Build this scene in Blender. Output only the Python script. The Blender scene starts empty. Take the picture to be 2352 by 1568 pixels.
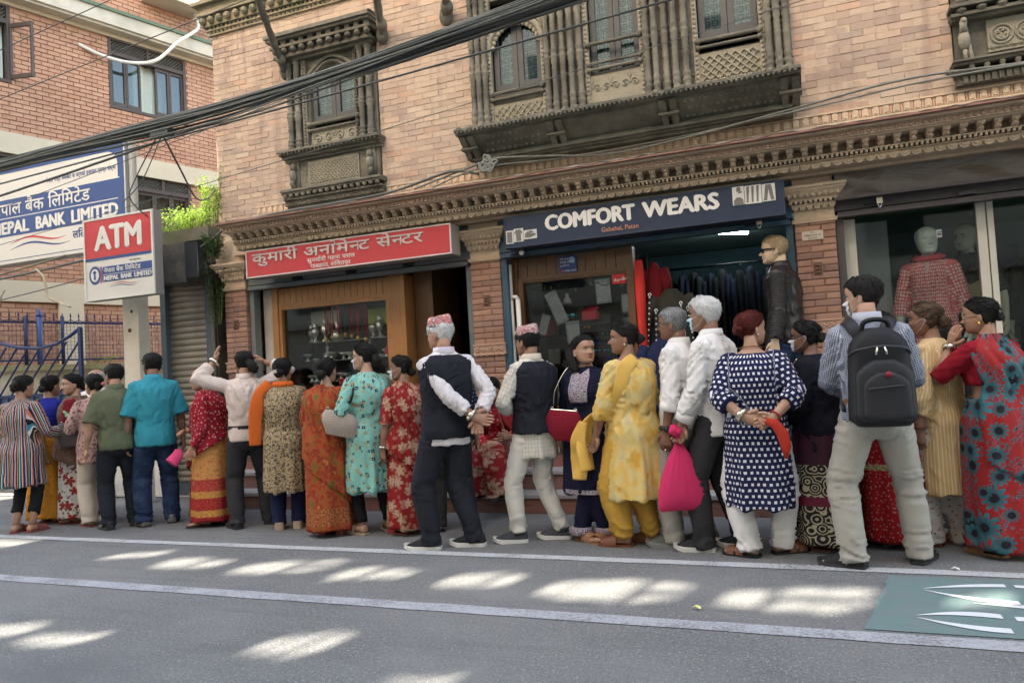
import bpy, math, random
import numpy as np
from mathutils import Vector, Matrix, Euler
random.seed(7)
S = bpy.context.scene
COL = S.collection
# ---------------------------------------------------------------- camera
cam_d = bpy.data.cameras.new("camera"); cam = bpy.data.objects.new("camera", cam_d); COL.objects.link(cam)
YAW, PITCH, ROLL, EYE = 0.3745, 0.0404, -0.0575, 1.26
fw = Vector((-math.sin(YAW)*math.cos(PITCH), math.cos(YAW)*math.cos(PITCH), math.sin(PITCH)))
rt = Vector((math.cos(YAW), math.sin(YAW), 0)); up = rt.cross(fw)
r2 = rt*math.cos(ROLL)+up*math.sin(ROLL); u2 = up*math.cos(ROLL)-rt*math.sin(ROLL)
cam.matrix_world = Matrix(((r2.x,u2.x,-fw.x,0),(r2.y,u2.y,-fw.y,0),(r2.z,u2.z,-fw.z,EYE),(0,0,0,1)))
cam_d.sensor_width = 36.0; cam_d.lens = 36.0*1731.5/2352.0; cam_d.clip_start = 0.05; cam_d.clip_end = 2000
S.camera = cam
# ---------------------------------------------------------------- world, sun, exposure
SUN_EL, SUN_H = 32.0, (0.22, 1.0)            # height of the sun, horizontal direction the light travels
hl = math.hypot(*SUN_H); ce = math.cos(math.radians(SUN_EL)); se = math.sin(math.radians(SUN_EL))
LDIR = Vector((SUN_H[0]/hl*ce, SUN_H[1]/hl*ce, -se))
W = bpy.data.worlds.new("World"); S.world = W; W.use_nodes = True
wn = W.node_tree; bg = wn.nodes["Background"]
sky = wn.nodes.new("ShaderNodeTexSky"); sky.sky_type = 'NISHITA'; sky.sun_disc = False
sky.sun_elevation = math.radians(SUN_EL); sky.sun_rotation = math.atan2(-LDIR.x, -LDIR.y)
sky.air_density = 1.0; sky.dust_density = 6.0; sky.ozone_density = 0.6; sky.altitude = 1300
tn = wn.nodes.new("ShaderNodeMix"); tn.data_type = "RGBA"; tn.blend_type = "MULTIPLY"; tn.inputs[0].default_value = 1.0; tn.inputs[7].default_value = (1.17, 1.0, 0.79, 1)   # hazy city air, warmer than the clear-sky model
wn.links.new(sky.outputs[0], tn.inputs[6]); wn.links.new(tn.outputs[2], bg.inputs[0]); bg.inputs[1].default_value = 0.15
sl = bpy.data.lights.new("sun", 'SUN'); sl.energy = 3.1; sl.angle = math.radians(0.55); sl.color = (1.0, 0.93, 0.8)
sun = bpy.data.objects.new("sun", sl); COL.objects.link(sun); sun.location = (-4, -14, 22)
sun.rotation_euler = LDIR.to_track_quat('-Z', 'Y').to_euler()
S.view_settings.view_transform = 'Standard'; S.view_settings.look = 'None'; S.view_settings.gamma = 1.0
S.view_settings.use_curve_mapping = False; S.view_settings.exposure = 3.3
S.cycles.max_bounces = 6; S.cycles.transparent_max_bounces = 12; S.cycles.use_denoising = True
S.cycles.sample_clamp_indirect = 4.0; S.cycles.caustics_reflective = False; S.cycles.caustics_refractive = False

# ---------------------------------------------------------------- node graphs
class G:
    def __init__(s, name, rough=.8, spec=.3, metal=0.0):
        s.m = bpy.data.materials.new(name); s.m.use_nodes = True; s.t = s.m.node_tree
        s.b = s.t.nodes["Principled BSDF"]
        s.b.inputs['Roughness'].default_value = rough; s.b.inputs['Metallic'].default_value = metal
        s.b.inputs['Specular IOR Level'].default_value = spec
    def n(s, ty, **k):
        o = s.t.nodes.new(ty)
        for a, v in k.items(): setattr(o, a, v)
        return o
    def put(s, sock, v):
        if isinstance(v, bpy.types.NodeSocket): s.t.links.new(v, sock)
        elif isinstance(v, (tuple, list)) and sock.type == 'RGBA' and len(v) == 3: sock.default_value = (*v, 1)
        else: sock.default_value = v
    def math(s, op, a, b=0.0, c=0.0):
        o = s.n('ShaderNodeMath', operation=op)
        for i, v in enumerate((a, b, c)): s.put(o.inputs[i], v)
        return o.outputs[0]
    def vmath(s, op, a, b=(0,0,0)):
        o = s.n('ShaderNodeVectorMath', operation=op); s.put(o.inputs[0], a); s.put(o.inputs[1], b)
        return o.outputs['Value'] if op in ('LENGTH', 'DISTANCE', 'DOT_PRODUCT') else o.outputs[0]
    def scale(s, v, k):
        o = s.n('ShaderNodeVectorMath', operation='SCALE'); s.put(o.inputs[0], v); o.inputs['Scale'].default_value = k; return o.outputs[0]
    def mix(s, f, a, b, blend='MIX'):
        o = s.n('ShaderNodeMix', data_type='RGBA', blend_type=blend); s.put(o.inputs[0], f); s.put(o.inputs[6], a); s.put(o.inputs[7], b)
        return o.outputs[2]
    def noise(s, vec, scale, detail=3.0, rough=.55, dist=0.0, out=0):
        o = s.n('ShaderNodeTexNoise'); s.put(o.inputs['Vector'], vec); o.inputs['Scale'].default_value = scale
        o.inputs['Detail'].default_value = detail; o.inputs['Roughness'].default_value = rough; o.inputs['Distortion'].default_value = dist
        return o.outputs[out]
    def vor(s, vec, scale, feature='F1', rnd=1.0):
        o = s.n('ShaderNodeTexVoronoi', feature=feature); s.put(o.inputs['Vector'], vec); o.inputs['Scale'].default_value = scale
        o.inputs['Randomness'].default_value = rnd; return o
    def ramp(s, f, stops, interp='LINEAR'):
        o = s.n('ShaderNodeValToRGB'); o.color_ramp.interpolation = interp; e = o.color_ramp.elements
        while len(e) < len(stops): e.new(0.5)
        for k, (p, c) in enumerate(stops): e[k].position = p; e[k].color = (*c, 1)
        s.put(o.inputs[0], f); return o.outputs[0]
    def obj(s): return s.n('ShaderNodeTexCoord').outputs['Object']
    def pos(s): return s.n('ShaderNodeNewGeometry').outputs['Position']
    def sep(s, v):
        o = s.n('ShaderNodeSeparateXYZ'); s.put(o.inputs[0], v); return o.outputs
    def comb(s, x=0.0, y=0.0, z=0.0):
        o = s.n('ShaderNodeCombineXYZ')
        for i, v in enumerate((x, y, z)): s.put(o.inputs[i], v)
        return o.outputs[0]
    def pat(s): return s.n('ShaderNodeAttribute', attribute_name='pat').outputs['Vector']
    def lt(s, a, b): return s.math('LESS_THAN', a, b)
    def gt(s, a, b): return s.math('GREATER_THAN', a, b)
    def bump(s, h, strength=.3, dist=.01):
        o = s.n('ShaderNodeBump'); o.inputs['Strength'].default_value = strength; o.inputs['Distance'].default_value = dist
        s.put(o.inputs['Height'], h)
        s.t.links.new(o.outputs[0], s.b.inputs['Normal']); return o
    def col(s, c): s.put(s.b.inputs['Base Color'], c); return s
def mul(c, k): return tuple(min(1, x*k) for x in c)
_M = {}
def plain(name, col, rough=.7, var=.12, vs=6, bump=0.0, bs=80, metal=0.0, spec=.3, dirt=None, ds=1.5, stretch=None):
    if name in _M: return _M[name]
    g = G(name, rough, spec, metal); v = g.obj()
    if stretch: v = g.vmath('MULTIPLY', v, stretch)
    c = g.mix(g.noise(v, vs, 4), mul(col, 1-var), mul(col, 1+var))
    if dirt:
        f = g.ramp(g.noise(g.pos(), ds, 5, .65), [(.42, (0,0,0)), (.7, (1,1,1))])
        c = g.mix(f, c, dirt)
    g.col(c)
    if bump: g.bump(g.noise(v, bs, 4), bump, .01)
    _M[name] = g.m; return g.m
def emit(name, col, st):
    if name in _M: return _M[name]
    g = G(name); g.put(g.b.inputs['Emission Color'], col); g.b.inputs['Emission Strength'].default_value = st; g.col(col)
    _M[name] = g.m; return g.m
def glass(name, tint=(.9,.95,.93), rough=.02, mixf=.86):
    if name in _M: return _M[name]
    m = bpy.data.materials.new(name); m.use_nodes = True; t = m.node_tree; t.nodes.clear()
    o = t.nodes.new('ShaderNodeOutputMaterial'); tr = t.nodes.new('ShaderNodeBsdfTransparent'); gl = t.nodes.new('ShaderNodeBsdfGlossy')
    fr = t.nodes.new('ShaderNodeFresnel'); mx = t.nodes.new('ShaderNodeMixShader'); ad = t.nodes.new('ShaderNodeMath'); ad.operation = 'ADD'
    fr.inputs[0].default_value = 1.33; ad.inputs[1].default_value = 1-mixf; tr.inputs[0].default_value = (*tint, 1); gl.inputs['Roughness'].default_value = rough
    t.links.new(fr.outputs[0], ad.inputs[0]); t.links.new(ad.outputs[0], mx.inputs[0]); t.links.new(tr.outputs[0], mx.inputs[1]); t.links.new(gl.outputs[0], mx.inputs[2]); t.links.new(mx.outputs[0], o.inputs[0])
    _M[name] = m; return m

# ---------------------------------------------------------------- mesh building
class MB:
    def __init__(s): s.v = []; s.f = []; s.mi = []
    def add(s, vs, fs, m=0):
        o = len(s.v); s.v += [tuple(p) for p in vs]; s.f += [tuple(i+o for i in f) for f in fs]; s.mi += [m]*len(fs); return s
    def box(s, x0, x1, y0, y1, z0, z1, m=0):
        return s.add([(x0,y0,z0),(x1,y0,z0),(x1,y1,z0),(x0,y1,z0),(x0,y0,z1),(x1,y0,z1),(x1,y1,z1),(x0,y1,z1)],
                     [(0,3,2,1),(4,5,6,7),(0,1,5,4),(1,2,6,5),(2,3,7,6),(3,0,4,7)], m)
    def bar(s, a, b, w, h, m=0, upv=(0,0,1)):
        a = Vector(a); b = Vector(b); d = (b-a).normalized(); u = Vector(upv); x = d.cross(u)
        if x.length < 1e-4: x = d.cross(Vector((0,1,0)))
        x.normalize(); z = x.cross(d)
        vs = [p+x*sx*w/2+z*sz*h/2 for p in (a, b) for sx, sz in ((-1,-1),(1,-1),(1,1),(-1,1))]
        return s.add(vs, [(0,3,2,1),(4,5,6,7),(0,1,5,4),(1,2,6,5),(2,3,7,6),(3,0,4,7)], m)
    def loft(s, rings, m=0, caps=True, close=True):
        n = len(rings[0]); o = len(s.v)
        for r in rings: s.v += [tuple(p) for p in r]
        for k in range(len(rings)-1):
            for i in range(n if close else n-1):
                j = (i+1) % n; s.f.append((o+k*n+i, o+k*n+j, o+(k+1)*n+j, o+(k+1)*n+i)); s.mi.append(m)
        if caps and close:
            for k, fl in ((0, True), (len(rings)-1, False)):
                c = np.mean(np.array(rings[k], float), axis=0); ci = len(s.v); s.v.append(tuple(c))
                for i in range(n):
                    a, b = o+k*n+i, o+k*n+(i+1) % n
                    s.f.append((b, a, ci) if fl else (a, b, ci)); s.mi.append(m)
        return s
    def tube(s, pts, r, n=8, m=0, caps=True, ref=None, flat=None):
        P = [Vector(p) for p in pts]; R = r if isinstance(r, (list, tuple)) else [r]*len(P); rings = []; x = None
        for k, p in enumerate(P):
            d = (P[min(k+1, len(P)-1)]-P[max(k-1, 0)])
            d = d.normalized() if d.length > 1e-9 else Vector((0,0,1))
            if x is None:
                x = (Vector(ref) if ref else (Vector((0,1,0)) if abs(d.y) < .9 else Vector((1,0,0))))
            x = x - d*x.dot(d); x.normalize(); y = d.cross(x); rr = R[k]
            rx, ry = rr if isinstance(rr, (tuple, list)) else (rr, rr)
            rings.append([p+x*math.cos(2*math.pi*i/n)*rx+y*math.sin(2*math.pi*i/n)*ry for i in range(n)])
        return s.loft(rings, m, caps)
    def lathe(s, prof, c=(0,0,0), n=16, m=0, sx=1, sy=1):
        return s.loft([[(c[0]+r*sx*math.cos(2*math.pi*i/n), c[1]+r*sy*math.sin(2*math.pi*i/n), c[2]+z) for i in range(n)] for r, z in prof], m)
    def prism(s, poly, fn, d0, d1, m=0):
        a = [fn(u, v, d0) for u, v in poly]; b = [fn(u, v, d1) for u, v in poly]; n = len(poly)
        return s.add(a+b, [tuple(range(n))[::-1], tuple(range(n, 2*n))]+[(i, (i+1) % n, n+(i+1) % n, n+i) for i in range(n)], m)
    def ell(s, c, rx, ry, rz, n=12, k=8, m=0, R=None):
        rings = []
        for a in range(k+1):
            t = -math.pi/2+math.pi*a/k; t = max(-1.5, min(1.5, t))
            ring = []
            for i in range(n):
                p = Vector((rx*math.cos(t)*math.cos(2*math.pi*i/n), ry*math.cos(t)*math.sin(2*math.pi*i/n), rz*math.sin(t)))
                if R: p = R @ p
                ring.append(p+Vector(c))
            rings.append(ring)
        return s.loft(rings, m)
    def mesh(s, name, mats, off=(0,0,0), smooth=False):
        me = bpy.data.meshes.new(name)
        me.from_pydata([(a-off[0], b-off[1], c-off[2]) for a, b, c in s.v], [], s.f)
        for mt in (mats if isinstance(mats, (list, tuple)) else [mats]): me.materials.append(mt)
        if any(s.mi): me.polygons.foreach_set('material_index', s.mi)
        if smooth: me.polygons.foreach_set('use_smooth', [True]*len(me.polygons))
        me.update(); return me
    def build(s, name, mats, parent=None, smooth=False, local=False, off=None):
        o = (0,0,0) if local else (wloc(parent) if parent else (off or (0,0,0)))
        return link(name, s.mesh(name, mats, o, smooth), parent, loc=(off if (off and not parent) else None))
def wloc(o):
    v = Vector((0,0,0))
    while o: v += o.location; o = o.parent
    return v
def link(name, me, parent=None, loc=None):
    ob = bpy.data.objects.new(name, me); COL.objects.link(ob)
    if parent: ob.parent = parent
    if loc is not None: ob.location = loc
    return ob
def tag(o, label=None, cat=None, group=None, kind=None):
    if label: o['label'] = label
    if cat: o['category'] = cat
    if group: o['group'] = group
    if kind: o['kind'] = kind
    return o
def thing(name, label, cat, loc, rz=0.0, group=None):
    o = bpy.data.objects.new(name, None); COL.objects.link(o); o.location = loc; o.rotation_euler = (0,0,rz); o.empty_display_size = .1
    return tag(o, label, cat, group)
def text(name, body, size, origin, xdir, zdir, mat, parent=None, offset=0.0, ext=.002, align='LEFT', sx=1.0, shear=0.0, spacing=1.0, conv=True):
    """flat lettering: laid along xdir, upright along zdir, converted to a mesh"""
    cu = bpy.data.curves.new(name, 'FONT'); cu.body = body; cu.size = size; cu.offset = offset; cu.extrude = ext; cu.align_x = align
    cu.shear = shear; cu.space_character = spacing; cu.resolution_u = 3
    tmp = bpy.data.objects.new("tmp_text", cu); COL.objects.link(tmp)
    dg = bpy.context.evaluated_depsgraph_get(); me = bpy.data.meshes.new_from_object(tmp.evaluated_get(dg)); bpy.data.objects.remove(tmp); bpy.data.curves.remove(cu)
    x = Vector(xdir).normalized(); z = Vector(zdir).normalized(); y = x.cross(z)   # y points away from the reader... glyph normal is -y
    o = Vector(origin)-(wloc(parent) if parent else Vector((0,0,0)))
    n = len(me.vertices); co = np.empty(n*3); me.vertices.foreach_get('co', co); co = co.reshape(-1, 3)
    X = np.array(x)*sx; Z = np.array(z); Nn = np.array(y)
    co = np.array(o)[None]+co[:, :1]*X+co[:, 1:2]*Z+co[:, 2:3]*Nn
    me.vertices.foreach_set('co', co.ravel()); me.materials.clear(); me.materials.append(mat); me.name = name; me.update()
    return link(name, me, parent)
def fit_text(name, body, x0, x1, z, size, y, mat, par, off, bold=0.0):
    """one word fitted between x0 and x1 on a board facing -Y; bold adds shifted copies a hair behind the front one"""
    o = text(name, body, size, (x0, y, z), (1,0,0), (0,0,1), mat, par, off, .003); me = o.data; n = len(me.vertices); co = np.empty(n*3); me.vertices.foreach_get('co', co); co = co.reshape(-1,3); a, c = co[:,0].min(), co[:,0].max(); base = x0-wloc(par).x
    co[:,0] = base+bold+(co[:,0]-a)*(x1-x0-2*bold)/(c-a)
    if bold:
        P = [p.vertices[:] for p in me.polygons]; V = []; F = []
        for k, (dx, dz) in enumerate(((0,0),(bold,0),(-bold,0),(0,bold*.6),(0,-bold*.6))):
            q = co.copy(); q[:,0] += dx; q[:,2] += dz; q[:,1] += .0006*k; F += [tuple(i+n*k for i in f) for f in P]; V += q.tolist()
        me.clear_geometry(); me.from_pydata(V, [], F)
    else: me.vertices.foreach_set('co', co.ravel())
    me.update(); return o
# ================================================================= ground
def asphalt():
    g = G("asphalt", .82, .35); p = g.pos()
    fine = g.noise(p, 62, 4, .75); big = g.noise(p, .9, 4, .6)
    agg = g.vor(p, 105); pale = g.math('MULTIPLY', g.lt(agg.outputs['Distance'], .34), g.gt(g.noise(p, 50, 1), .5))
    c = g.mix(fine, (.11,.11,.109), (.205,.204,.198)); c = g.mix(g.math('MULTIPLY', pale, .8), c, (.40,.40,.385)); c = g.mix(g.ramp(g.noise(p, 60, 3, .75), [(.40,(.75,.75,.75)),(.52,(0,0,0))]), c, (.075,.075,.075))
    c = g.mix(g.ramp(big, [(.35,(0,0,0)),(.7,(.7,.7,.7))]), c, (.225,.22,.21)); c = g.mix(g.ramp(g.noise(p, .33, 3, .7), [(.58,(0,0,0)),(.64,(.55,.55,.55))]), c, (.12,.12,.12))
    st = g.noise(g.vmath('MULTIPLY', p, (.7, 7, 1)), 1.2, 4, .6); c = g.mix(g.ramp(st, [(.5,(0,0,0)),(.75,(.4,.4,.4))]), c, (.10,.10,.10))
    y = g.sep(p)[1]; c = g.mix(g.ramp(y, [(0,(0,0,0)),(1,(0,0,0))]), c, c)
    g.col(c); g.bump(g.mix(.5, agg.outputs['Distance'], fine), .55, .008); return g.m
def paint(name, col, worn=.45, lo=(.19,.19,.188)):
    g = G(name, .7, .3); p = g.pos(); n = g.noise(p, 60, 5, .75); n2 = g.noise(p, 4, 3)
    f = g.ramp(g.math('ADD', g.math('MULTIPLY', n, .7), g.math('MULTIPLY', n2, .3)), [(worn-.06,(0,0,0)),(worn+.06,(1,1,1))])
    c = g.mix(f, lo, g.mix(g.noise(p, 2.5, 3), mul(col,.85), col)); g.col(c); g.bump(n, .3, .005); return g.m
M_asphalt = asphalt()
def sheet(name, poly, z, m, label=None):
    b = MB(); b.add([(x, y, z) for x, y in poly], [tuple(range(len(poly)))]); o = b.build(name, m); tag(o, kind='structure'); return o
tag(MB().add([(-300,-300,-.012),(300,-300,-.012),(300,300,-.012),(-300,300,-.012)], [(0,1,2,3)]).build("ground", plain("ground_earth", (.2,.18,.15), .9, .2, 2)), kind='structure')
b = MB(); nx, ny = 60, 30
b.add([(-60,-5,0),(60,-5,0),(60,5.3,0),(-60,5.3,0)], [(0,1,2,3)])
tag(b.build("road", M_asphalt), kind='structure')
def pave():
    g = G("pavement_concrete", .85, .3); p = g.pos(); a = g.noise(p, 1.7, 5, .65); f = g.noise(p, 90, 4, .7)
    c = g.mix(a, (.13,.128,.12), (.235,.23,.22)); c = g.mix(g.math('MULTIPLY', f, .5), c, (.1,.1,.1))
    d = g.ramp(g.noise(p, .8, 3), [(.45,(0,0,0)),(.62,(.7,.7,.7))]); c = g.mix(d, c, (.11,.115,.12)); g.col(c); g.bump(f, .35, .006); return g.m
M_pave = pave()
sheet("pavement", [(-60,5.3),(60,5.3),(60,7.3),(-60,7.3)], -.002, M_pave)
# shallow worn kerb line between road asphalt and the standing strip
M_line = paint("white_road_paint", (.52,.52,.52), .45)
def wobble_strip(name, y, w, x0, x1, m, dy=0.0):
    b = MB(); n = 120; r = random.Random(3)
    for i in range(n):
        xa, xb = x0+(x1-x0)*i/n, x0+(x1-x0)*(i+1)/n
        if i == 0: e0 = e1 = 0
        f0, f1 = r.uniform(-.006,.006), r.uniform(-.006,.006)
        b.add([(xa,y-w/2+e0,.004),(xb,y-w/2+f0,.004),(xb,y+w/2+f1,.004),(xa,y+w/2+e1,.004)], [(0,1,2,3)]); e0, e1 = f0, f1
    return tag(b.build(name, m), kind='structure')
wobble_strip("edge_line", 4.835, .105, -14, 14, M_line)
M_line2 = paint("grey_lane_paint", (.43,.43,.455), .465)
wobble_strip("lane_line", 3.705, .125, -16, 10, M_line2)
M_green = paint("green_lane_paint", (.15,.235,.225), .46, (.19,.205,.2))
gp = [(.14,3.80)]; r = random.Random(5)
for k in range(14): gp.append((.14+.19*k/13+r.uniform(-.012,.012), 3.80+.93*k/13))
gp += [(6,4.73),(6,3.80)]; sheet("green_lane_marking", gp[1:], .004, M_green)
M_wsym = paint("white_symbol_paint", (.75,.76,.77), .3)
def lens(x0, y0, x1, y1, bow, w0, w1, n=14):
    top, bot = [], []
    for k in range(n+1):
        t = k/n; x = x0+(x1-x0)*t; y = y0+(y1-y0)*t+bow*4*t*(1-t); w = (w0*math.sin(math.pi*min(1, t*.55+.02))+w1*t)
        top.append((x, y+w/2)); bot.append((x, y-w/2))
    return bot+top[::-1]
for pl in (lens(.47,4.485,.86,4.60,.02,.055,.0), lens(.47,4.46,.86,4.30,-.035,.07,.0), lens(.66,4.27,1.3,4.20,.0,.1,.0), lens(.385,4.03,.74,4.08,.035,.065,.0), lens(.385,4.00,.74,3.885,-.03,.065,.0),
           [(.9,4.57),(1.3,4.56),(1.3,4.61),(.9,4.62)], [(.9,4.30),(1.3,4.29),(1.3,4.36),(.9,4.36)], [(.79,4.03),(1.2,4.03),(1.2,4.09),(.79,4.09)], [(.79,3.86),(1.2,3.85),(1.2,3.91),(.79,3.92)]):
    sheet("road_lettering", pl, .008, M_wsym)
# little bits of litter and a fallen leaf on the asphalt
for (x, y, c, nm, lb) in ((-.62,3.93,(.75,.68,.25),"fallen_leaf","yellow fallen leaf lying in the sunlit patch on the road"), (.08,5.02,(.8,.8,.8),"paper_scrap","white scrap of paper beside the backpacked man's left shoe"), (.68,4.88,(.75,.74,.72),"paper_scrap","crumpled paper scrap on the white edge line at the far right"), (.02,3.02,(.8,.8,.78),"paper_scrap","small white paper scrap alone on the near asphalt")):
    b = MB(); k = 7; b.add([(x+.022*math.cos(6.28*i/k)*(1+.3*(i % 2)), y+.014*math.sin(6.28*i/k), .012+.006*(i % 3)) for i in range(k)]+[(x, y, .02)], [(i, (i+1) % k, k) for i in range(k)])
    tag(b.build(nm, plain("litter_%.2f" % c[2], c, .7), off=(x, y, .008)), lb, "litter" if nm != "fallen_leaf" else "leaf")

# ================================================================= brick materials
def brickmat(name, stops, rough=.9, tint=None):
    g = G(name, rough, .2); oi = g.n('ShaderNodeObjectInfo').outputs['Random']; isl = g.n('ShaderNodeNewGeometry').outputs['Random Per Island']
    r = g.math('FRACT', g.math('ADD', oi, isl)); c = g.ramp(r, stops); p = g.pos()
    n = g.noise(p, 14, 5, .7); c = g.mix(g.math('MULTIPLY', n, .55), c, mul(stops[len(stops)//2][1], .72))
    big = g.ramp(g.noise(p, .8, 4, .6), [(.35,(0,0,0)),(.75,(.5,.5,.5))]); c = g.mix(big, c, tint or mul(stops[1][1], .9))
    stk = g.ramp(g.noise(g.vmath('MULTIPLY', p, (5,5,.45)), 1.6, 4, .6), [(.52,(0,0,0)),(.72,(.55,.55,.55))]); c = g.mix(stk, c, mul(stops[0][1], .8)); eff = g.ramp(g.noise(p, 2.3, 5, .7), [(.56,(0,0,0)),(.70,(.4,.4,.4))]); c = g.mix(eff, c, mul(tint or stops[1][1], 1.15)); g.col(c); g.bump(g.noise(p, 70, 4, .7), .5, .006); return g.m
M_brickA = brickmat("facade_brick", [(0,(.27,.19,.16)),(.12,(.42,.30,.225)),(.26,(.50,.385,.285)),(.42,(.45,.33,.245)),(.55,(.35,.255,.21)),(.66,(.51,.395,.295)),(.76,(.48,.29,.195)),(.85,(.29,.215,.19)),(.92,(.43,.325,.25)),(1,(.49,.375,.28))], tint=(.48,.38,.28))
M_mortA = plain("mud_mortar", (.45,.35,.25), .95, .15, 9, .4, 60)
M_brickP = brickmat("pillar_brick", [(0,(.20,.12,.10)),(.2,(.33,.18,.125)),(.38,(.41,.225,.15)),(.55,(.36,.205,.15)),(.7,(.47,.28,.175)),(.85,(.27,.17,.145)),(1,(.42,.235,.155))], tint=(.36,.225,.16))
M_mortP = plain("pillar_mortar", (.20,.115,.085), .95, .15, 9, .3, 60)
M_brickB = brickmat("bank_brick", [(0,(.32,.17,.115)),(.3,(.40,.22,.14)),(.6,(.43,.25,.165)),(.8,(.36,.20,.14)),(1,(.46,.29,.20))], tint=(.42,.265,.18))
M_mortB = plain("bank_mortar", (.30,.16,.105), .95, .2, 9, .3, 60)
M_terra = plain("terracotta_cornice", (.60,.455,.315), .9, .18, 9, .35, 50, dirt=(.46,.36,.25), ds=2.2)
M_terra2 = plain("terracotta_red", (.47,.30,.215), .9, .2, 12, .3, 60)
M_tar = plain("weathered_ledge", (.27,.235,.195), .9, .25, 4, .4, 30, dirt=(.16,.15,.13), ds=3)
M_wood = plain("old_carved_wood", (.105,.098,.078), .85, .3, 10, .5, 45, dirt=(.22,.20,.15), ds=2.6)
M_wood2 = plain("grey_window_wood", (.085,.085,.08), .7, .2, 7, .25, 60)
M_wooddust = plain("dusty_wood", (.26,.235,.175), .9, .22, 9, .4, 50)
M_dark = plain("dark_interior", (.02,.02,.022), .9, .2)

# ================================================================= main building
YW = 7.05
bld = thing("shop_building", "old pink brick building with carved wooden windows above a row of shops", "building", (-2.95, 7.05, 0))
XL, XR, ZT = -6.42, 9.0, 7.6
holes = [(-5.36,-4.16,3.30,5.12), (-3.02,0.03,3.42,5.6), (1.26,3.3,3.40,5.7), (4.6,7.4,3.4,5.6)]
# masonry backing of the upper wall, cut round the windows
def wall_rects(x0, x1, z0, z1, hs):
    xs = sorted({x0, x1, *[h[0] for h in hs], *[h[1] for h in hs]}); out = []
    for a, c in zip(xs[:-1], xs[1:]):
        cut = sorted([(h[2], h[3]) for h in hs if h[0] < (a+c)/2 < h[1]]); z = z0
        for l, h in cut:
            if l > z: out.append((a, c, z, l))
            z = max(z, h)
        if z < z1: out.append((a, c, z, z1))
    return out
wb = MB()
for a, c, l, h in wall_rects(XL, XR, 2.70, ZT, holes): wb.box(a, c, YW+.001, YW+.35, l, h)
wall = wb.build("wall", M_mortA, bld)
b = MB(); b.box(XL, XL+.3, YW+.36, YW+9, 0, ZT); b.box(XR-.3, XR, YW+.36, YW+9, 0, ZT); b.box(XL, XR, YW+9, YW+9.3, 0, ZT); b.build("side_wall", M_mortA, bld)
b = MB(); b.box(XL-.3, XR+.3, YW-.75, YW+9.5, ZT, ZT+.12); b.build("roof", plain("roof_tiles", (.2,.11,.08), .9, .2), bld)
b = MB(); b.box(XL+.3, XR-.3, YW+.35, YW+9, 3.0, 3.1); b.build("upper_floor_slab", M_dark, bld)
b = MB(); b.box(XL+.3, XR-.3, YW+1.6, YW+1.65, 3.1, ZT); b.build("room_partition", plain("room_wall", (.10,.10,.095), .9), bld)
# individual bricks
def brick_mesh(name, lx, ly, lz, m, seed, e=.006):
    r = random.Random(seed); b = MB()
    x, y, z = lx/2, ly/2, lz/2; j = lambda: r.uniform(-.0025,.0025)
    fr = [(-x+e,-y+j(),-z+e),(x-e,-y+j(),-z+e),(x-e,-y+j(),z-e),(-x+e,-y+j(),z-e)]
    bk = [(-x+j(),-y+e,-z+j()),(x+j(),-y+e,-z+j()),(x+j(),-y+e,z+j()),(-x+j(),-y+e,z+j())]
    rr = [(-x,y,-z),(x,y,-z),(x,y,z),(-x,y,z)]
    vs = fr+bk+rr; fs = [(0,1,2,3)]
    for o in (0, 4):
        for i in range(4): k = (i+1) % 4; fs.append((o+i, o+4+i, o+4+k, o+k))
    b.add(vs, fs); return b.mesh(name, m)
BM = [brick_mesh("brick", .190, .06, .0600, M_brickA, s, .003) for s in range(6)]
def wall_bricks():
    near, rest, pool = [], MB(), []
    ch = .0620; r = random.Random(11); row = 0; z = 3.02
    while z < ZT-.05:
        x = XL+(.096 if row % 2 else 0)
        # bricks stay whole or are cut at the ends and window edges
        while x < XR:
            x1 = min(x+.1925, XR); segs = [(x, x1)]
            for h0, h1, l, t in holes:
                if z+ch > l+.005 and z < t-.005:
                    ns = []
                    for a, c in segs:
                        if c <= h0 or a >= h1: ns.append((a, c))
                        else:
                            if a < h0: ns.append((a, h0))
                            if c > h1: ns.append((h1, c))
                    segs = ns
            for a, c in segs:
                if c-a > .03: pool.append((a, c, z))
            x = x1
        if row % 2: pool.append((XL, XL+.096, z))
        z += ch; row += 1
    vis = [p for p in pool if p[0] < 2.3 and p[2] < 6.3 and p[2] > 3.3]
    full = sorted([p for p in vis if p[1]-p[0] > .19], key=lambda p: p[0]**2*1.0+(p[2]-1.3)**2+49)[:170]
    fs = set(full)
    for a, c, z in pool:
        y = YW-.003+r.uniform(-.003,.003)
        if (a, c, z) in fs:
            o = link("brick", BM[r.randrange(6)], wall, (((a+c)/2+2.95), y+.03-7.05, z+.031)); o.rotation_euler = (0, 0, r.uniform(-.008,.008))
        elif a < 3.0 and z < 6.5:
            j = r.uniform(0,.003); e = .003; yb = y+.05
            x0, x1, z0, z1 = a+.0016, c-.0016, z+.0012+j*.7, z+.0608
            rest.add([(x0+e,y,z0+e),(x1-e,y,z0+e),(x1-e,y,z1-e),(x0+e,y,z1-e),(x0,y+e,z0),(x1,y+e,z0),(x1,y+e,z1),(x0,y+e,z1),(x0,yb,z0),(x1,yb,z0),(x1,yb,z1),(x0,yb,z1)],
                     [(0,1,2,3),(0,4,5,1),(1,5,6,2),(2,6,7,3),(3,7,4,0),(4,8,9,5),(5,9,10,6),(6,10,11,7),(7,11,8,4)])
    o = rest.build("brick_courses", M_brickA, wall); tag(o, kind='stuff')
wall_bricks()
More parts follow.
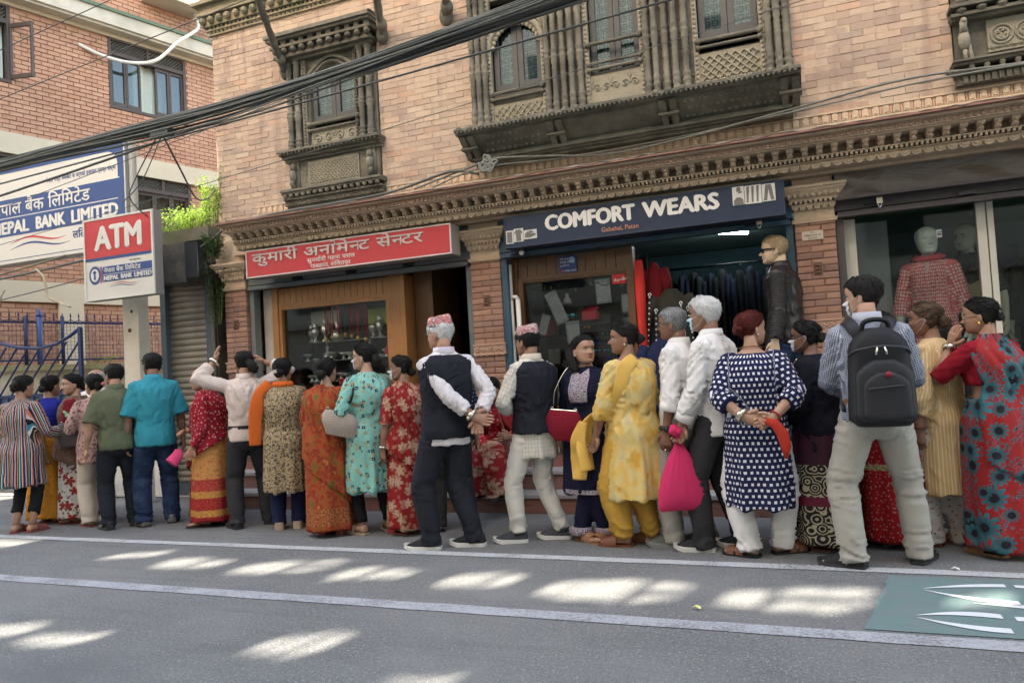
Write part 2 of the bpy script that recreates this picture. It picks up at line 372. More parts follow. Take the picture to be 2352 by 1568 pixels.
# ---- pillars
PB = {}
def pbrick(lx, ly, lz):
    k = (round(lx,3), round(ly,3))
    if k not in PB: PB[k] = brick_mesh("brick", lx, ly, lz, M_brickP, len(PB)+20)
    return PB[k]
def scallops(b, x0, x1, y, z, step, rad, th, hang=True):
    n = max(1, round((x1-x0)/step)); st = (x1-x0)/n
    for i in range(n):
        cx = x0+(i+.5)*st; k = 7
        poly = [(cx+st*.48*math.cos(math.pi*t/k), -rad*math.sin(math.pi*t/k)) for t in range(k+1)]
        b.prism(poly, lambda u, v, d: (u, y-d, z+v), 0, th)
        poly = [(cx+st*.26*math.cos(math.pi*t/k), -rad*.5*math.sin(math.pi*t/k)) for t in range(k+1)]
        b.prism(poly, lambda u, v, d: (u, y-d, z+v), th, th+.008)
def pillar(x0, x1, faces):
    w = x1-x0; yf, yb = 6.9, 7.16
    core = MB(); core.box(x0+.006, x1-.006, yf+.008, yb, .30, 2.5)
    p = core.build("pillar", M_mortP, bld)
    ch = .058; z = .50; row = 0; r = random.Random(int(x0*100))
    base = MB(); base.box(x0-.03, x1+.03, yf-.03, yb, .33, .50); base.box(x0-.015, x1+.015, yf-.015, yb, .50, .56); base.build("pillar_base", M_terra2, p)
    z = .56
    while z < 2.40:
        if 1.44 < z+ch/2 < 1.56: z += ch; row += 1; continue
        if row % 2 == 0: front = [(x0, x0+w*.64), (x0+w*.64, x1)]; side = [(yf+.11, yf+.26)]
        else: front = [(x0, x0+w*.36), (x0+w*.36, x1)]; side = [(yf+.11, yf+.185), (yf+.185, yf+.26)]
        for a, c in front:
            jy = r.uniform(-.003,.003)
            o = link("brick", pbrick(c-a-.008, .10, ch-.008), p, ((a+c)/2+2.95, yf+.05+jy-7.05, z+ch/2))
        for s in faces:
            for a, c in side:
                xx = x0+.03 if s < 0 else x1-.03
                o = link("brick", pbrick(c-a-.008, .06, ch-.008), p, (xx+2.95, (a+c)/2-7.05, z+ch/2)); o.rotation_euler = (0,0,math.pi/2*s)
        z += ch; row += 1
    # carved terracotta strip, a rosette chain
    d = MB(); d.box(x0-.01, x1+.01, yf-.014, yb, 1.445, 1.462); d.box(x0-.01, x1+.01, yf-.014, yb, 1.54, 1.557); d.box(x0-.004, x1+.004, yf-.004, yb, 1.462, 1.54)
    for k in range(5):
        cx = x0+w*(k+.5)/5
        for a in range(6):
            t = a*math.pi/3; d.ell((cx+.018*math.cos(t), yf-.012, 1.501+.018*math.sin(t)), .012, .010, .012, 6, 4)
        d.ell((cx, yf-.016, 1.501), .009, .01, .009, 6, 4)
    scallops(d, x0, x1, yf-.01, 1.45, .055, .018, .008)
    d.build("carved_band", M_terra2, p)
    # small relief plaque on the shaft
    q = MB(); cx = (x0+x1)/2; q.box(cx-.033, cx+.033, yf-.008, yf+.02, 1.93, 2.04)
    for k in range(3):
        q.ell((cx, yf-.012, 1.955+.03*k), .018, .012, .012, 8, 5); q.ell((cx-.018, yf-.01, 1.95+.03*k), .006,.008,.01, 6, 4); q.ell((cx+.018, yf-.01, 1.95+.03*k), .006,.008,.01, 6, 4)
    q.build("relief_plaque", plain("relief_dark", (.15,.085,.06), .9, .2, 30), p)
    # ring moulding and capital
    c = MB()
    c.box(x0-.012, x1+.012, yf-.012, yb, 2.385, 2.405); c.box(x0-.018, x1+.018, yf-.018, yb, 2.405, 2.413)
    c.box(x0+.004, x1-.004, yf+.004, yb, 2.40, 2.51)
    scallops(c, x0-.01, x1+.01, yf-.02, 2.525, .055, .035, .012)
    c.box(x0-.012, x1+.012, yf-.025, yb, 2.525, 2.545)
    n = 10
    for k in range(n):
        cx = x0-.03+(w+.06)*(k+.5)/n; c.box(cx-.011, cx+.011, yf-.05, yf, 2.545, 2.567)
    for k in range(7):
        cy = yf-.03+.18*k/6
        for s in faces:
            xx = (x0-.03, x0) if s < 0 else (x1, x1+.03); c.box(xx[0], xx[1], cy-.011, cy+.011, 2.545, 2.567)
    c.box(x0-.025, x1+.025, yf-.04, yb, 2.567, 2.583)
    # flared egg band
    c.loft([[(x0-e, yf-e-.01, zz), (x1+e, yf-e-.01, zz), (x1+e, yb, zz), (x0-e, yb, zz)] for e, zz in ((.03,2.583),(.05,2.60),(.075,2.635),(.08,2.645))])
    for k in range(9):
        cx = x0-.055+(w+.11)*(k+.5)/9; c.ell((cx, yf-.068, 2.61), .017, .016, .019, 8, 5)
    c.box(x0-.09, x1+.09, yf-.10, yb, 2.645, 2.665); c.box(x0-.10, x1+.10, yf-.115, yb, 2.665, 2.69)
    c.box(x0+.005, x1-.005, yf-.005, yb, 2.69, 2.80)
    c.build("capital", M_terra, p)
    return p
p0_ = pillar(-6.26, -5.95, (1,)); pillar(-3.12, -2.79, (1,)); pillar(-.05, .28, (-1,)); pillar(3.2, 3.52, (-1,))
# ---- beam and cornice
b = MB(); b.box(-6.02, XR, 6.80, YW+.34, 2.76, 3.02); b.box(XL, -6.02, 6.96, YW+.34, 2.70, 3.02); b.build("lintel_beam", M_terra, bld)
b = MB(); x0, x1 = -5.86, 4.2
b.box(x0, x1, 6.66, 6.80, 2.785, 2.835); b.box(x0, x1, 6.64, 6.80, 2.835, 2.845)
b.box(x0, x1, 6.60, 6.80, 2.868, 2.878); b.box(x0, x1, 6.69, 6.80, 2.878, 2.945); b.box(x0, x1, 6.50, 6.80, 2.945, 2.957)
b.box(x0, x1, 6.47, 6.80, 2.957, 3.0)
b.box(x0, x1, 6.41, 6.80, 3.0, 3.018); b.build("cornice", M_terra, bld)
b = MB(); scallops(b, x0, x1, 6.66, 2.815, .082, .038, .024); tag(b.build("scallop_trim", M_terra, bld), kind='stuff')
b = MB(); n = int((x1-x0)/.036)
for k in range(n): xx = x0+(k+.25)*.036; b.box(xx, xx+.019, 6.605, 6.66, 2.846, 2.868)
tag(b.build("dentil_row", M_terra, bld), kind='stuff')
cb = MB(); w = .03
cb.loft([[(-a,-d,z),(a,-d,z),(a,.08,z),(-a,.08,z)] for a, d, z in ((.017,.0,-.033),(.022,.035,-.026),(.024,.05,-.012),(.018,.04,-.006),(.02,.05,.0),(.026,.075,.014),(.026,.085,.028),(.03,.09,.033))])
cb.ell((0,-.05,-.012), .018,.02,.014, 8, 4); cb.ell((0,-.078,.014), .012,.012,.012, 8, 4)
cme = cb.mesh("corbel", M_terra); n = int((x1-x0)/.113)
for k in range(n): link("corbel", cme, bld, (x0+(k+.5)*.113+2.95, 6.615-7.05, 2.911))
eg = MB(); n = int((x1-x0)/.048)
for k in range(n):
    cx = x0+(k+.5)*.048; eg.ell((cx, 6.475, 2.979), .021,.026,.019, 8, 5); 
tag(eg.build("egg_moulding", M_terra2, bld, True), kind='stuff')
b = MB(); b.box(x0, x1, 6.36, 6.80, 3.018, 3.034); b.build("cornice_edge", plain("red_oxide_edge", (.30,.16,.12), .9, .25, 6, .3, 40), bld)
b = MB(); r = random.Random(2); n = 160
prof = [(6.355,3.036),(6.5,3.075),(6.75,3.13),(7.05,3.20)]
rings = []
for k in range(n+1):
    xx = x0+(x1-x0)*k/n; rings.append([(xx, y+r.uniform(-.006,.006), z+r.uniform(-.008,.008)) for y, z in prof]+[(xx,7.06,3.02),(xx,6.37,3.02)])
b.loft(rings); b.build("sloping_ledge", M_tar, bld)
# row of small hexagonal tiles above the ledge
b = MB(); b.box(x0, x1, YW-.02, YW+.02, 3.225, 3.243); b.box(x0, x1, YW-.02, YW+.02, 3.325, 3.34); b.build("tile_fillet", M_terra, bld)
hb = MB(); hb.prism([(-.026,-.036),(.026,-.036),(.026,.022),(.014,.036),(-.014,.036),(-.026,.022)], lambda u, v, d: (u, -d, v), -.02, .018); hb.prism([(-.015,-.024),(.015,-.024),(.015,.012),(.0,.022),(-.015,.012)], lambda u, v, d: (u, -d, v), .018, .024)
hme = hb.mesh("tile", M_terra); pb_ = MB(); pb_.box(-.009,.009,-.012,.02,-.036,.036); pme = pb_.mesh("spacer_tile", M_terra2)
n = int((x1-x0)/.079)
for k in range(n):
    X = x0+(k+.5)*.079
    if any(h[0]-.02 < X < h[1]+.02 and h[2] < 3.33 for h in holes): continue
    link("tile", hme, bld, (X+2.95, 0, 3.284)); link("spacer_tile", pme, bld, (X+.0395+2.95, .0, 3.284))
# upper string course near the left end and along the top
b = MB(); DZ = -.30
for z0, z1, d in ((5.78,5.80,.03),(5.83,5.85,.05),(5.88,6.0,.07),(6.0,6.03,.12),(6.03,6.12,.10),(6.12,6.16,.16)): b.box(XL-d, -3.4, YW-d, YW+.02, z0+DZ, z1+DZ)
scallops(b, XL-.03, -3.4, YW-.01, 5.83+DZ, .06, .03, .02)
n = 48
for k in range(n): xx = XL+.06*k; b.box(xx, xx+.03, YW-.045, YW, 5.852+DZ, 5.88+DZ)
for k in range(24): xx = XL-.05+.125*k; b.ell((xx, YW-.09, 5.94+DZ), .04,.05,.045, 8, 5)
b.build("string_course", plain("mossy_terracotta", (.27,.22,.15), .9, .25, 8, .4, 40, dirt=(.14,.16,.09), ds=3), bld)
# leaning roof struts
def strut(a, c, w):
    b = MB(); a = Vector(a); c = Vector(c); n = 16; pts, rad = [], []
    for k in range(n+1):
        t = k/n; p = a.lerp(c, t)+Vector((0, -.04*math.sin(math.pi*t), 0)); rr = w*(1+.12*math.sin(t*30)*(t < .45)+(.35 if t < .06 else 0)); pts.append(p); rad.append((rr, rr*.8))
    b.tube(pts, rad, 8); b.ell(a+Vector((0,-.02,.02)), w*1.6, w*1.3, w*2.2, 8, 6); b.ell(a.lerp(c,.12), w*1.4, w*1.5, w*1.6, 8, 6); b.build("roof_strut", M_wood, bld, True)
strut((-5.34,7.02,4.80), (-5.0,5.9,5.75), .042); strut((-4.05,7.02,4.95), (-3.66,6.15,5.7), .045); strut((-3.28,7.02,4.98), (-2.9,6.3,5.6), .05)
# ================================================================= carved windows
def colonnette(b, x, y, z0, z1, r, seed=0, n=10):
    rr = random.Random(seed); prof = []; z = 0; H = z1-z0
    prof.append((r*1.3, 0)); prof.append((r*1.3, .03))
    k = 9
    for i in range(k):
        t0 = .03+(H-.06)*i/k; dz = (H-.06)/k
        if i % 3 == 0: pr = [(1.25,.1),(1.0,.2),(1.3,.35),(1.3,.5),(.9,.6),(1.2,.75),(1.2,.9)]
        elif i % 3 == 1: pr = [(.85,.05),(.95,.5),(.85,.95)]
        else: pr = [(1.15,.1),(.8,.25),(1.1,.4),(.8,.55),(1.1,.7),(.8,.85)]
        prof += [(r*a, t0+dz*t) for a, t in pr]
    prof += [(r*1.35, H-.03), (r*1.35, H)]
    b.lathe(prof, (x, y, z0), n)
def lattice(b, x0, x1, z0, z1, y, step, w, d):
    W_, H_ = x1-x0, z1-z0; k = -H_
    while k < W_:
        for s in (0, 1):
            a0, a1 = max(k, 0), min(k+H_, W_)
            if a1-a0 > .01:
                za, zb = a0-k, a1-k
                if s: za, zb = H_-za, H_-zb
                b.bar((x0+a0, y-d*s*.5, z0+za), (x0+a1, y-d*s*.5, z0+zb), d, w, 0, (0,-1,0))
        k += step
def bead_row(b, x0, x1, y, z, step, r):
    n = max(1, int((x1-x0)/step))
    for i in range(n): b.ell((x0+(i+.5)*(x1-x0)/n, y, z), r, r, r*.9, 6, 4)
def scroll_panel(b, x0, x1, z0, z1, y, n, seed):
    r = random.Random(seed); w = (x1-x0)/n; h = z1-z0
    for i in range(n):
        cx = x0+(i+.5)*w; cz = (z0+z1)/2; R = min(w, h)*.46; s = 1 if i % 2 else -1; pts = []
        for k in range(16): t = k/15*8.2; q = R*(1-k/18); pts.append((cx+q*math.cos(t)*s, y-.004-.004*(k/15), cz+q*math.sin(t)))
        b.tube(pts, [R*.16*(1-.4*k/15) for k in range(16)], 5); b.ell((cx, y-.008, cz), R*.22, .012, R*.22, 6, 4)
        b.tube([(cx+s*R, y-.004, cz), (cx+s*R*1.15, y-.01, cz+h*.3), (cx+s*R*.6, y-.004, cz+h*.42)], [R*.1, R*.14, R*.04], 5)
M_pane = glass("window_glass", (.75,.82,.8), .03, .88)
def curtain_mat():
    g = G("lace_curtain", .9, .1); v = g.obj(); s = g.sep(v)
    u = g.math('FRACT', g.math('MULTIPLY', s[0], 13)); w = g.math('FRACT', g.math('MULTIPLY', s[2], 13))
    a = g.math('ABSOLUTE', g.math('SUBTRACT', u, .5)); c = g.math('ABSOLUTE', g.math('SUBTRACT', w, .5))
    ring = g.lt(g.math('ABSOLUTE', g.math('SUBTRACT', g.math('MAXIMUM', a, c), .3)), .07)
    cr = g.math('MAXIMUM', g.lt(a, .05), g.lt(c, .05)); f = g.math('MAXIMUM', ring, g.math('MULTIPLY', cr, .8))
    n = g.gt(g.noise(v, 9, 2), .47)
    g.col(g.mix(f, g.mix(n, (.36,.38,.33), (.46,.48,.43)), (.08,.085,.085))); return g.m
M_lace = curtain_mat()
def casement(win, x0, x1, z0, z1, y, parts=2, lace=True, flip=0):
    w = (x1-x0)/parts
    for k in range(parts):
        a, c = x0+k*w+.003, x0+(k+1)*w-.003; b = MB(); f = .055
        b.box(a, a+f, y, y+.035, z0, z1); b.box(c-f, c, y, y+.035, z0, z1); b.box(a+f, c-f, y+.002, y+.035, z0, z0+.09); b.box(a+f, c-f, y+.002, y+.035, z1-.07, z1)
        s = b.build("sash", M_wood2, win)
        q = MB(); q.box(a+f-.002, c-f+.002, y+.014, y+.019, z0+.085, z1-.068); q.build("pane", M_pane, s)
        q = MB(); n = 20
        if lace:
            for i in range(n):
                xa, xb = a+f+(c-a-2*f)*i/n, a+f+(c-a-2*f)*(i+1)/n; ya, yb = y+.06+.01*math.sin(i*1.9), y+.06+.01*math.sin((i+1)*1.9)
                q.add([(xa,ya,z0),(xb,yb,z0),(xb,yb,z1),(xa,ya,z1)], [(0,1,2,3)])
            q.build("lace_curtain", M_lace, s, True)
def rail(b, x0, x1, y, z, r): b.tube([(x0,y,z),(x1,y,z)], r, 8); b.ell((x0,y,z),r*1.6,r*1.6,r*1.6,8,5); b.ell((x1,y,z),r*1.6,r*1.6,r*1.6,8,5)
# ---- window A: the single one over the jeweller
wa = thing("carved_window", "single carved wooden window under its own little cornice, above the red shop sign", "window", (-4.76, 7.05, 3.24))
b = MB()
for z0, z1, d in ((4.90,4.93,.10),(4.93,4.96,.16),(5.03,5.06,.2),(5.10,5.13,.24),(5.13,5.17,.27)): b.box(-4.76-.58-d*.45, -4.76+.55+d*.45, YW-d, YW, z0, z1)
for k in range(11): xx = -5.36+.12*k; b.ell((xx, YW-.18, 4.995), .035,.04,.035, 8, 5); b.ell((xx, YW-.215, 4.985), .02,.02,.02, 6, 4); b.box(xx-.03, xx+.03, YW-.2, YW, 5.06, 5.10)
b.box(-5.34, -4.18, YW-.14, YW, 4.96, 5.03); b.loft([[(-5.45,YW-.27,5.17),(-4.07,YW-.27,5.17),(-4.07,YW,5.17),(-5.45,YW,5.17)],[(-5.40,YW-.10,5.22),(-4.12,YW-.10,5.22),(-4.12,YW,5.25),(-5.40,YW,5.25)]])
scallops(b, -5.34, -4.18, YW-.145, 4.96, .06, .025, .01)
b.build("window_cornice", M_wood, wa)
b = MB()
for i, xx in enumerate((-5.28,-5.18)): colonnette(b, xx, YW-.06, 3.88, 4.90, .036, i)
for i, xx in enumerate((-4.34,-4.24)): colonnette(b, xx, YW-.06, 3.88, 4.90, .036, i+4)
b.build("colonnette", M_wood, wa, True)
b = MB()
b.box(-5.35,-4.17, YW-.03, YW+.1, 3.44, 3.86); b.box(-5.35,-5.04, YW-.02, YW+.1, 3.86, 4.92); b.box(-4.41,-4.17, YW-.02, YW+.1, 3.86, 4.92); b.box(-5.04,-4.41, YW-.02, YW+.1, 4.76, 4.92); b.box(-5.04,-4.41, YW-.02, YW+.1, 3.86, 4.12)
for s, xx in ((1,-5.09),(-1,-4.43)):
    b.box(xx-.03*(s > 0), xx+.03*(s < 0)+.03*(s > 0), YW-.06, YW, 3.88, 4.9)
    for k in range(26): b.ell((xx+(.0 if s > 0 else .015), YW-.065, 3.9+.038*k), .014,.012,.014, 6, 4)
# arched top board
pts = [(-5.03+.60*k/12, YW-.05, 4.72+.16*math.sin(math.pi*k/12)) for k in range(13)]; b.tube(pts, .022, 6); pts = [(-4.97+.48*k/12, YW-.06, 4.70+.12*math.sin(math.pi*k/12)) for k in range(13)]; b.tube(pts, .015, 6)
b.build("window_frame", M_wood, wa)
b = MB(); b.box(-5.03,-4.42, YW-.03, YW-.018, 3.90, 4.07); scroll_panel(b, -5.02, -4.43, 3.92, 4.05, YW-.03, 4, 3); b.build("carved_panel", M_wooddust, wa)
b = MB(); rail(b, -5.04, -4.41, YW-.05, 4.155, .022); rail(b, -5.04, -4.41, YW-.05, 4.085, .014); b.build("rail", M_wood, wa, True)
casement(wa, -5.03, -4.42, 4.17, 4.78, YW+.02)
b = MB()
for z0, z1, d in ((3.77,3.80,.06),(3.80,3.83,.10),(3.83,3.855,.14),(3.855,3.88,.17)): b.box(-5.37-d*.3, -4.15+d*.3, YW-d, YW, z0, z1)
bead_row(b, -5.4, -4.12, YW-.15, 3.845, .05, .018); b.build("window_sill", M_wood, wa)
b = MB(); b.box(-5.09,-4.42, YW-.05, YW-.03, 3.47, 3.74)
lattice(b, -5.07, -4.44, 3.49, 3.72, YW-.052, .045, .012, .010); b.build("lattice_panel", M_wooddust, wa)
for s in (-1, 1):
    x = -4.76+s*.50-.005; b = MB(); b.box(x-.055, x+.055, YW-.05, YW, 3.44, 3.77); b.ell((x, YW-.08, 3.70), .035,.04,.045, 8, 6); b.ell((x, YW-.085, 3.60), .04,.045,.07, 8, 6); b.tube([(x,YW-.07,3.56),(x+.02*s,YW-.1,3.51),(x-.01*s,YW-.07,3.46)], [.03,.025,.02], 6); b.ell((x+.03*s, YW-.08, 3.62), .015,.02,.05, 6, 5); b.build("figure_bracket", M_wood, wa, True)
b = MB()
for z0, z1, d in ((3.245,3.27,.05),(3.27,3.33,.08),(3.33,3.35,.11),(3.39,3.415,.13),(3.415,3.44,.15)): b.box(-5.38-d*.2, -4.14+d*.2, YW-d, YW+.01, z0, z1)
for k in range(16): xx = -5.36+.08*k; b.ell((xx, YW-.12, 3.37), .028,.028,.024, 8, 5)
lattice(b, -5.36, -4.16, 3.275, 3.325, YW-.082, .05, .008, .006)
b.build("window_base", M_wood, wa)
# ---- window B: the long three-light bay
wbv = thing("carved_bay_window", "long three-light carved wooden bay window over the navy shop sign", "window", (-1.49, 7.05, 3.33))
b = MB()
b.box(-3.03,.04, YW-.02, YW+.1, 3.60, 3.88)
for a, c in ((-3.03,-2.84),(-2.24,-1.82),(-1.26,-.79),(-.19,.04)): b.box(a, c, YW-.03, YW+.1, 3.88, 5.55)
for a, c in ((-2.84,-2.24),(-1.82,-1.26),(-.79,-.19)): b.box(a, c, YW-.01, YW+.1, 3.88, 4.08); b.box(a, c, YW-.01, YW+.1, 5.05, 5.55)
b.build("window_frame", M_wood, wbv)
cs = MB(); i = 0
for g_ in ((-3.0,-2.93,-2.87),(-2.20,-2.12,-2.04,-1.95,-1.87),(-1.22,-1.14,-1.05,-.96,-.87),(-.145,-.07,.0)):
    for j, xx in enumerate(g_): colonnette(cs, xx, YW-.075-.03*(j % 2), 3.74, 5.2, .033 if j % 2 == 0 else .028, i); i += 1
cs.build("colonnette", M_wood, wbv, True)
b = MB()
for a, c in ((-2.84,-2.24),(-1.82,-1.26),(-.79,-.19)):
    for xx in (a+.012, c-.012):
        b.box(xx-.022, xx+.022, YW-.05, YW, 3.78, 5.1)
        for k in range(30): b.ell((xx, YW-.052, 3.8+.043*k), .016,.012,.018, 6, 4)
b.build("carved_jamb", M_wooddust, wbv)
for (a, c, z0) in ((-2.80,-2.28,4.09),(-1.78,-1.30,4.02),(-.75,-.23,4.20)):
    casement(wbv, a, c, z0, 5.15 if z0 != 4.09 else 4.86, YW+.02)
# cusped arch over the left light
b = MB(); ac, az, R = -2.54, 4.50, .30; out = []
for k in range(17): t = math.pi*k/16; out.append((ac-R*math.cos(t), YW-.03, az+R*1.05*math.sin(t)))
b.tube(out, .035, 8); b.tube([(x*1.0+(x-ac)*.16, y-.01, z+(z-az)*.16) for x, y, z in out], .02, 6)
for k in range(1, 16):
    t = math.pi*k/16; b.ell((ac-(R-.045)*math.cos(t), YW-.025, az+(R-.045)*1.05*math.sin(t)), .03,.02,.03, 8, 5)
for s in (-1, 1):
    b.prism([(ac+s*.33,az),(ac+s*.33,az+.42),(ac,az+.42),(ac,az+.33)]+[(ac+s*(R+.01)*math.cos(t), az+(R+.01)*1.05*math.sin(t)) for t in (1.3,1.0,.7,.4,.15)], lambda u, v, d: (u, YW-d, v), -.01, .03)
    scroll_panel(b, min(ac+s*.1, ac+s*.32), max(ac+s*.1, ac+s*.32), az+.24, az+.40, YW-.03, 2, 5+s)
b.build("cusped_arch", M_wooddust, wbv, True)
for (a, c, zs, kind) in ((-2.84,-2.24,(4.07,4.01),0),(-1.82,-1.26,(4.36,4.17,4.11),1),(-.79,-.19,(4.17,4.11),0)):
    b = MB(); zb = 3.78 if kind == 0 else 3.80
    for q, z in enumerate(zs): rail(b, a+.03, c-.03, YW-.06, z, .02 if q == 0 else .016)
    b.build("rail", M_wood, wbv, True)
    b = MB(); zt = zs[-1]-.05; b.box(a+.03, c-.03, YW-.035, YW-.012, zb, zt)
    if kind == 0:
        lattice(b, a+.05, c-.05, zb+.03, zt-.03, YW-.04, .075, .014, .012)
        bead_row(b, a+.04, c-.04, YW-.05, zb+.012, .03, .012)
    else: scroll_panel(b, a+.05, c-.05, zb+.03, zt-.02, YW-.036, 5, 8)
    b.build("carved_panel", M_wooddust, wbv)
b = MB()
for z0, z1, d in ((3.57,3.595,.36),(3.595,3.625,.42),(3.625,3.65,.45),(3.65,3.69,.30),(3.69,3.74,.2)): b.box(-3.02-d*.14, .03+d*.14, YW-d, YW, z0, z1)
for k in range(26):
    if k % 8 < 3 or k > 23: b.ell((-3.03+.12*k, YW-.44, 3.64), .03,.03,.03, 8, 5)
bead_row(b, -3.06, .07, YW-.452, 3.61, .042, .014); b.build("window_sill", M_wood, wbv)
b = MB()
b.loft([[(-3.06,YW-.36,3.57),(.07,YW-.36,3.57),(.07,YW,3.57),(-3.06,YW,3.57)],[(-2.98,YW-.16,3.43),(.0,YW-.16,3.43),(.0,YW,3.43),(-2.98,YW,3.43)]]); b.build("underside_board", M_wood, wbv)
b = MB()
for z0, z1, d in ((3.405,3.43,.19),(3.38,3.405,.22),(3.36,3.38,.18),(3.335,3.36,.14)): b.box(-2.98-d*.05, .0+d*.05, YW-d, YW, z0, z1)
bead_row(b, -2.98, .0, YW-.2, 3.392, .04, .014); b.build("window_base", M_wood, wbv)
for xx in (-2.98,-2.08,-1.02,.0):
    b = MB(); 
    for dx in (-.045,.045): b.loft([[(xx+dx-.03,YW-.40,3.575),(xx+dx+.03,YW-.40,3.575),(xx+dx+.03,YW-.3,3.575),(xx+dx-.03,YW-.3,3.575)],[(xx+dx-.03,YW-.30,3.49),(xx+dx+.03,YW-.30,3.49),(xx+dx+.03,YW-.2,3.47),(xx+dx-.03,YW-.2,3.47)],[(xx+dx-.025,YW-.21,3.40),(xx+dx+.025,YW-.21,3.40),(xx+dx+.025,YW-.1,3.40),(xx+dx-.025,YW-.1,3.40)]])
    b.box(xx-.09, xx+.09, YW-.33, YW-.2, 3.47, 3.49); b.build("sill_bracket", M_wood, wbv)
# two sloped fields with a scaly carving under the side lights
b = MB()
for (a, c) in ((-2.86,-2.2),(-.9,-.12)):
    for i in range(int((c-a)/.06)):
        for j in range(3): b.ell((a+.03+.06*i+.03*(j % 2), YW-.34+.065*j, 3.555-.045*j), .024,.014,.02, 6, 4)
tag(b.build("scale_carving", M_wood, wbv), kind='stuff')
# ---- window C: lower part of another carved window at the right edge
wc = thing("carved_window", "carved wooden window cut off by the picture's right edge, with bird figure and ring frieze", "window", (2.2, 7.05, 3.4))
b = MB(); b.box(1.27, 3.3, YW-.02, YW+.1, 3.40, 5.7)
for z0, z1, d in ((3.88,3.905,.10),(3.905,3.93,.14),(3.97,4.0,.17),(4.0,4.02,.12)): b.box(1.27-d*.2, 3.3, YW-d, YW, z0, z1)
for k in range(14): b.ell((1.32+.14*k, YW-.13, 3.95), .04,.035,.03, 8, 5)
b.build("window_sill", M_wood, wc)
b = MB(); 
for i, xx in enumerate((1.33,1.42)): colonnette(b, xx, YW-.06, 4.02, 5.3, .036, i)
b.build("colonnette", M_wood, wc, True); casement(wc, 1.56, 2.3, 4.12, 5.4, YW-.03)
b = MB(); b.box(1.5, 3.3, YW-.045, YW-.02, 3.60, 3.86)
for k in range(5):
    cx = 1.60+.17*k
    for R in (.075,.045): b.tube([(cx+R*math.cos(6.2832*t/16), YW-.05, 3.73+R*math.sin(6.2832*t/16)) for t in range(17)], .009, 6)
    for t in range(5): b.ell((cx+.03*math.cos(t*1.256), YW-.05, 3.73+.03*math.sin(t*1.256)), .014,.01,.014, 6, 4)
scallops(b, 1.5, 3.3, YW-.045, 3.64, .05, .018, .008); b.build("ring_frieze", M_wooddust, wc)
b = MB(); x = 1.33; b.ell((x,YW-.09,3.72), .045,.05,.085, 10, 7); b.tube([(x,YW-.1,3.78),(x-.005,YW-.12,3.83),(x,YW-.11,3.86)], [.035,.025,.03], 8); b.ell((x,YW-.12,3.865), .026,.03,.03, 8, 6); b.tube([(x,YW-.14,3.862),(x,YW-.175,3.85)], [.01,.003], 6); b.tube([(x+.02,YW-.07,3.68),(x+.045,YW-.06,3.58),(x+.05,YW-.05,3.54)], [.03,.02,.008], 6); b.tube([(x,YW-.09,3.65),(x,YW-.09,3.545)], [.018,.012], 6); b.build("bird_figure", M_wooddust, wc, True)
b = MB()
for z0, z1, d in ((3.36,3.43,.08),(3.43,3.45,.11),(3.50,3.525,.15),(3.525,3.54,.18)): b.box(1.28-d*.3, 3.3, YW-d, YW+.01, z0, z1)
for k in range(22): b.box(1.30+.05*k, 1.335+.05*k, YW-.095, YW-.07, 3.365, 3.425)
for k in range(12): b.lathe([(.004,.055),(.016,.03),(.024,.0),(.018,-.02),(.02,-.03)], (1.36+.105*k, YW-.13, 3.48), 8)
scallops(b, 1.26, 3.3, YW-.115, 3.455, .04, .014, .006); b.tube([(1.25,YW-.1,3.46),(1.20,YW-.14,3.455),(1.17,YW-.15,3.47)], [.035,.03,.012], 8); b.build("window_base", M_wood, wc)
# ================================================================= steps and shop rooms
M_step = plain("step_tiles", (.25,.105,.075), .5, .2, 5, .1, 30, dirt=(.17,.12,.10), ds=3)
M_tread = plain("step_tread", (.30,.28,.27), .75, .2, 5, .2, 50)
M_floor = plain("shop_floor", (.22,.2,.19), .4, .1)
st = thing("entrance_steps", "three brick-red tiled steps with grey treads running along the shop fronts", "steps", (-1.5, 6.6, 0))
zs = (0,.165,.335,.505); ys = (6.30,6.585,6.86,7.9)
for k in range(3):
    b = MB(); x0, x1 = (-6.3, 3.6); b.box(x0, x1, ys[k]+.02, YW+.1, zs[k]-.0, zs[k+1]-.03); rb = b.build("riser", plain("step_joint", (.12,.09,.08), .9), st)
    tl = []
    n = 22; w = (x1-x0)/n
    for i in range(n):
        for j in range(2):
            hh = (zs[k+1]-.03-zs[k])/2
            if k == 0 and j == 0: pass
            key = ("t", k); 
            if key not in PB: t_ = MB(); t_.box(-w/2+.002, w/2-.002, -.008, .02, -hh/2+.0015, hh/2-.0015); PB[key] = t_.mesh("tile", M_step)
            link("tile", PB[key], rb, (x0+(i+.5)*w+1.5, ys[k]+.012-6.6, zs[k]+hh*(j+.5)))
    b = MB(); b.box(x0, x1, ys[k]-.012, (ys[k+1] if k < 2 else 6.92)+.02, zs[k+1]-.03, zs[k+1]); b.build("tread", M_tread, st)
MB_floor = MB(); MB_floor.box(-6.1, 6, 6.92, 12, .42, .497); MB_floor.build("shop_floor", M_floor, bld)
# party walls, back walls, ceilings
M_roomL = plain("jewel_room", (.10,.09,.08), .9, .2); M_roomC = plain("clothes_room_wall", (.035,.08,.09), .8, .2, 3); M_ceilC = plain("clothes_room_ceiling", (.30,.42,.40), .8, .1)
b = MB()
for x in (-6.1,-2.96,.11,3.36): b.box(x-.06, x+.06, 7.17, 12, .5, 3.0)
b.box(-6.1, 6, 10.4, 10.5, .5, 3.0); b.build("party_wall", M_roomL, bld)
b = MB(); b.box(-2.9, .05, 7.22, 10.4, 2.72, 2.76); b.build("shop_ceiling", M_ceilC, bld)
b = MB(); b.box(-2.88, .03, 10.3, 10.38, .5, 2.7); b.build("back_panel", M_roomC, bld)
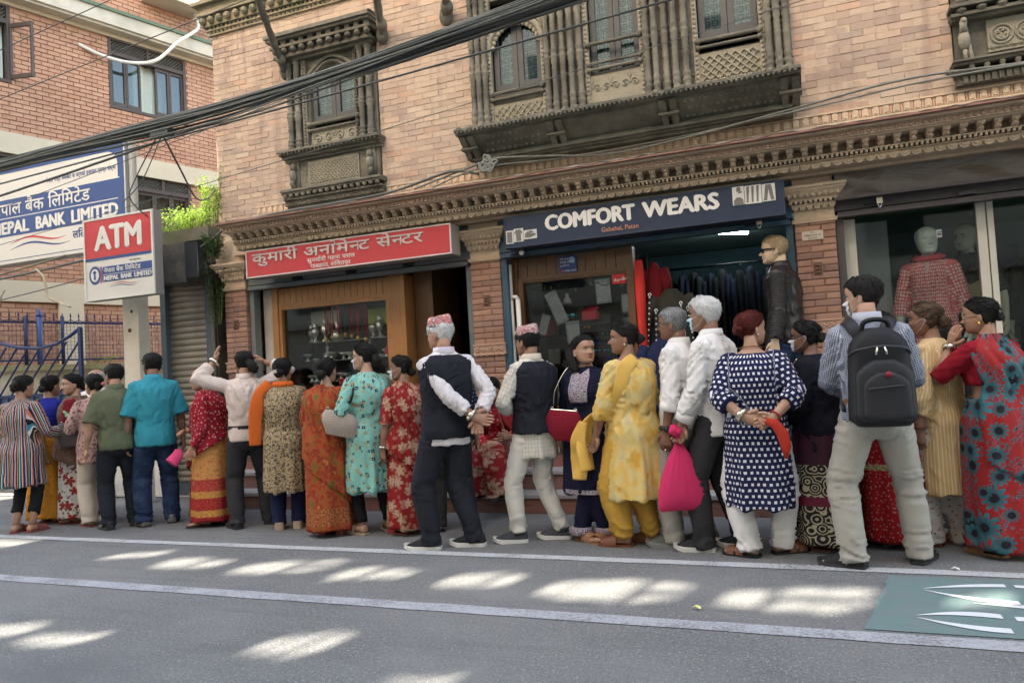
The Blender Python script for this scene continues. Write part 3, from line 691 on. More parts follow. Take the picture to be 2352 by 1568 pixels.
# lamps that are on inside the clothes shop
for k, (xa, ya, xb, yb) in enumerate(((-1.0,8.4,-.55,8.75),(-.62,8.0,-.1,8.0))):
    t = thing("tube_light", ["short tube light further back under the clothes shop ceiling","tube light under the clothes shop ceiling just behind the jacketed dummy's head"][k], "lamp", (xa, ya, 2.66))
    b = MB(); b.tube([(xa,ya,2.655),(xb,yb,2.655)], .016, 8); b.build("tube", emit("tube_glow", (.85,.95,1.0), 6), t, True); b = MB(); b.bar((xa,ya,2.69),(xb,yb,2.69), .05, .03); b.build("fitting", plain("white_fitting", (.7,.7,.7), .5), t)
M_greymetal = plain("grey_shutter_paint", (.13,.155,.16), .5, .15, 5, .1, 20, dirt=(.19,.17,.15), ds=4)
M_bluemetal = plain("blue_shutter_paint", (.035,.085,.13), .45, .15, 5, .1, 20, dirt=(.07,.10,.12), ds=4)
M_brownmetal = plain("brown_shutter_paint", (.085,.07,.07), .5, .15, 5, .1, 20)
M_oak = None
def oakmat(name, a, c):
    g = G(name, .42, .4); v = g.obj(); n = g.noise(g.vmath('MULTIPLY', v, (14, 14, 1.1)), 3, 4, .6, 1.5); col = g.mix(g.ramp(n, [(.3,(0,0,0)),(.7,(1,1,1))]), a, c); g.col(g.mix(g.noise(v, 3), col, mul(a,.75))); return g.m
M_oak = oakmat("varnished_wood", (.32,.14,.045), (.52,.26,.09)); M_oak2 = oakmat("brown_wood", (.13,.06,.022), (.22,.11,.045))
M_cream = plain("cream_plaster", (.55,.50,.42), .8, .1, 4, dirt=(.4,.36,.3), ds=2)
M_white = plain("white_paint", (.72,.70,.66), .5, .06, 5, dirt=(.55,.52,.47), ds=3)
# rolled-up shutter boxes over each shop
def shutter_box(x0, x1, yf, z0, z1, m, lab, lugs):
    t = thing("roller_shutter", lab, "shutter", ((x0+x1)/2, yf, z0))
    b = MB(); b.box(x0, x1, yf, 7.12, z0+.06, z1); b.box(x0, x1, yf-.012, yf+.04, z1-.02, z1+.005); b.build("housing", m, t)
    b = MB(); b.box(x0+.02, x1-.02, yf-.03, yf+.05, z0, z0+.045); b.box(x0+.02, x1-.02, yf-.045, yf-.03, z0+.0, z0+.012); b.build("bottom_rail", m, t)
    for k in range(lugs):
        xx = x0+(x1-x0)*(k+1)/(lugs+1); b = MB(); b.box(xx-.06, xx+.06, yf-.035, yf, z0+.062, z0+.085); b.box(xx-.05, xx+.05, yf-.04, yf-.0, z0+.085, z0+.092); b.build("lug", M_dark if m is M_greymetal else m, t)
    for xx in (x0+.03, x1-.03): b = MB(); b.box(xx-.03, xx+.03, yf+.02, yf+.12, .5, z0); b.build("guide_rail", m, t)
    return t
shutter_box(-5.94, -3.13, 6.93, 2.36, 2.74, M_greymetal, "grey roller shutter housing under the red signboard", 3)
s2 = shutter_box(-2.79, -.06, 6.90, 2.385, 2.84, M_bluemetal, "blue roller shutter housing with side rails behind the navy signboard", 3)
s3 = shutter_box(.28, 3.2, 6.93, 2.40, 2.56, M_brownmetal, "dark brown roller shutter housing over the right-hand display windows", 2)
def padlock(x, y, z, lab, flip=False):
    t = thing("padlock", lab, "padlock", (x, y, z)); b = MB(); b.box(x-.022, x+.022, y-.012, y+.012, z-.03+.05*flip, z+.02+.05*flip); b.build("body", plain("lock_cream", (.72,.62,.48), .4, .1, 20, metal=.3), t)
    b = MB(); zz = z-.03 if flip is False else z+.02; b.tube([(x-.014+.028*k/8, y, zz-(.035*math.sin(math.pi*k/8))) for k in range(9)], .005, 6); b.build("shackle", plain("steel", (.5,.5,.5), .3, .05, metal=1), t, True)
    b = MB(); b.bar((x-.12, y+.012, z-.025), (x-.02, y+.01, z-.02), .012, .018); b.build("hasp", M_dark, t)
padlock(.62, 6.87, 2.50, "cream padlock with a shackle under it on the brown shutter rail"); padlock(-.33, 6.84, 2.44, "cream padlock on the blue shutter rail above the jacketed dummy")
def bulb(x, y, z):
    t = thing("round_bulb", "round frosted bulb sticking out of the blue shutter's left end", "bulb", (x,y,z)); b = MB(); b.ell((x,y,z), .026,.026,.026, 12, 8); b.build("globe", plain("frosted", (.8,.78,.72), .3), t, True); b = MB(); b.tube([(x-.12,y+.03,z-.005),(x-.02,y,z)], .012, 8); b.build("stem", M_dark, t)
bulb(-2.52, 6.80, 2.405)
# ================================================================= sign boards
def signbox(nm, lab, x0, x1, y0, y1, z0, z1, face, frame, side):
    t = thing(nm, lab, "sign", ((x0+x1)/2, y0, z0))
    b = MB(); b.box(x0, x1, y0+.012, y1, z0, z1); b.build("box", side, t)
    b = MB(); f = .012
    for a in ((x0,x1,z1-f,z1),(x0,x1,z0,z0+f),(x0,x0+f,z0+f,z1-f),(x1-f,x1,z0+f,z1-f)): b.box(a[0],a[1],y0-.004,y0+.014,a[2],a[3])
    b.build("frame", frame, t)
    b = MB(); b.box(x0+f, x1-f, y0, y0+.010, z0+f, z1-f); b.build("face", face, t)
    return t
M_red = plain("sign_red", (.48,.045,.05), .45, .08, 2, dirt=(.42,.06,.06), ds=2); M_silver = plain("silver_letters", (.50,.44,.41), .4, .12, 20); M_pink = plain("cream_letters", (.72,.60,.56), .5)
rs = signbox("shop_sign", "long red signboard with silver Devanagari lettering above the jewellery window", -5.67, -3.17, 6.60, 6.80, 2.445, 2.745, M_red, plain("sign_frame_pale", (.62,.55,.52), .4), plain("sign_side", (.35,.31,.28), .6, .15))
X1, Z1 = (1,0,0), (0,0,1)
def spl_(P): return [Vector(p) for p in P]
def deva(parts, size, x, z, y, mat, par, off=.012, sx=1.0, ext=.004):
    """lay Devanagari pieces one after another; a piece ending in '|' is a half letter: its right stem is cut away"""
    for p in parts:
        half = p.endswith('|'); p = p.rstrip('|')
        if p == ' ': x += size*.32*sx; continue
        o = text("letter", p, size, (x, y, z), X1, Z1, mat, par, off, ext, sx=sx); me = o.data
        xs = [v.co.x for v in me.vertices]
        if not xs: bpy.data.objects.remove(o); continue
        a, c = min(xs), max(xs)
        if half:
            cut = c-(c-a)*.26
            for v in me.vertices: v.co.x = min(v.co.x, cut)
            c = cut
        wpar = wloc(par).x
        for v in me.vertices: v.co.x += (x-wpar)-a
        x += (c-a)-size*.012
    return x
# title, then two smaller lines
deva(["कु","मा","री"," ","अ","ना","मे","न|","ट"," ","से","न|","ट","र"], .150, -5.58, 2.60, 6.597, M_silver, rs, .0018, 1.68, .006)
b = MB(); b.tube(spl_([(-4.56,6.592,2.700),(-4.545,6.592,2.722),(-4.515,6.592,2.722),(-4.50,6.592,2.705),(-4.515,6.592,2.692)]), .006, 6); b.build("letter_mark", M_silver, rs, True)
deva(["सु","न","चाँ","दी"," ","ग","ह","ना"," ","प","स","ल"], .062, -4.86, 2.535, 6.597, M_pink, rs, .0004, 1.25, .003)
deva(["गा","ब","हा","ल",","," ","ल","िल","त","पु","र"], .062, -4.82, 2.470, 6.597, M_pink, rs, .0004, 1.2, .003)
# navy signboard
M_navy = plain("sign_navy", (.022,.034,.065), .4, .12, 2); M_wlet = plain("white_letters", (.78,.76,.71), .45); M_or = plain("orange_letters", (.45,.22,.15), .5)
cs_ = signbox("shop_sign", "navy signboard with big white capitals and little clothing pictures at both ends", -2.63, -.105, 6.65, 6.82, 2.435, 2.735, M_navy, plain("sign_frame_navy", (.03,.045,.075), .4), plain("sign_side_navy", (.03,.04,.06), .6))
fit_text("lettering", "COMFORT", -2.215, -1.36, 2.560, .195, 6.645, M_wlet, cs_, 0, .0105)
fit_text("lettering", "WEARS", -1.30, -.63, 2.560, .195, 6.645, M_wlet, cs_, 0, .0105)
text("lettering", "Gabahal, Patan", .058, (-1.68, 6.644, 2.478), X1, Z1, M_or, cs_, .0008, .002)
def picture(x0, x1, z0, z1, fn):
    b = MB(); b.box(x0, x1, 6.642, 6.650, z0, z1); o = b.build("picture_tile", plain("print_white", (.66,.65,.60), .5), cs_)
    q = MB(); fn(q, x0, x1, z0, z1); q.build("print", plain("print_grey", (.17,.16,.15), .6, .3, 30), o)
pz = lambda poly, x0, x1, z0, z1, q, d=.003: q.prism([(x0+(x1-x0)*u, z0+(z1-z0)*v) for u, v in poly], lambda u, v, d_: (u, 6.642-d_, v), 0, d)
shirt = [(.2,.05),(.8,.05),(.8,.7),(.95,.55),(1,.7),(.75,.95),(.58,.9),(.42,.9),(.25,.95),(0,.7),(.05,.55),(.2,.7)]
shirt = [(.08+.84*u,v) for u,v in shirt]
picture(-2.61,-2.535,2.475,2.60, lambda q,*a: [pz([(.15+.14*i,.08),(.22+.14*i,.08),(.22+.14*i,.9),(.15+.14*i,.9)], *a, q) for i in range(5)]+[pz([(.12,.12+.12*j),(.86,.12+.12*j),(.86,.16+.12*j),(.12,.16+.12*j)], *a, q) for j in range(7)])
picture(-2.53,-2.435,2.485,2.61, lambda q,*a: pz(shirt, *a, q))
picture(-2.43,-2.30,2.50,2.585, lambda q,*a: [pz([(.08,.2),(.5,.15),(.9,.35),(.92,.55),(.6,.6),(.3,.85),(.12,.6)], *a, q), pz([(.35,.75),(.7,.62),(.8,.75),(.5,.95)], *a, q)])
picture(-.52,-.425,2.56,2.72, lambda q,*a: [pz([(.1,.02),(.95,.02),(.9,.3),(.65,.42),(.35,.42),(.1,.25)], *a, q), pz([(.35,.82),(.4,.95),(.65,.97),(.75,.85),(.72,.72),(.4,.72)], *a, q), pz([(.5,.62),(.85,.66),(.85,.72),(.5,.7)], *a, q)])
picture(-.42,-.285,2.56,2.715, lambda q,*a: [pz([(.1+.3*i,.08),(.2+.3*i,.08),(.3+.28*i,.95),(.12+.3*i,.95)], *a, q) for i in range(3)])
picture(-.28,-.175,2.565,2.71, lambda q,*a: [pz([(.28,.95),(.72,.95),(.9,.05),(.65,.05),(.5,.7),(.35,.05),(.1,.05)], *a, q)])
# brown fabric-wrapped fascia at the right
fs_ = thing("fascia_panel", "blank dark brown fascia sheet, wrinkled, over the right-hand shop", "sign", (1.7, 6.85, 2.53))
g = G("brown_vinyl", .32, .5); p = g.pos(); n = g.noise(g.vmath('MULTIPLY', p, (1.6,1,4)), 1.3, 3, .5, .8); g.col(g.mix(g.noise(p, 2), (.10,.078,.063), (.15,.122,.10))); g.bump(n, .6, .08); M_vinyl = g.m
b = MB(); nx = 60; rr = []
for j in range(9):
    z = 2.555+.30*j/8; rr.append([(.29+2.9*i/nx, 6.86+.012*math.sin(i*.5+j*.9)+.010*math.sin(i*.17-j*.5), z) for i in range(nx+1)])
b.loft(rr, caps=False, close=False); b.build("sheet", M_vinyl, fs_, True)
b = MB(); b.box(.29, 3.19, 6.885, 6.92, 2.55, 2.86); b.build("backing", M_dark, fs_)
b = MB(); b.box(.285, 3.19, 6.80, 6.885, 2.528, 2.552); b.build("bottom_lip", M_brownmetal, fs_)
# ================================================================= jeweller's front
sf = thing("display_window", "varnished wood display window full of silverware under the red sign", "shopfront", (-4.8, 7.1, .5))
b = MB(); b.box(-5.87,-5.72, 7.10, 7.2, .5, 2.37); b.build("plaster_strip", M_cream, sf)
b = MB()
b.box(-5.72,-5.64, 7.06, 7.18, .5, 2.37); b.box(-5.64,-5.60, 7.075, 7.18, .5, 2.16); b.box(-4.22,-4.17, 7.075, 7.18, .5, 2.16); b.box(-4.17,-4.07, 7.06, 7.18, .5, 2.37); b.box(-4.07,-3.97, 7.045, 7.5, .5, 2.37)
b.box(-5.64,-4.17, 7.072, 7.18, 2.16, 2.185); b.box(-5.60,-4.22, 7.085, 7.18, 2.12, 2.16); b.box(-5.60,-4.22, 7.07, 7.18, .5, .98); b.build("frame", M_oak, sf)
n = 18
for k in range(n):
    w = 1.47/n; key = "plankA"
    if key not in PB: t_ = MB(); t_.box(-w/2+.003, w/2-.003, 0, .03, 0, .178); PB[key] = t_.mesh("plank", M_oak)
    link("plank", PB[key], sf, (-5.64+(k+.5)*w+4.8, -.015, 2.187-.5))
b = MB(); b.box(-5.64,-4.17, 7.125, 7.18, 2.185, 2.37); b.build("backboard", M_oak2, sf)
b = MB(); b.box(-5.60,-4.22, 7.12, 7.126, .98, 2.12); b.build("pane", glass("shop_glass", (.97,.98,.97), .01, 1.0), sf)
b = MB(); b.box(-3.96,-3.74, 7.25, 7.9, .5, 2.5); b.build("inner_partition", M_oak2, sf)
b = MB(); b.box(-5.7,-4.1, 7.75, 7.8, .5, 2.4); b.build("backdrop", plain("display_back", (.11,.095,.085), .8, .2), sf)
b = MB()
for z in (1.0,1.28,1.52,1.74): b.box(-5.62,-4.2, 7.35, 7.75, z-.012, z)
b.box(-5.2,-5.185,7.34,7.36,1.0,1.74); b.box(-4.62,-4.605,7.34,7.36,1.0,1.74); b.build("shelf", glass("shelf_glass", (.8,.85,.83), .05, .85), sf)
M_sil = plain("silver", (.80,.79,.75), .28, .05, metal=.75)
vase_p = [[(.02,0),(.035,0),(.03,.015),(.012,.03),(.014,.05),(.04,.08),(.045,.11),(.03,.145),(.018,.16),(.03,.18),(.028,.185)],
          [(.03,0),(.045,0),(.02,.02),(.015,.05),(.055,.07),(.06,.09),(.058,.095)],
          [(.02,0),(.05,.005),(.055,.05),(.045,.09),(.02,.1),(.012,.13),(.02,.16),(.004,.18)],
          [(.02,0),(.06,.004),(.075,.02),(.08,.03)]]
vm = []
for i, p_ in enumerate(vase_p): t_ = MB(); t_.lathe(p_, n=16); vm.append(t_.mesh("silver_vessel", M_sil, smooth=True))
ORD = "one two three four five six seven eight nine ten eleven twelve".split(); cnts = {}
r = random.Random(4); names = ["tall silver vase","silver footed bowl","lidded silver pot","shallow silver dish"]
for z, sc, kinds in ((1.28,.9,(1,3)),(1.52,1.0,(1,3,2)),(1.74,1.35,(0,2,0))):
    x = -5.54
    while x < -4.28:
        if z == 1.74 and -5.1 < x < -4.72: x += .1; continue
        k = kinds[r.randrange(len(kinds))]; s = sc*r.uniform(.85,1.1); o = link("silver_vessel", vm[k]); o.location = (x, 7.42+r.uniform(0,.12), z); o.scale = (s,s,s)
        cnt = cnts.setdefault((k, z), 0); cnts[(k, z)] += 1; tag(o, "%s, number %s from the left on the %s" % (names[k], ORD[cnt], {1.28:"bottom shelf",1.52:"middle shelf",1.74:"top shelf"}[z]), "silverware", ["tall silver vases","silver bowls","lidded silver pots","silver dishes"][k]); x += .105*s+r.uniform(.0,.02)
gold = plain("gold", (.75,.45,.08), .3, .05, metal=.9)
cols = [(.35,.015,.03),(.40,.02,.04),(.30,.01,.02),(.02,.07,.05),(.36,.015,.03),(.40,.03,.04),(.33,.012,.03)]
nl = ["first red necklace cord from the left in the jeweller's window","second red necklace cord, gold pendant, in the jeweller's window","pair of dark red necklace cords in the middle of the jeweller's window","dark green necklace cord hanging among the red ones","red necklace cord right of the green one, gold pendant","double red necklace cord with a large gold pendant","last red necklace cord on the right, before the tall vases"]
for k, x in enumerate((-5.10,-5.02,-4.93,-4.84,-4.76,-4.68,-4.58)):
    t = thing("necklace", nl[k], "necklace", (x, 7.22, 2.1)); b = MB(); d = r.uniform(.32,.42)
    for s in (-1, 1): b.tube([(x+s*.012,7.22,2.12),(x+s*.014,7.22,2.12-d*.6),(x,7.22,2.12-d)], .007, 6)
    b.build("cord", plain("cord%d" % k, cols[k], .5), t, True); b = MB(); b.lathe([(.003,.03),(.014,.02),(.022,0),(.012,-.02),(.002,-.03)], (x,7.21,2.11-d), 10); b.build("pendant", gold, t, True)
for x, w, c, lb in ((-4.98,.07,(.5,.04,.03),"red printed box standing on the lower shelf of the jeweller's window"), (-5.42,.09,(.25,.05,.03),"small dark red tray low in the jeweller's window")):
    b = MB(); b.box(x-w/2, x+w/2, 7.30, 7.34, 1.0, 1.30 if w < .08 else 1.05); b.box(x-w/2-.004, x+w/2+.004, 7.296, 7.344, 1.17 if w < .08 else 1.045, 1.19 if w < .08 else 1.055); tag(b.build("gift_box", plain("box%.2f" % x, c, .4, .2, 30), off=(x,7.3,1)), lb, "box")
b = MB(); b.prism([(-4.34,1.50),(-4.25,1.56),(-4.28,1.64),(-4.36,1.65),(-4.41,1.58)], lambda u, v, d: (u, 7.3+d, v), 0, .03); tag(b.build("heart_pillow", plain("satin_red", (.45,.02,.03), .35), off=(-4.33,7.3,1.57)), "red satin heart-shaped pad at the right of the silver dishes", "ornament")
for x, z, w, h, c, lb in ((-5.3,2.03,.42,.16,(.62,.62,.45),"pale poster hung high at the left of the jeweller's window"), (-4.47,1.99,.5,.18,(.42,.52,.10),"yellow-green banner hung high at the right of the jeweller's window")):
    b = MB(); b.add([(x-w/2,7.5,z-h/2-.03),(x+w/2,7.48,z-h/2+.02),(x+w/2,7.49,z+h/2),(x-w/2,7.5,z+h/2)], [(0,1,2,3)]); tag(b.build("hanging_poster", plain("poster%.1f" % x, c, .6, .2, 12), off=(x,7.5,z)), lb, "poster")
# ================================================================= clothes shop front
cf = thing("display_window", "brown wood display window with sunglasses and packets left of the clothes shop door", "shopfront", (-2.1, 7.1, .5))
b = MB(); b.box(-1.57,-1.50, 7.06, 7.18, .5, 2.39); b.box(-2.68,-2.63, 7.07, 7.18, .5, 2.20); b.box(-2.63,-1.57, 7.07, 7.18, 2.16, 2.20); b.box(-2.63,-1.57, 7.085, 7.18, 2.14, 2.16); b.box(-2.68,-1.57, 7.07, 7.18, .5, .92); b.box(-2.75,-2.68, 7.06, 7.2, .5, 2.39); b.build("frame", M_oak2, cf)
n = 11
for k in range(n):
    w = 1.11/n
    if "plankB" not in PB: t_ = MB(); t_.box(-w/2+.003, w/2-.003, 0, .03, 0, .185); PB["plankB"] = t_.mesh("plank", M_oak2)
    link("plank", PB["plankB"], cf, (-2.68+(k+.5)*w+2.1, -.005, 2.203-.5))
b = MB(); b.box(-2.68,-1.57, 7.13, 7.18, 2.2, 2.39); b.build("backboard", M_oak2, cf)
b = MB(); b.box(-2.63,-1.57, 7.12, 7.126, .92, 2.14); b.build("pane", glass("shop_glass"), cf)
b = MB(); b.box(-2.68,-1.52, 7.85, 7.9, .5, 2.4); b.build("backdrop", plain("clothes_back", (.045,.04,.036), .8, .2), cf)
# white pipes at the left jamb
for x, y, z1, lb in ((-2.735,7.0,2.33,"tall white pipe at the left jamb of the clothes shop"), (-2.655,6.98,1.98,"shorter white pipe with a bent top beside the tall one")):
    b = MB(); b.tube([(x,y,.5),(x,y,z1)], .024, 10)
    if z1 < 2: b.tube([(x,y,1.98),(x-.02,y,2.0),(x-.06,y,2.0)], .022, 8)
    tag(b.build("pipe", M_white, off=(x,y,.5), smooth=True), lb, "pipe")
b = MB(); b.box(-2.70,-2.665, 6.94, 6.96, 1.58, 1.66); tag(b.build("socket_box", plain("socket_cream", (.6,.52,.36), .5), off=(-2.68,6.95,1.6)), "small cream socket box fixed between the white pipes", "socket")
# poster and sunglass sign
nt = thing("notice", "small blue health notice with white Nepali print, pinned on the planks", "notice", (-2.15,7.07,2.2)); b = MB(); b.box(-2.235,-2.055, 7.07, 7.076, 2.195, 2.365); b.build("sheet", plain("notice_blue", (.03,.06,.20), .5), nt)
for k, (tx, z) in enumerate((("सबै जना",2.325),("मास्क लगाऔ",2.295),("सुरक्षित रहौ",2.265),("ललितपुर महानगर",2.212))): text("lettering", tx, .03 if k < 2 else .02, (-2.225+.04*(k == 3), 7.066, z), X1, Z1, M_wlet, nt, .0, .001)
b = MB(); b.prism([(-2.125,2.30),(-2.085,2.29),(-2.07,2.33),(-2.09,2.355),(-2.13,2.345)], lambda u, v, d: (u, 7.07-d, v), 0, .004); b.build("mask_print", plain("mask_print", (.3,.5,.7), .5), nt); b = MB(); b.ell((-2.205,7.068,2.218), .014,.003,.014, 12, 4); b.build("emblem", plain("emblem_red", (.6,.1,.08), .5), nt)
rb_ = thing("brand_sign", "small red sign with white script at the top right of the sunglasses window", "sign", (-1.65,7.08,2.05)); b = MB(); b.box(-1.715,-1.585, 7.085, 7.10, 2.045, 2.135); b.build("plate", plain("rb_red", (.62,.03,.03), .4), rb_); text("lettering", "Ray-Ban", .042, (-1.70, 7.082, 2.065), (1,0,.12), (-.12,0,1), M_wlet, rb_, .0005, .001, shear=.4)
# goods in the window
def packet(x, z, w, h, rot, c, lb, y=7.2):
    t = thing("clear_packet", lb, "packet", (x,y,z)); b = MB(); cr, sr = math.cos(rot), math.sin(rot); f = lambda u, v, d: (x+u*cr-v*sr, y+d, z+u*sr+v*cr)
    b.prism([(-w/2,-h/2),(w/2,-h/2),(w/2,h/2),(-w/2,h/2)], f, .0, .012); b.build("film", glass("packet_film", (.85,.87,.88), .15, .9), t); b = MB(); b.prism([(-w*.4,-h*.4),(w*.4,-h*.4),(w*.4,h*.35),(-w*.4,h*.35)], f, .014, .022); b.build("insert", plain("insert%.2f" % c[0], c, .5, .3, 20), t)
packet(-2.33, 1.88, .13, .34, .38, (.13,.13,.14), "clear plastic packet hanging tilted at the left of the window"); packet(-1.84, 2.0, .15, .24, .03, (.10,.10,.11), "clear packet hanging beside the red script sign"); packet(-1.63, 1.86, .07, .18, 0, (.16,.15,.14), "narrow clear packet under the red script sign"); packet(-2.17, 1.62, .14, .22, .05, (.20,.19,.14), "pale packet behind the second capped man's head"); packet(-2.47, 1.72, .09, .2, -.3, (.015,.015,.02), "black flat packet at the far left of the window")
r = random.Random(9)
gm = plain("lens_black", (.012,.012,.014), .12, .1)
def shades(x, y, z, c, lb, w=.075):
    t = thing("sunglasses", lb, "sunglasses", (x,y,z), group="sunglasses on the black rack" if "row" in lb else None); mm = plain("lens_%d_%d" % (int(c[0]*99), int(c[2]*99)), c, .15, .05)
    b = MB()
    for s in (-1, 1): b.ell((x+s*w*.26, y, z), w*.22, .008, w*.15, 10, 6)
    b.build("lens", mm, t, True); b = MB(); b.bar((x-w*.5,y-.002,z+w*.1),(x+w*.5,y-.002,z+w*.1), .006,.008)
    for s in (-1, 1): b.bar((x+s*w*.5,y,z+w*.1),(x+s*w*.48,y+.07,z+w*.1), .005,.006)
    b.build("frame", gm, t)
b = MB(); b.box(-2.22,-1.84, 7.42, 7.5, 1.1, 1.78); 
for k in range(8): b.box(-2.22,-1.84, 7.38, 7.42, 1.14+.08*k, 1.15+.08*k)
tag(b.build("sunglass_rack", plain("rack_black", (.012,.012,.013), .4), off=(-2.03,7.42,1.1)), "black rack of sunglasses standing behind the shop glass", "rack")
cl = [(.5,.16,.02),(.02,.05,.5),(.05,.25,.12),(.03,.03,.03),(.35,.30,.05),(.05,.3,.35)]
for k in range(7):
    for j in range(4): shades(-2.175+.095*j, 7.385, 1.19+.08*k, cl[r.randrange(6)] if r.random() < .6 else cl[3], "sunglasses on the black rack, %s row from the bottom, %s from the left" % ("first second third fourth fifth sixth seventh".split()[k], "first second third fourth".split()[j]))
for x, c in ((-2.23,(.05,.55,.75)),(-2.12,(.02,.02,.02))): shades(x, 7.3, 1.80 if c[1] > .1 else 1.87, c, "sky-blue mirrored sunglasses above the rack" if c[1] > .1 else "black sunglasses hung above the red case", .12)
b = MB(); b.box(-2.10,-1.95, 7.3, 7.4, 1.74, 1.82); b.add([(-2.10,7.3,1.82),(-1.95,7.3,1.82),(-1.94,7.4,1.87),(-2.09,7.4,1.87)], [(0,1,2,3)]); tag(b.build("sunglass_case", plain("case_red", (.5,.01,.04), .4), off=(-2.02,7.3,1.74)), "open red sunglasses case above the black rack", "case")
b = MB(); b.lathe([(.0,.0),(.05,.0),(.045,.03),(.02,.07),(.02,.1),(.004,.11)], (-2.26,7.35,1.92), 12); tag(b.build("bell_ornament", plain("bell_grey", (.4,.4,.38), .5), off=(-2.26,7.35,1.92), smooth=True), "small grey bell-shaped ornament hung in the sunglasses window", "ornament")
# leafy garland along the top of the pane
t = thing("garland", "thin garland of green leaves strung inside the sunglasses window", "garland", (-2.1,7.17,2.08)); b = MB(); b.tube([(-2.6+1.0*k/20, 7.17, 2.10-.05*math.sin(k*.7)**2) for k in range(21)], .004, 5); b.build("string", M_dark, t)
for k in range(16):
    x = -2.55+.062*k; z = 2.08-.04*math.sin(k*1.3); q = MB(); a = r.uniform(0,6.28); q.add([(x,7.165,z),(x+.03*math.cos(a),7.16,z+.03*math.sin(a)+.012),(x+.055*math.cos(a),7.165,z+.055*math.sin(a)),(x+.03*math.cos(a+.6),7.17,z+.03*math.sin(a+.6)-.01)], [(0,1,2,3)]); q.build("leaf", plain("leaf_green", (.10,.2,.04), .6), t)
# hanging clothes by the door: profile-lofted garments
def garment(nm, lab, cat, x, y, ztop, zbot, w, d, m, sway=0, n=28, sleeves=True):
    t = thing(nm, lab, cat, (x,y,ztop)); b = MB(); rings = []
    for k in range(15):
        f = k/14; z = ztop-(ztop-zbot)*f; hw = (w*(.16+.34*min(1, f*5) if f < .2 else .5+.07*f)) if sleeves else w*(.40+.1*min(1,f*9)+.05*math.sin(f*9)); dd = d*(.6+.4*min(1,f*4))
        rings.append([(x+sway*f+hw*math.cos(6.2832*i/n)*(1+.06*f*math.sin(i*2.1+k*.3)), y+dd*math.sin(6.2832*i/n)*(1+.25*f*math.sin(i*1.7+1)), z) for i in range(n)])
    b.loft(rings); b.build("cloth", m, t, True)
    if sleeves:
        for s in (-1, 1): b = MB(); b.tube([(x+s*w*.42,y,ztop-(ztop-zbot)*.12),(x+s*w*.6,y-.03,ztop-(ztop-zbot)*.3),(x+s*w*.62,y-.02,ztop-(ztop-zbot)*.52)], [.06,.055,.045], 10); b.build("sleeve", m, t, True)
    b = MB(); b.tube([(x,y,ztop),(x,y,ztop+.06),(x+.02,y,ztop+.08)], .004, 6); b.build("hook", gm, t); return t
garment("hanging_scarf", "long bright red scarf hanging beside the clothes shop door", "scarf", -1.44, 7.03, 2.24, .95, .09, .05, plain("bright_red_cloth", (.62,.04,.03), .8, .1), 0, 16, False)
garment("hanging_hoodie", "red hooded top on a hanger behind the bright red scarf", "clothing", -1.33, 7.20, 2.22, 1.6, .19, .08, plain("dull_red_cloth", (.24,.015,.02), .9, .15))
garment("hanging_dress", "navy blue dress hanging low behind the woman in yellow", "clothing", -1.25, 7.0, 1.50, .82, .38, .10, plain("navy_cloth", (.012,.018,.06), .9, .2), .02)
garment("hanging_coat", "dark grey-olive coat hanging among belts at the clothes shop door", "clothing", -1.17, 7.12, 1.95, 1.3, .34, .10, plain("olive_dark_cloth", (.035,.035,.025), .9, .2))
belt_lab = ["plain black belt hanging at the clothes shop door","black belt with silver studs hanging left of the dark coat","dark red belt hanging over the coat","studded belt hanging over the front of the coat","silver checked belt hanging at the right of the coat","black belt with a bright buckle nearest the doorway"]
for k, (x, zt, zb, c) in enumerate(((-1.34,1.9,1.2,(.02,.02,.02)),(-1.29,1.75,1.1,(.03,.03,.03)),(-1.22,1.7,1.15,(.22,.02,.03)),(-1.15,1.72,1.1,(.05,.05,.05)),(-1.06,1.8,1.05,(.3,.3,.3)),(-1.0,1.75,1.0,(.02,.02,.025)))):
    t = thing("hanging_belt", belt_lab[k], "belt", (x,6.95,zt)); b = MB(); b.bar((x,6.97-.02*k*.3,zt),(x+.06*(k-2)*.5,6.96,zb), .028, .006); b.build("strap", plain("belt%d" % k, c, .5), t)
    b = MB()
    for j in range(int((zt-zb)/.05)): f = (j+.5)*.05/(zt-zb); b.ell((x+.03*(k-2)*f, 6.955-.005*k, zt-(zt-zb)*f), .009,.006,.009, 6, 4)
    b.build("stud", M_sil, t); b = MB(); b.tube([(x+.013*math.cos(6.28*j/8),6.955,zt+.013*math.sin(6.28*j/8)) for j in range(9)], .004, 6); b.build("buckle", M_sil, t)
# racks of garments in the dim back of the shop
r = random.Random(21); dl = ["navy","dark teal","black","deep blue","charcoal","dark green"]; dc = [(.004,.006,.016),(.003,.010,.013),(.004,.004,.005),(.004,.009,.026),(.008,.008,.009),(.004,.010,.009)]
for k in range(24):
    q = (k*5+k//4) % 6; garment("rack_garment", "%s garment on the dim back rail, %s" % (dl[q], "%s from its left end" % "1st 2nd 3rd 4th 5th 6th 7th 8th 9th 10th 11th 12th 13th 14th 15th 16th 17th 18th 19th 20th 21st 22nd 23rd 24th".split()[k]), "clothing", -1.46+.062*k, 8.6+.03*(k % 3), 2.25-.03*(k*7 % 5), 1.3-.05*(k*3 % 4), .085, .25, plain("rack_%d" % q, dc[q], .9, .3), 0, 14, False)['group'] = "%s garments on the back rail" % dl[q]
b = MB(); b.tube([(-1.5,8.6,2.31),(.02,8.6,2.31)], .014, 8); tag(b.build("clothes_rail", gm, off=(-.7,8.6,2.31), smooth=True), "dark clothes rail at the back of the clothes shop", "rail")
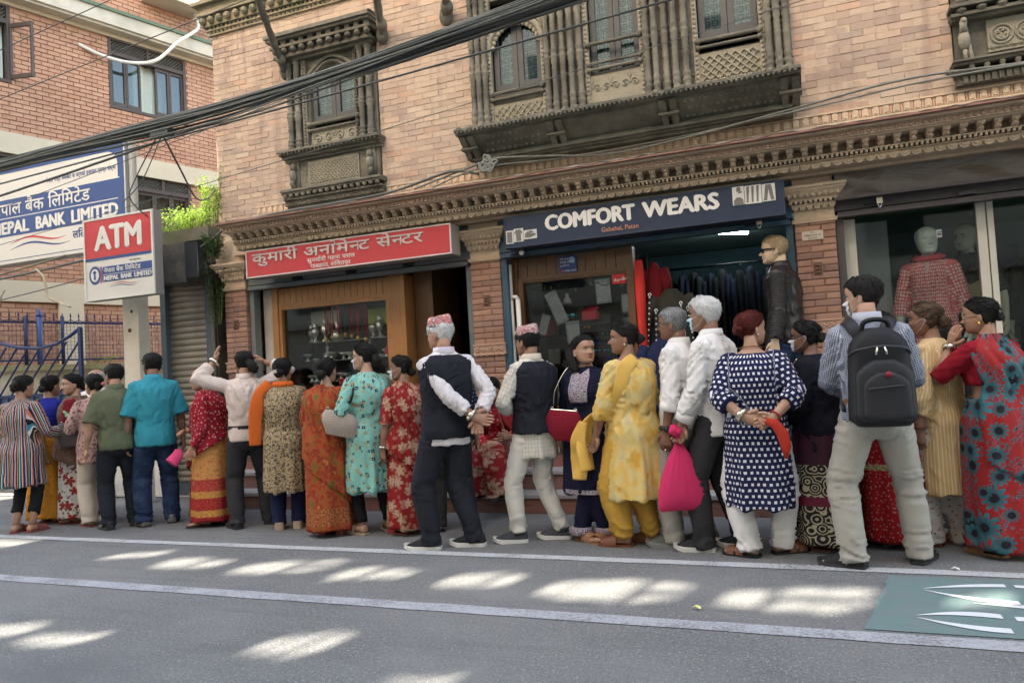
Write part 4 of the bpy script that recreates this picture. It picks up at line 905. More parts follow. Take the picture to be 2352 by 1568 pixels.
b = MB(); b.box(-1.4,-.15,7.9,8.3,.5,1.35); b.box(-1.42,-.13,7.88,8.32,1.35,1.38); tag(b.build("counter", plain("counter_dark", (.04,.035,.03), .5), off=(-.8,7.9,.5)), "dark sales counter inside the clothes shop", "counter")
# ================================================================= right-hand shop
gf = thing("glazed_facade", "white-framed glass front of the right-hand dress shop", "shopfront", (1.6, 7.1, .5)); 
for x0, x1, zz in ((.335,.435,2.40),(1.335,1.40,2.43),(1.41,1.455,2.43),(2.5,2.6,2.43)): b = MB(); b.box(x0, x1, 7.08, 7.16, .5, zz); b.build("mullion", plain("ivory_frame", (.62,.57,.48), .5, .06), gf)
b = MB(); b.box(.335, 3.2, 7.075, 7.165, .5, .6); b.build("bottom_rail", plain("ivory_frame", (.62,.57,.48)), gf)
Mg = glass("dress_shop_glass", (.96,.99,.97), .01, 1.0)
for x0, x1 in ((.435,1.335),(1.455,2.5)): b = MB(); b.box(x0, x1, 7.115, 7.121, .6, 2.43); b.build("pane", Mg, gf)
b = MB(); b.box(.435,.72, 7.5, 7.53, .5, 2.42); b.build("side_panel", plain("grey_panel", (.30,.30,.31), .6, .06), gf)
b = MB(); b.box(.3,3.3, 8.6, 8.7, .5, 2.9); b.build("backdrop", plain("dress_back", (.13,.16,.15), .8, .3), gf)
b = MB(); b.box(.3,3.3, 7.16, 9.3, 2.44, 2.5); b.build("ceiling", plain("green_ceiling", (.05,.12,.07), .7), gf)
b = MB(); b.box(1.045,1.085, 7.105, 7.112, 2.17, 2.235); b.build("sticker", plain("sticker_white", (.6,.6,.6), .5), gf)
b = MB(); b.box(1.05,1.08, 7.102, 7.106, 2.19, 2.2); b.box(1.05,1.08, 7.102, 7.106, 2.21, 2.215); b.build("sticker_print", gm, gf)
pl = thing("wall_plaque", "small pale stone number plaque on the right brick pillar", "plaque", (.09,6.89,2.27)); b = MB(); b.box(.005,.175, 6.888, 6.90, 2.235, 2.31); b.build("plate", plain("plaque_stone", (.55,.47,.38), .7, .1, 20), pl)
for k, (tx, z, s) in enumerate((("रे म न", 2.29, .016), ("ललितपुर उ.म.न.पा. वडा", 2.268, .016), ("३६-४५-३५", 2.243, .02))): text("lettering", tx, s, (.09, 6.886, z), X1, Z1, gm, pl, .0, .001, 'CENTER')
b = MB(); b.box(1.42,1.9, 8.4, 8.43, 1.95, 2.2); tag(b.build("hanging_banner", plain("banner_dark", (.04,.035,.05), .6), off=(1.6,8.4,2)), "dark banner hanging deep inside the dress shop", "banner")
b = MB(); b.box(.3, 3.3, 7.17, 8.6, .5, .58); b.build("bounce_plinth", M_white, gf)  # white platform added to bounce daylight up onto the dummies
b = MB(); b.box(.285,.31,7.17,8.6,.58,2.44); b.build("bounce_lining", M_white, gf)  # white side sheet, also added to bounce daylight into the display
r = random.Random(77); bl = ["black","dark brown","grey","navy","maroon","white","tan"]; bc = [(.012,.012,.013),(.05,.03,.02),(.2,.2,.2),(.01,.015,.06),(.14,.015,.02),(.5,.5,.48),(.3,.19,.1)]; pos_ = ["at the far left","left of the middle","in the middle","right of the middle","at the far right"]
for j, z in enumerate((1.05,1.32,1.62)):
    for i in range(5):
        q = (i*3+j*2) % 7; x = -2.52+.21*i+r.uniform(-.02,.02); w = r.uniform(.09,.15); h = r.uniform(.08,.17); y = 7.58+.04*(i % 2); b = MB(); b.box(x-w/2, x+w/2, y, y+.06, z, z+h); b.box(x-w/2-.003, x+w/2+.003, y-.003, y+.063, z+h*.72, z+h); b.box(x-w*.3, x+w*.3, y-.005, y, z+h*.2, z+h*.5)
        tag(b.build("goods_box", plain("goods_%d" % q, bc[q], .4, .25, 40), off=(x,y,z)), "%s goods box %s of the sunglasses window's %s shelf" % (bl[q], pos_[i], ("bottom","middle","top")[j]), "box")
b = MB()
for z in (1.05,1.32,1.62): b.box(-2.62,-1.56,7.55,7.8,z-.012,z-.001)
b.build("shelf", gm, cf)
# ================================================================= bank building on the left, set back in its yard
TN = math.hypot(.27,.963); WT = (.27/TN, .963/TN); WNRM = (WT[1], -WT[0]); W0 = (-14.0, 9.52)
def wp(k, z, o=0.0): return (W0[0]+WT[0]*k+WNRM[0]*o, W0[1]+WT[1]*k+WNRM[1]*o, z)
class WB(MB):
    def wbox(s, k0, k1, o0, o1, z0, z1, m=0):
        return s.add([wp(k0,z0,o1),wp(k1,z0,o1),wp(k1,z0,o0),wp(k0,z0,o0),wp(k0,z1,o1),wp(k1,z1,o1),wp(k1,z1,o0),wp(k0,z1,o0)],
                     [(0,3,2,1),(4,5,6,7),(0,1,5,4),(1,2,6,5),(2,3,7,6),(3,0,4,7)], m)
M_band = plain("cream_band", (.48,.435,.33), .85, .12, 4, .15, 40, dirt=(.45,.40,.30), ds=1.5)
M_slab = plain("slab_concrete", (.44,.41,.34), .9, .15, 4, .2, 30, dirt=(.33,.32,.26), ds=1.5)
M_dwood = plain("dark_window_wood", (.065,.05,.045), .6, .2, 8)
bank = thing("bank_building", "orange brick bank building with cream bands and dark lattice windows, set back in its yard", "building", (-12, 14, 0))
K0, K1 = -3.0, 9.0
bh = [(2.20,3.93,7.34,8.88), (-1.2,.36,7.34,8.88), (2.66,3.94,4.35,6.02), (-.9,.9,4.35,5.95)]
b = WB()
for a, c, l, h in wall_rects(K0, K1, 0, 13, bh): b.wbox(a, c, -.4, -.012, l, h)
bw = b.build("wall", M_mortB, bank)
b = WB(); b.wbox(K0, K1, -7, -6.8, 0, 13); b.wbox(K0, K0+.3, -6.8, -.4, 0, 13); b.wbox(K1-.3, K1, -6.8, -.4, 0, 13); b.wbox(K0, K1, -7, .2, 13, 13.2); b.build("rear_wall", M_mortB, bank)
b = WB(); b.wbox(K0, K1, -1.9, -1.8, 3.3, 13); b.build("room_wall", plain("bank_room", (.2,.19,.17), .9), bank)
b = WB(); b.wbox(K0,K1,-.01,.07,5.96,6.36); b.wbox(K0,K1,-.01,.07,3.13,3.53); b.wbox(K0,K1,-.01,.05,8.86,8.98)
b.wbox(1.05,1.5,-.01,.10,0,3.13); b.wbox(5.2,5.6,-.01,.10,0,3.13); b.wbox(-2.2,-1.8,-.01,.10,0,3.13); b.build("cream_band", M_band, bank)
b = WB(); b.wbox(K0,K1,0,.36,8.98,9.26); b.wbox(K0,K1,.0,.30,8.93,8.98); b.build("roof_slab", M_slab, bank)
b = WB(); b.wbox(K0,K1,.28,.40,9.26,9.33); b.build("slab_edge", plain("green_edge", (.09,.13,.09), .7, .2, 6), bank)
def bank_bricks():
    ch = .088; r = random.Random(8); lx, lz = .225, .076
    meshes = []
    for s in range(5):
        q = MB(); e = .006; rr = random.Random(s+50); j = lambda: rr.uniform(-.003,.003); x, z = lx/2, lz/2
        vs = [(-x+e,-.03+j(),-z+e),(x-e,-.03+j(),-z+e),(x-e,-.03+j(),z-e),(-x+e,-.03+j(),z-e),(-x,-.024,-z),(x,-.024,-z),(x,-.024,z),(-x,-.024,z),(-x,.03,-z),(x,.03,-z),(x,.03,z),(-x,.03,z)]
        q.add(vs, [(0,1,2,3),(0,4,5,1),(1,5,6,2),(2,6,7,3),(3,7,4,0),(4,8,9,5),(5,9,10,6),(6,10,11,7),(7,11,8,4)]); meshes.append(q.mesh("brick", M_brickB))
    ang = math.atan2(WT[1], WT[0]); pool = []; row = 0; z = .02
    while z < 11.5:
        if (8.86 < z+ch/2 < 9.3) or (5.94 < z+ch/2 < 6.37) or (3.12 < z+ch/2 < 3.54): z += ch; row += 1; continue
        k = K0+(.118 if row % 2 else 0)
        while k < 6.2:
            segs = [(k, k+.236)]
            cuts = bh+([(1.05,1.5,0,3.13),(5.2,5.6,0,3.13),(-2.2,-1.8,0,3.13)] if z < 3.13 else [])
            for h0, h1, l, t in cuts:
                if z+ch > l+.005 and z < t-.005:
                    ns = []
                    for a, c in segs:
                        if c <= h0 or a >= h1: ns.append((a, c))
                        else:
                            if a < h0: ns.append((a, h0))
                            if c > h1: ns.append((h1, c))
                    segs = ns
            pool += [(a, c, z) for a, c in segs if c-a > .04]; k += .236
        z += ch; row += 1
    full = sorted([p for p in pool if p[1]-p[0] > .23 and p[0] > 0 and 6.3 < p[2] < 8.9], key=lambda p: p[0]+abs(p[2]-7.6)*.25)[:290]
    fs = set(full); rest = WB()
    for p in pool:
        a, c, z = p
        if p in fs:
            w = wp((a+c)/2, z+ch/2, .012+r.uniform(-.004,.004)-.03+.004)
            o = link("brick", meshes[r.randrange(5)], bw, (w[0]+12, w[1]-14, w[2])); o.rotation_euler = (0,0,ang)
        elif z > 1.5 and a > -2:
            o_ = .012+r.uniform(-.004,.004); rest.wbox(a+.006, c-.006, -.02, o_, z+.006, z+ch-.006)
    tag(rest.build("brick_courses", M_brickB, bw), kind='stuff')
bank_bricks()
def wlattice(b, k0, k1, z0, z1, o, step, w):
    W_, H_ = k1-k0, z1-z0; k = -H_
    while k < W_:
        for s in (0, 1):
            a0, a1 = max(k, 0), min(k+H_, W_)
            if a1-a0 > .01:
                za, zb = a0-k, a1-k
                if s: za, zb = H_-za, H_-zb
                b.bar(wp(k0+a0, z0+za, o), wp(k0+a1, z0+zb, o), .012, w, 0, (WNRM[0],WNRM[1],0))
        k += step
M_curt = plain("pale_curtain", (.55,.60,.52), .9, .1, 20)
def bank_window(k0, k1, z0, z1, n, opened, lab):
    wz = z1-.34; t = part = b = None
    fr = WB(); f = .06
    fr.wbox(k0,k1,-.14,.02,z1-f,z1); fr.wbox(k0,k1,-.14,.02,z0,z0+f); fr.wbox(k0,k0+f,-.14,.015,z0+f,z1-f); fr.wbox(k1-f,k1,-.14,.015,z0+f,z1-f); fr.wbox(k0+f,k1-f,-.14,.01,wz-.04,wz+.04)
    mid = (k0+k1)/2; fr.wbox(mid-.03,mid+.03,-.14,.012,wz+.04,z1-f); o = fr.build("window", M_dwood, bank)
    for a, c in ((k0+f,mid-.03),(mid+.03,k1-f)): q = WB(); wlattice(q, a, c, wz+.04, z1-f, -.03, .075, .022); q.build("lattice", plain("lattice_grey", (.12,.115,.10), .8), o)
    w = (k1-k0-2*f)/n
    for i in range(n):
        a, c = k0+f+i*w, k0+f+(i+1)*w; q = WB(); s = .045
        if i in opened: continue
        q.wbox(a+.004,a+s,-.09,-.03,z0+f,wz-.04); q.wbox(c-s,c-.004,-.09,-.03,z0+f,wz-.04); q.wbox(a+s,c-s,-.088,-.032,z0+f,z0+f+.1); q.wbox(a+s,c-s,-.088,-.032,wz-.11,wz-.04); q.build("sash", M_dwood, o)
        q = WB(); q.wbox(a+s,c-s,-.065,-.06,z0+f+.1,wz-.11); q.build("pane", glass("bank_glass", (.5,.58,.6), .05, .93), o)
    q = WB(); m = 40; a, c = k0+f, k1-f; rings = []
    for zz in (z0+f, wz-.02): rings.append([wp(a+(c-a)*i/m, zz, -.22+.03*math.sin(i*1.1+.6*math.sin(i*.4))) for i in range(m+1)])
    q.loft(rings, caps=False, close=False); q.build("curtain", M_curt, o, True)
    return o
bank_window(2.20, 3.93, 7.34, 8.88, 5, (2,), "")
wl = bank_window(-1.2, .36, 7.34, 8.88, 4, (3,), "")
q = WB(); a0 = wp(.36, 7.42, .02); a1 = wp(.58, 7.42, .42)
for z0, z1 in ((7.42,7.50),(8.42,8.5)): q.bar((a0[0],a0[1],(z0+z1)/2), (a1[0],a1[1],(z0+z1)/2), .04, .08)
for p_ in (a0, a1): q.bar((p_[0],p_[1],7.42), (p_[0],p_[1],8.5), .04, .05)
q.build("open_sash", M_dwood, wl)
bank_window(2.66, 3.94, 4.35, 6.02, 3, (), ""); bank_window(-.9, .9, 4.35, 5.95, 4, (), "")
# air conditioner shelf and pipes above the slab
ac = thing("air_conditioner", "white air conditioner on a concrete bracket above the bank's roof slab", "air conditioner", wp(3.6, 9.7, .4))
b = WB(); b.wbox(3.05,4.05,.05,.5,10.0,10.6); b.build("casing", plain("ac_white", (.62,.63,.63), .5), ac); b = WB(); b.wbox(2.95,4.15,.0,.6,9.9,9.96); b.build("bracket", M_slab, ac)
b = MB(); pts = [wp(4.05,9.9,.3), wp(4.1,9.6,.35), wp(3.9,9.36,.42), wp(3.5,9.0,.5), wp(3.0,8.45,.45), wp(2.5,8.3,.3), wp(2.0,8.35,.15), wp(1.6,8.5,.02)]
def spl(P, n=6):
    P = [Vector(p) for p in P]; out = []
    for i in range(len(P)-1):
        p0, p1, p2, p3 = P[max(i-1,0)], P[i], P[i+1], P[min(i+2,len(P)-1)]
        for k in range(n):
            t = k/n; out.append(.5*((2*p1)+(p2-p0)*t+(2*p0-5*p1+4*p2-p3)*t*t+(3*p1-p0-3*p2+p3)*t**3))
    return out+[P[-1]]
b.tube(spl(pts), .035, 8); tag(b.build("drain_hose", plain("hose_white", (.55,.55,.5), .6, .1), off=wp(2.8,8.6,.3), smooth=True), "white hose looping from the air conditioner down to a hole in the bank's bricks", "hose")
b = MB(); pts = [wp(4.28,9.72,.3), wp(4.36,9.62,.34), wp(4.40,9.45,.36), wp(4.5,9.38,.36), wp(4.6,9.38,.36)]; b.tube(spl(pts), [.09]*6+[.06]*19, 8); b.tube([wp(4.55,9.42,.36), wp(4.62,9.40,.36)], .075, 8); tag(b.build("vent_pipe", plain("pvc_white", (.66,.66,.66), .4), off=wp(4.4,9.4,.35), smooth=True), "crooked white plastic pipe at the end of the bank's roof slab", "pipe")
# yard ground, low wall, fence
tag(sheet("yard", [(-40,6.9),(-6.6,6.9),(-6.6,40),(-40,40)], .01, plain("yard_ground", (.42,.38,.31), .9, .15, 3, .3, 30)), kind='structure')
OF = 2.0
fw_ = thing("low_wall", "mossy low concrete wall carrying the blue railing", "wall", wp(.3, 0, OF))
b = WB(); b.wbox(-3,4.2,OF-.12,OF+.08,0,1.74); b.build("wall_body", plain("low_wall_conc", (.40,.37,.29), .9, .2, 4, .3, 30, dirt=(.2,.2,.12), ds=2), fw_); b = WB(); b.wbox(-3,4.2,OF-.2,OF+.16,1.74,1.83); b.build("coping", plain("coping_moss", (.30,.27,.18), .95, .3, 6, .6, 20, dirt=(.14,.17,.05), ds=3), fw_)
M_blue = plain("blue_railing_paint", (.018,.03,.10), .35, .15, 6)
fe = thing("railing", "dark blue spiked railing with a fine grid on the low wall", "fence", wp(.3, 1.83, OF))
b = WB(); b.wbox(-3,4.2,OF-.02,OF+.02,2.54,2.575); b.wbox(-3,4.2,OF-.02,OF+.02,1.90,1.93); b.build("rail", M_blue, fe)
spk = MB(); spk.lathe([(.008,0),(.008,.09),(.016,.10),(.003,.16)], n=6); sm = spk.mesh("spike", M_blue); sc_ = MB(); sc_.tube([(.0,-.065+.13*k/6,.03-.03*math.sin(math.pi*k/6)+.012) for k in range(7)], .007, 5); scm = sc_.mesh("scroll", M_blue)
for i in range(22):
    p_ = wp(-.9+.135*i, 2.57, OF); o = link("spike", sm, fe, Vector(p_)-fe.location); o = link("scroll", scm, fe, Vector(wp(-.9+.135*i+.0675, 2.57, OF))-fe.location); o.rotation_euler = (0,0,math.atan2(WT[1],WT[0])-math.pi/2)
b = WB()
for i in range(75): k = -1.6+.06*i; b.wbox(k, k+.006, OF-.004, OF+.004, 1.92, 2.54)
for i in range(9): z = 1.97+.065*i; b.wbox(-2,3.4,OF-.006,OF+.002,z,z+.006)
tag(b.build("grid_bars", plain("grid_grey", (.10,.11,.16), .5), fe), kind='stuff')
for k in (-.06, .3, -.27): 
    b = MB(); q = wp(k, 1.83, OF+.03); b.tube([q, (q[0],q[1],2.66)], .045 if k == -.06 else .03, 8)
    if k == -.06: b.lathe([(.05,0),(.055,.02),(.03,.08),(.004,.15)], (q[0],q[1],2.66), 10)
    b.build("post", M_blue if k != -.06 else plain("post_blue", (.05,.09,.25), .35), fe, True)
# gate leaf
gt = thing("gate_leaf", "blue metal gate leaf with a dipping top rail and slanting bars", "gate", (-9.6,7,0)); b = MB()
top = [(-11.2,2.14),(-10.6,2.12),(-10.25,2.05),(-9.9,1.97),(-9.5,1.93),(-9.15,1.97),(-8.9,2.06),(-8.72,2.15)]
b.tube([(x,7,z) for x,z in top], .022, 8); b.build("top_rail", M_blue, gt, True)
b = MB(); b.box(-8.75,-8.70,6.98,7.02,.05,2.15); b.box(-11.2,-11.15,6.98,7.02,.05,2.15); b.box(-11.15,-8.75,6.985,7.015,1.30,1.335); b.box(-11.15,-8.75,6.985,7.015,.08,.12); b.build("stile", M_blue, gt)
for i in range(15):
    xb = -11.9+.23*i; xt = xb+.62; zt = 1.98; 
    xa = max(xb, -11.15); za = 1.32+(xa-xb)/.62*.66; xc = min(xt, -8.74); zc = 1.32+(xc-xb)/.62*.66
    if xc > xa: b = MB(); b.tube([(xa,7,za),(xc,7,zc)], .013, 6); b.build("slant_bar", M_blue, gt)
    b = MB(); x = -11.1+.165*i; b.tube([(x,7,.1),(x,7,1.31)], .012, 6); b.build("bar", M_blue, gt)
b = MB(); b.box(-11.15,-8.75,7.005,7.012,.12,1.30); b.build("sheet_panel", plain("gate_sheet", (.05,.08,.14), .5, .2), gt)
# white concrete post, shutter, rusty box, planted lintel
ps = thing("gate_post", "cream painted concrete post under the ATM sign, with a paper notice stuck low on it", "post", (-7.30,6.6,0)); b = MB(); b.box(-7.46,-7.22,6.55,6.70,0,3.05); b.build("shaft", plain("cream_post", (.62,.56,.45), .8, .12, 4, .2, 30, dirt=(.5,.44,.34), ds=2.5), ps)
b = MB(); b.box(-7.42,-7.26,6.543,6.549,1.16,1.42); b.build("paper_notice", plain("paper_pink", (.62,.52,.53), .8, .05), ps); b = MB(); b.box(-7.38,-7.30,6.54,6.543,1.36,1.375)
for k in range(4): b.box(-7.40,-7.29+.01*(k%2),6.54,6.543,1.30-.03*k,1.306-.03*k)
b.build("paper_print", gm, ps); b = MB(); b.ell((-7.36,6.55,2.0), .03,.012,.025, 8, 5); b.ell((-7.32,6.55,2.22), .02,.01,.02, 8, 5); b.build("rust_spot", plain("rust", (.12,.06,.03), .9), ps)
rs2 = thing("roller_shutter", "closed dusty ribbed roller shutter between the cream post and the brick building", "shutter", (-6.9,7.0,0)); rm = MB(); rm.loft([[(x,-.018*math.sin(math.pi*k/4),.075*k/4) for k in range(5)]+[(x,.012,.075),(x,.012,0)] for x in (-.36,.36)]); sme = rm.mesh("slat", plain("shutter_slat", (.30,.26,.20), .5, .15, 5, .1, 30, metal=.3, dirt=(.2,.17,.13), ds=3), smooth=False)
for k in range(33): link("slat", sme, rs2, (-.02,.03,.15+.075*k))
b = MB(); b.box(-7.30,-7.22,6.95,7.1,0,2.65); b.box(-6.60,-6.50,6.95,7.1,0,2.65); b.build("guide_rail", plain("rail_bluegrey", (.085,.105,.12), .5, .15), rs2); b = MB(); b.box(-7.22,-6.6,7.0,7.1,0,.16); b.build("bottom_rail", plain("rail_bluegrey", (.085,.105,.12)), rs2); b = MB(); b.box(-7.3,-6.5,6.9,7.15,2.62,2.75); b.build("shutter_frame", plain("rail_bluegrey", (.085,.105,.12)), rs2)
b = MB(); b.box(-6.52,-6.43,6.96,7.2,0,3.05); tag(b.build("wall_stub", plain("mould_wall", (.09,.075,.055), .95, .4, 7, .5, 25, dirt=(.04,.05,.025), ds=4), off=(-6.47,7,0)), "mouldy dark wall strip between the ribbed shutter and the first brick pillar", "wall")
b = MB(); b.tube([(-6.47,6.93,.3),(-6.47,6.93,2.95)], .022, 8); b.tube([(-6.55,6.93,1.62),(-6.41,6.93,1.62)], .012, 6); tag(b.build("drain_pipe", plain("old_pipe", (.11,.10,.09), .7, .3), off=(-6.47,6.93,.3), smooth=True), "dark drain pipe running down the mouldy wall strip", "pipe")
bx = thing("meter_box", "rusty dark metal box with a rounded door above the ribbed shutter", "box", (-6.66,6.8,2.5)); b = MB(); b.box(-6.95,-6.55,6.62,6.98,2.50,2.96); b.build("casing", plain("box_metal", (.075,.07,.062), .5, .3, 6, .2, 20, metal=.3, dirt=(.16,.14,.11), ds=5), bx); b = MB(); b.prism([(-.18,-.2),(.16,-.2),(.19,-.1),(.19,.2),(-.18,.2)], lambda u, v, d: (-6.36+u*.5-.08, 6.66+d-abs(u)*.2, 2.74+v), -.02, .02); b.build("door", plain("box_door", (.03,.032,.036), .3, .2), bx)
ln = MB(); ln.box(-7.48,-6.42,6.86,7.35,3.02,3.17); ln.box(-7.46,-6.43,6.95,7.35,2.75,3.02); tag(ln.build("lintel", plain("mossy_lintel", (.13,.115,.085), .95, .35, 6, .5, 20, dirt=(.06,.075,.03), ds=4), off=(-6.95,7.1,3.1)), "mossy concrete lintel over the ribbed shutter, topped by leafy plants", "lintel")
def leafmat(name, a, c, tr=.5):
    g = G(name, .5, .3); oi = g.n('ShaderNodeNewGeometry').outputs['Random Per Island']; g.col(g.mix(oi, a, c))
    t = g.n('ShaderNodeBsdfTranslucent'); g.put(t.inputs[0], mul(c, 1.6)); mx = g.n('ShaderNodeMixShader'); mx.inputs[0].default_value = tr
    out = [n for n in g.t.nodes if n.type == 'OUTPUT_MATERIAL'][0]; g.t.links.new(g.b.outputs[0], mx.inputs[1]); g.t.links.new(t.outputs[0], mx.inputs[2]); g.t.links.new(mx.outputs[0], out.inputs[0]); return g.m
M_leaf = leafmat("fresh_leaf", (.10,.17,.03), (.24,.34,.06), .45); M_leaf2 = leafmat("dark_leaf", (.02,.045,.012), (.05,.10,.025), .3); M_stem = plain("stem", (.08,.09,.04), .8)
def plant(lab, cx, cy, cz, rx, ry, rz, n, m, seed, size=.03):
    r = random.Random(seed); t = thing("lintel_plant", lab, "plant", (cx,cy,cz)); lv, stm = MB(), MB()
    for s in range(max(5, n//60)):
        a = r.uniform(0,6.28); q = r.uniform(.2,.95); e = Vector((cx+rx*q*math.cos(a), cy+ry*q*math.sin(a), cz+rz*r.uniform(.5,1.0))); base = Vector((cx+rx*.5*q*math.cos(a), cy+ry*.4*math.sin(a)*q, cz)); md = base.lerp(e,.55)+Vector((0,0,rz*.12)); P = [base, md, e]; stm.tube(P, [.006,.004,.002], 4)
        for k in range(n//max(5, n//60)):
            f = r.uniform(.15,1.05); p = (base.lerp(md, f*2) if f < .5 else md.lerp(e, (f-.5)*2))+Vector((r.gauss(0,rx*.13), r.gauss(0,ry*.16), r.gauss(0,rz*.1))); a2 = r.uniform(0,6.28); tilt = r.uniform(-.5,.9); L = size*r.uniform(.6,1.4); d = Vector((math.cos(a2)*math.cos(tilt), math.sin(a2)*math.cos(tilt), math.sin(tilt))); sd = d.cross(Vector((0,0,1))).normalized()*L*.38; nn = sd.cross(d).normalized()*L*.12
            lv.add([p, p+d*L*.5+sd+nn, p+d*L, p+d*L*.5-sd+nn], [(0,1,2,3)])
    stm.build("stem", M_stem, t); tag(lv.build("foliage", m, t), kind='stuff'); return t
plant("sunlit bright green bush spreading along the lintel beside the ATM sign", -6.95, 7.08, 3.15, .44, .26, .36, 1900, M_leaf, 1); plant("taller bright green sprays climbing against the corner of the brick building", -6.56, 7.06, 3.15, .22, .2, .66, 1300, M_leaf, 2); plant("low sunlit tuft behind the cream post", -7.25, 7.0, 3.1, .18, .18, .25, 260, M_leaf, 4, .026)
plant("dark creeper hanging down beside the first brick pillar", -6.30, 6.80, 2.0, .20, .12, .8, 560, M_leaf2, 5, .032); plant("dark fern tuft under the cornice's left end", -6.25, 6.76, 2.75, .24, .14, .28, 1100, M_leaf2, 6, .024); plant("weedy green patch on the low wall's coping", *wp(.9,1.83,OF), .5, .12, .16, 160, M_leaf, 7, .035)
# ================================================================= hanging bank signs
Mbw = plain("sign_cream", (.58,.555,.49), .45, .05, 2); Mbb = plain("sign_blue", (.03,.065,.19), .45, .06, 2); Mbr = plain("sign_atm_red", (.47,.045,.045), .45, .05, 2); Mlt = plain("sign_letter_cream", (.62,.60,.54), .45, .04)
bs = thing("bank_sign", "big blue and cream bank signboard with Nepali and English name, behind the ATM sign", "sign", (-9.9,7.6,3.3))
XA, XB, ZB, ZC = -11.6, -8.52, 3.27, 4.72; yf = 7.60
b = MB(); b.box(XA,XB,yf+.012,yf+.20,ZB,ZC); b.build("box", plain("sign_side_grey", (.32,.32,.30), .6, .1), bs); b = MB(); b.box(XA,XB-.0,yf,yf+.010,ZB+.01,ZC-.01); b.build("face", Mbw, bs)
b = MB(); b.box(XA,XB-.02,yf-.003,yf-.0005,3.68,4.24); b.box(XA,XB-.02,yf-.003,yf-.0005,4.62,4.70); b.box(XB-.13,XB-.02,yf-.003,yf-.0005,4.24,4.62)
pts = [(XB-.33+.2*math.cos(t), 4.42+.2*math.sin(t)) for t in [k*1.5708/8 for k in range(9)]]; b.prism([(XB-.13,4.62)]+pts, lambda u, v, d: (u, yf-d, v), .0005, .003); b.box(XA,XB-.02,yf-.003,yf-.0005,3.325,3.335); b.build("blue_field", Mbb, bs)
b = MB(); b.box(XA,XB-.14,yf-.005,yf-.003,3.945,3.957); b.box(XA,XB-.1,yf-.005,yf-.003,4.228,4.24); b.build("white_rule", Mlt, bs)
def swoosh(par, x0, x1, z, h, y, m, nm):
    n = 16; top = [(x0+(x1-x0)*k/n, z+h*math.sin(2*math.pi*(k/n)-.6)*.9+h*.25*math.sin(math.pi*k/n)) for k in range(n+1)]; bot = [(x0+(x1-x0)*k/n, z+h*math.sin(2*math.pi*(k/n)-.6)*.9-h*.35*math.sin(math.pi*k/n)) for k in range(n+1)]
    b = MB(); b.prism(bot+top[::-1], lambda u, v, d: (u, y-d, v), .0, .003); b.build(nm, m, par)
swoosh(bs, -10.85,-9.68,3.585,.05,yf,Mbr,"red_swoosh"); swoosh(bs, -10.85,-9.60,3.50,.05,yf,Mbb,"blue_swoosh")
deva(["ने","पा","ल"," ","बैं","क"," ","िल","िम","टे","ड"], .25, -11.17, 4.00, yf-.003, Mlt, bs, .002, 1.12, .006)
for wd, a, c in (("NEPAL",-11.22,-10.42),("BANK",-10.28,-9.68),("LIMITED",-9.56,-8.66)): fit_text("lettering", wd, a, c, 3.722, .25, yf-.006, Mlt, bs, 0, .012)
deva(["ने","पा","ल"," ","रा","ष्ट|","र"," ","बैं","क","बा","ट"," ","क"," ","व","र्ग","को"," ","इ","जा","जत"," ","प्रा","प्त"," ","सं","स्था"], .085, -10.05, 4.36, yf-.001, Mbb, bs, .001, .8, .002)
deva(["ल","िल","त","पु","र"], .15, -9.55, 3.50, yf-.001, Mbb, bs, .003, 1, .003)
b = MB(); b.tube([(-8.46,7.68,0),(-8.46,7.68,4.75)], .05, 10); b.build("pole", plain("grey_pole", (.35,.35,.33), .6), bs)
at = thing("atm_sign", "red and white ATM sign box of the bank, hanging from the cream post", "sign", (-7.05,6.2,2.4)); x0, x1, z0, z1, yf = -7.62, -6.57, 2.335, 3.265, 6.20
b = MB(); b.box(x0,x1,yf+.012,yf+.12,z0,z1); b.build("box", plain("sign_side_galv", (.24,.225,.21), .55, .12, 5, metal=.2), at); b = MB(); b.box(x0,x1,yf,yf+.011,z0,z1); b.build("face", Mbw, at)
f = .022; fr = MB(); fr.box(x0,x1,yf-.01,yf-.0005,z1-f,z1); fr.box(x0,x1,yf-.01,yf-.0005,z0,z0+f); fr.box(x0,x0+f,yf-.01,yf-.0005,z0+f,z1-f); fr.box(x1-f,x1,yf-.01,yf-.0005,z0+f,z1-f); fr.build("frame", plain("atm_frame", (.6,.58,.52), .5), at)
zm = 2.815; b = MB(); b.box(x0+f,x1-f,yf-.004,yf-.0005,zm,z1-f); b.build("red_field", Mbr, at); b = MB(); b.box(x0+f,x1-f,yf-.004,yf-.0005,zm-.032,zm-.002); b.build("blue_rule", Mbb, at)
fit_text("lettering", "ATM", x0+.17, x1-.16, 2.90, .38, yf-.008, Mlt, at, 0, .017)
bx0 = x0+.285; b = MB(); b.box(bx0,x1-f,yf-.004,yf-.0005,2.535,2.705); b.build("blue_field", Mbb, at); b = MB(); b.box(bx0,x1-f,yf-.006,yf-.004,2.612,2.617); b.build("white_rule", Mlt, at)
deva(["ने","पा","ल"," ","बैं","क"," ","िल","िम","टे","ड"], .068, bx0+.02, 2.637, yf-.004, Mlt, at, .0008, 1.13, .003)
for wd, a, c in (("NEPAL",bx0+.015,bx0+.245),("BANK",bx0+.275,bx0+.445),("LIMITED",bx0+.475,x1-f-.012)): fit_text("lettering", wd, a, c, 2.549, .072, yf-.007, Mlt, at, 0, .0035)
for k, m_ in enumerate((Mbr, Mbb)):
    b = MB(); q = [(bx0-.05+.018*k+.018*math.sin(math.pi*i/10), 2.53+.18*i/10) for i in range(11)]; b.prism(q+[(u+.012, v) for u, v in q[::-1]], lambda u, v, d: (u, yf-d, v), .0005, .003); b.build("side_stripe", m_, at)
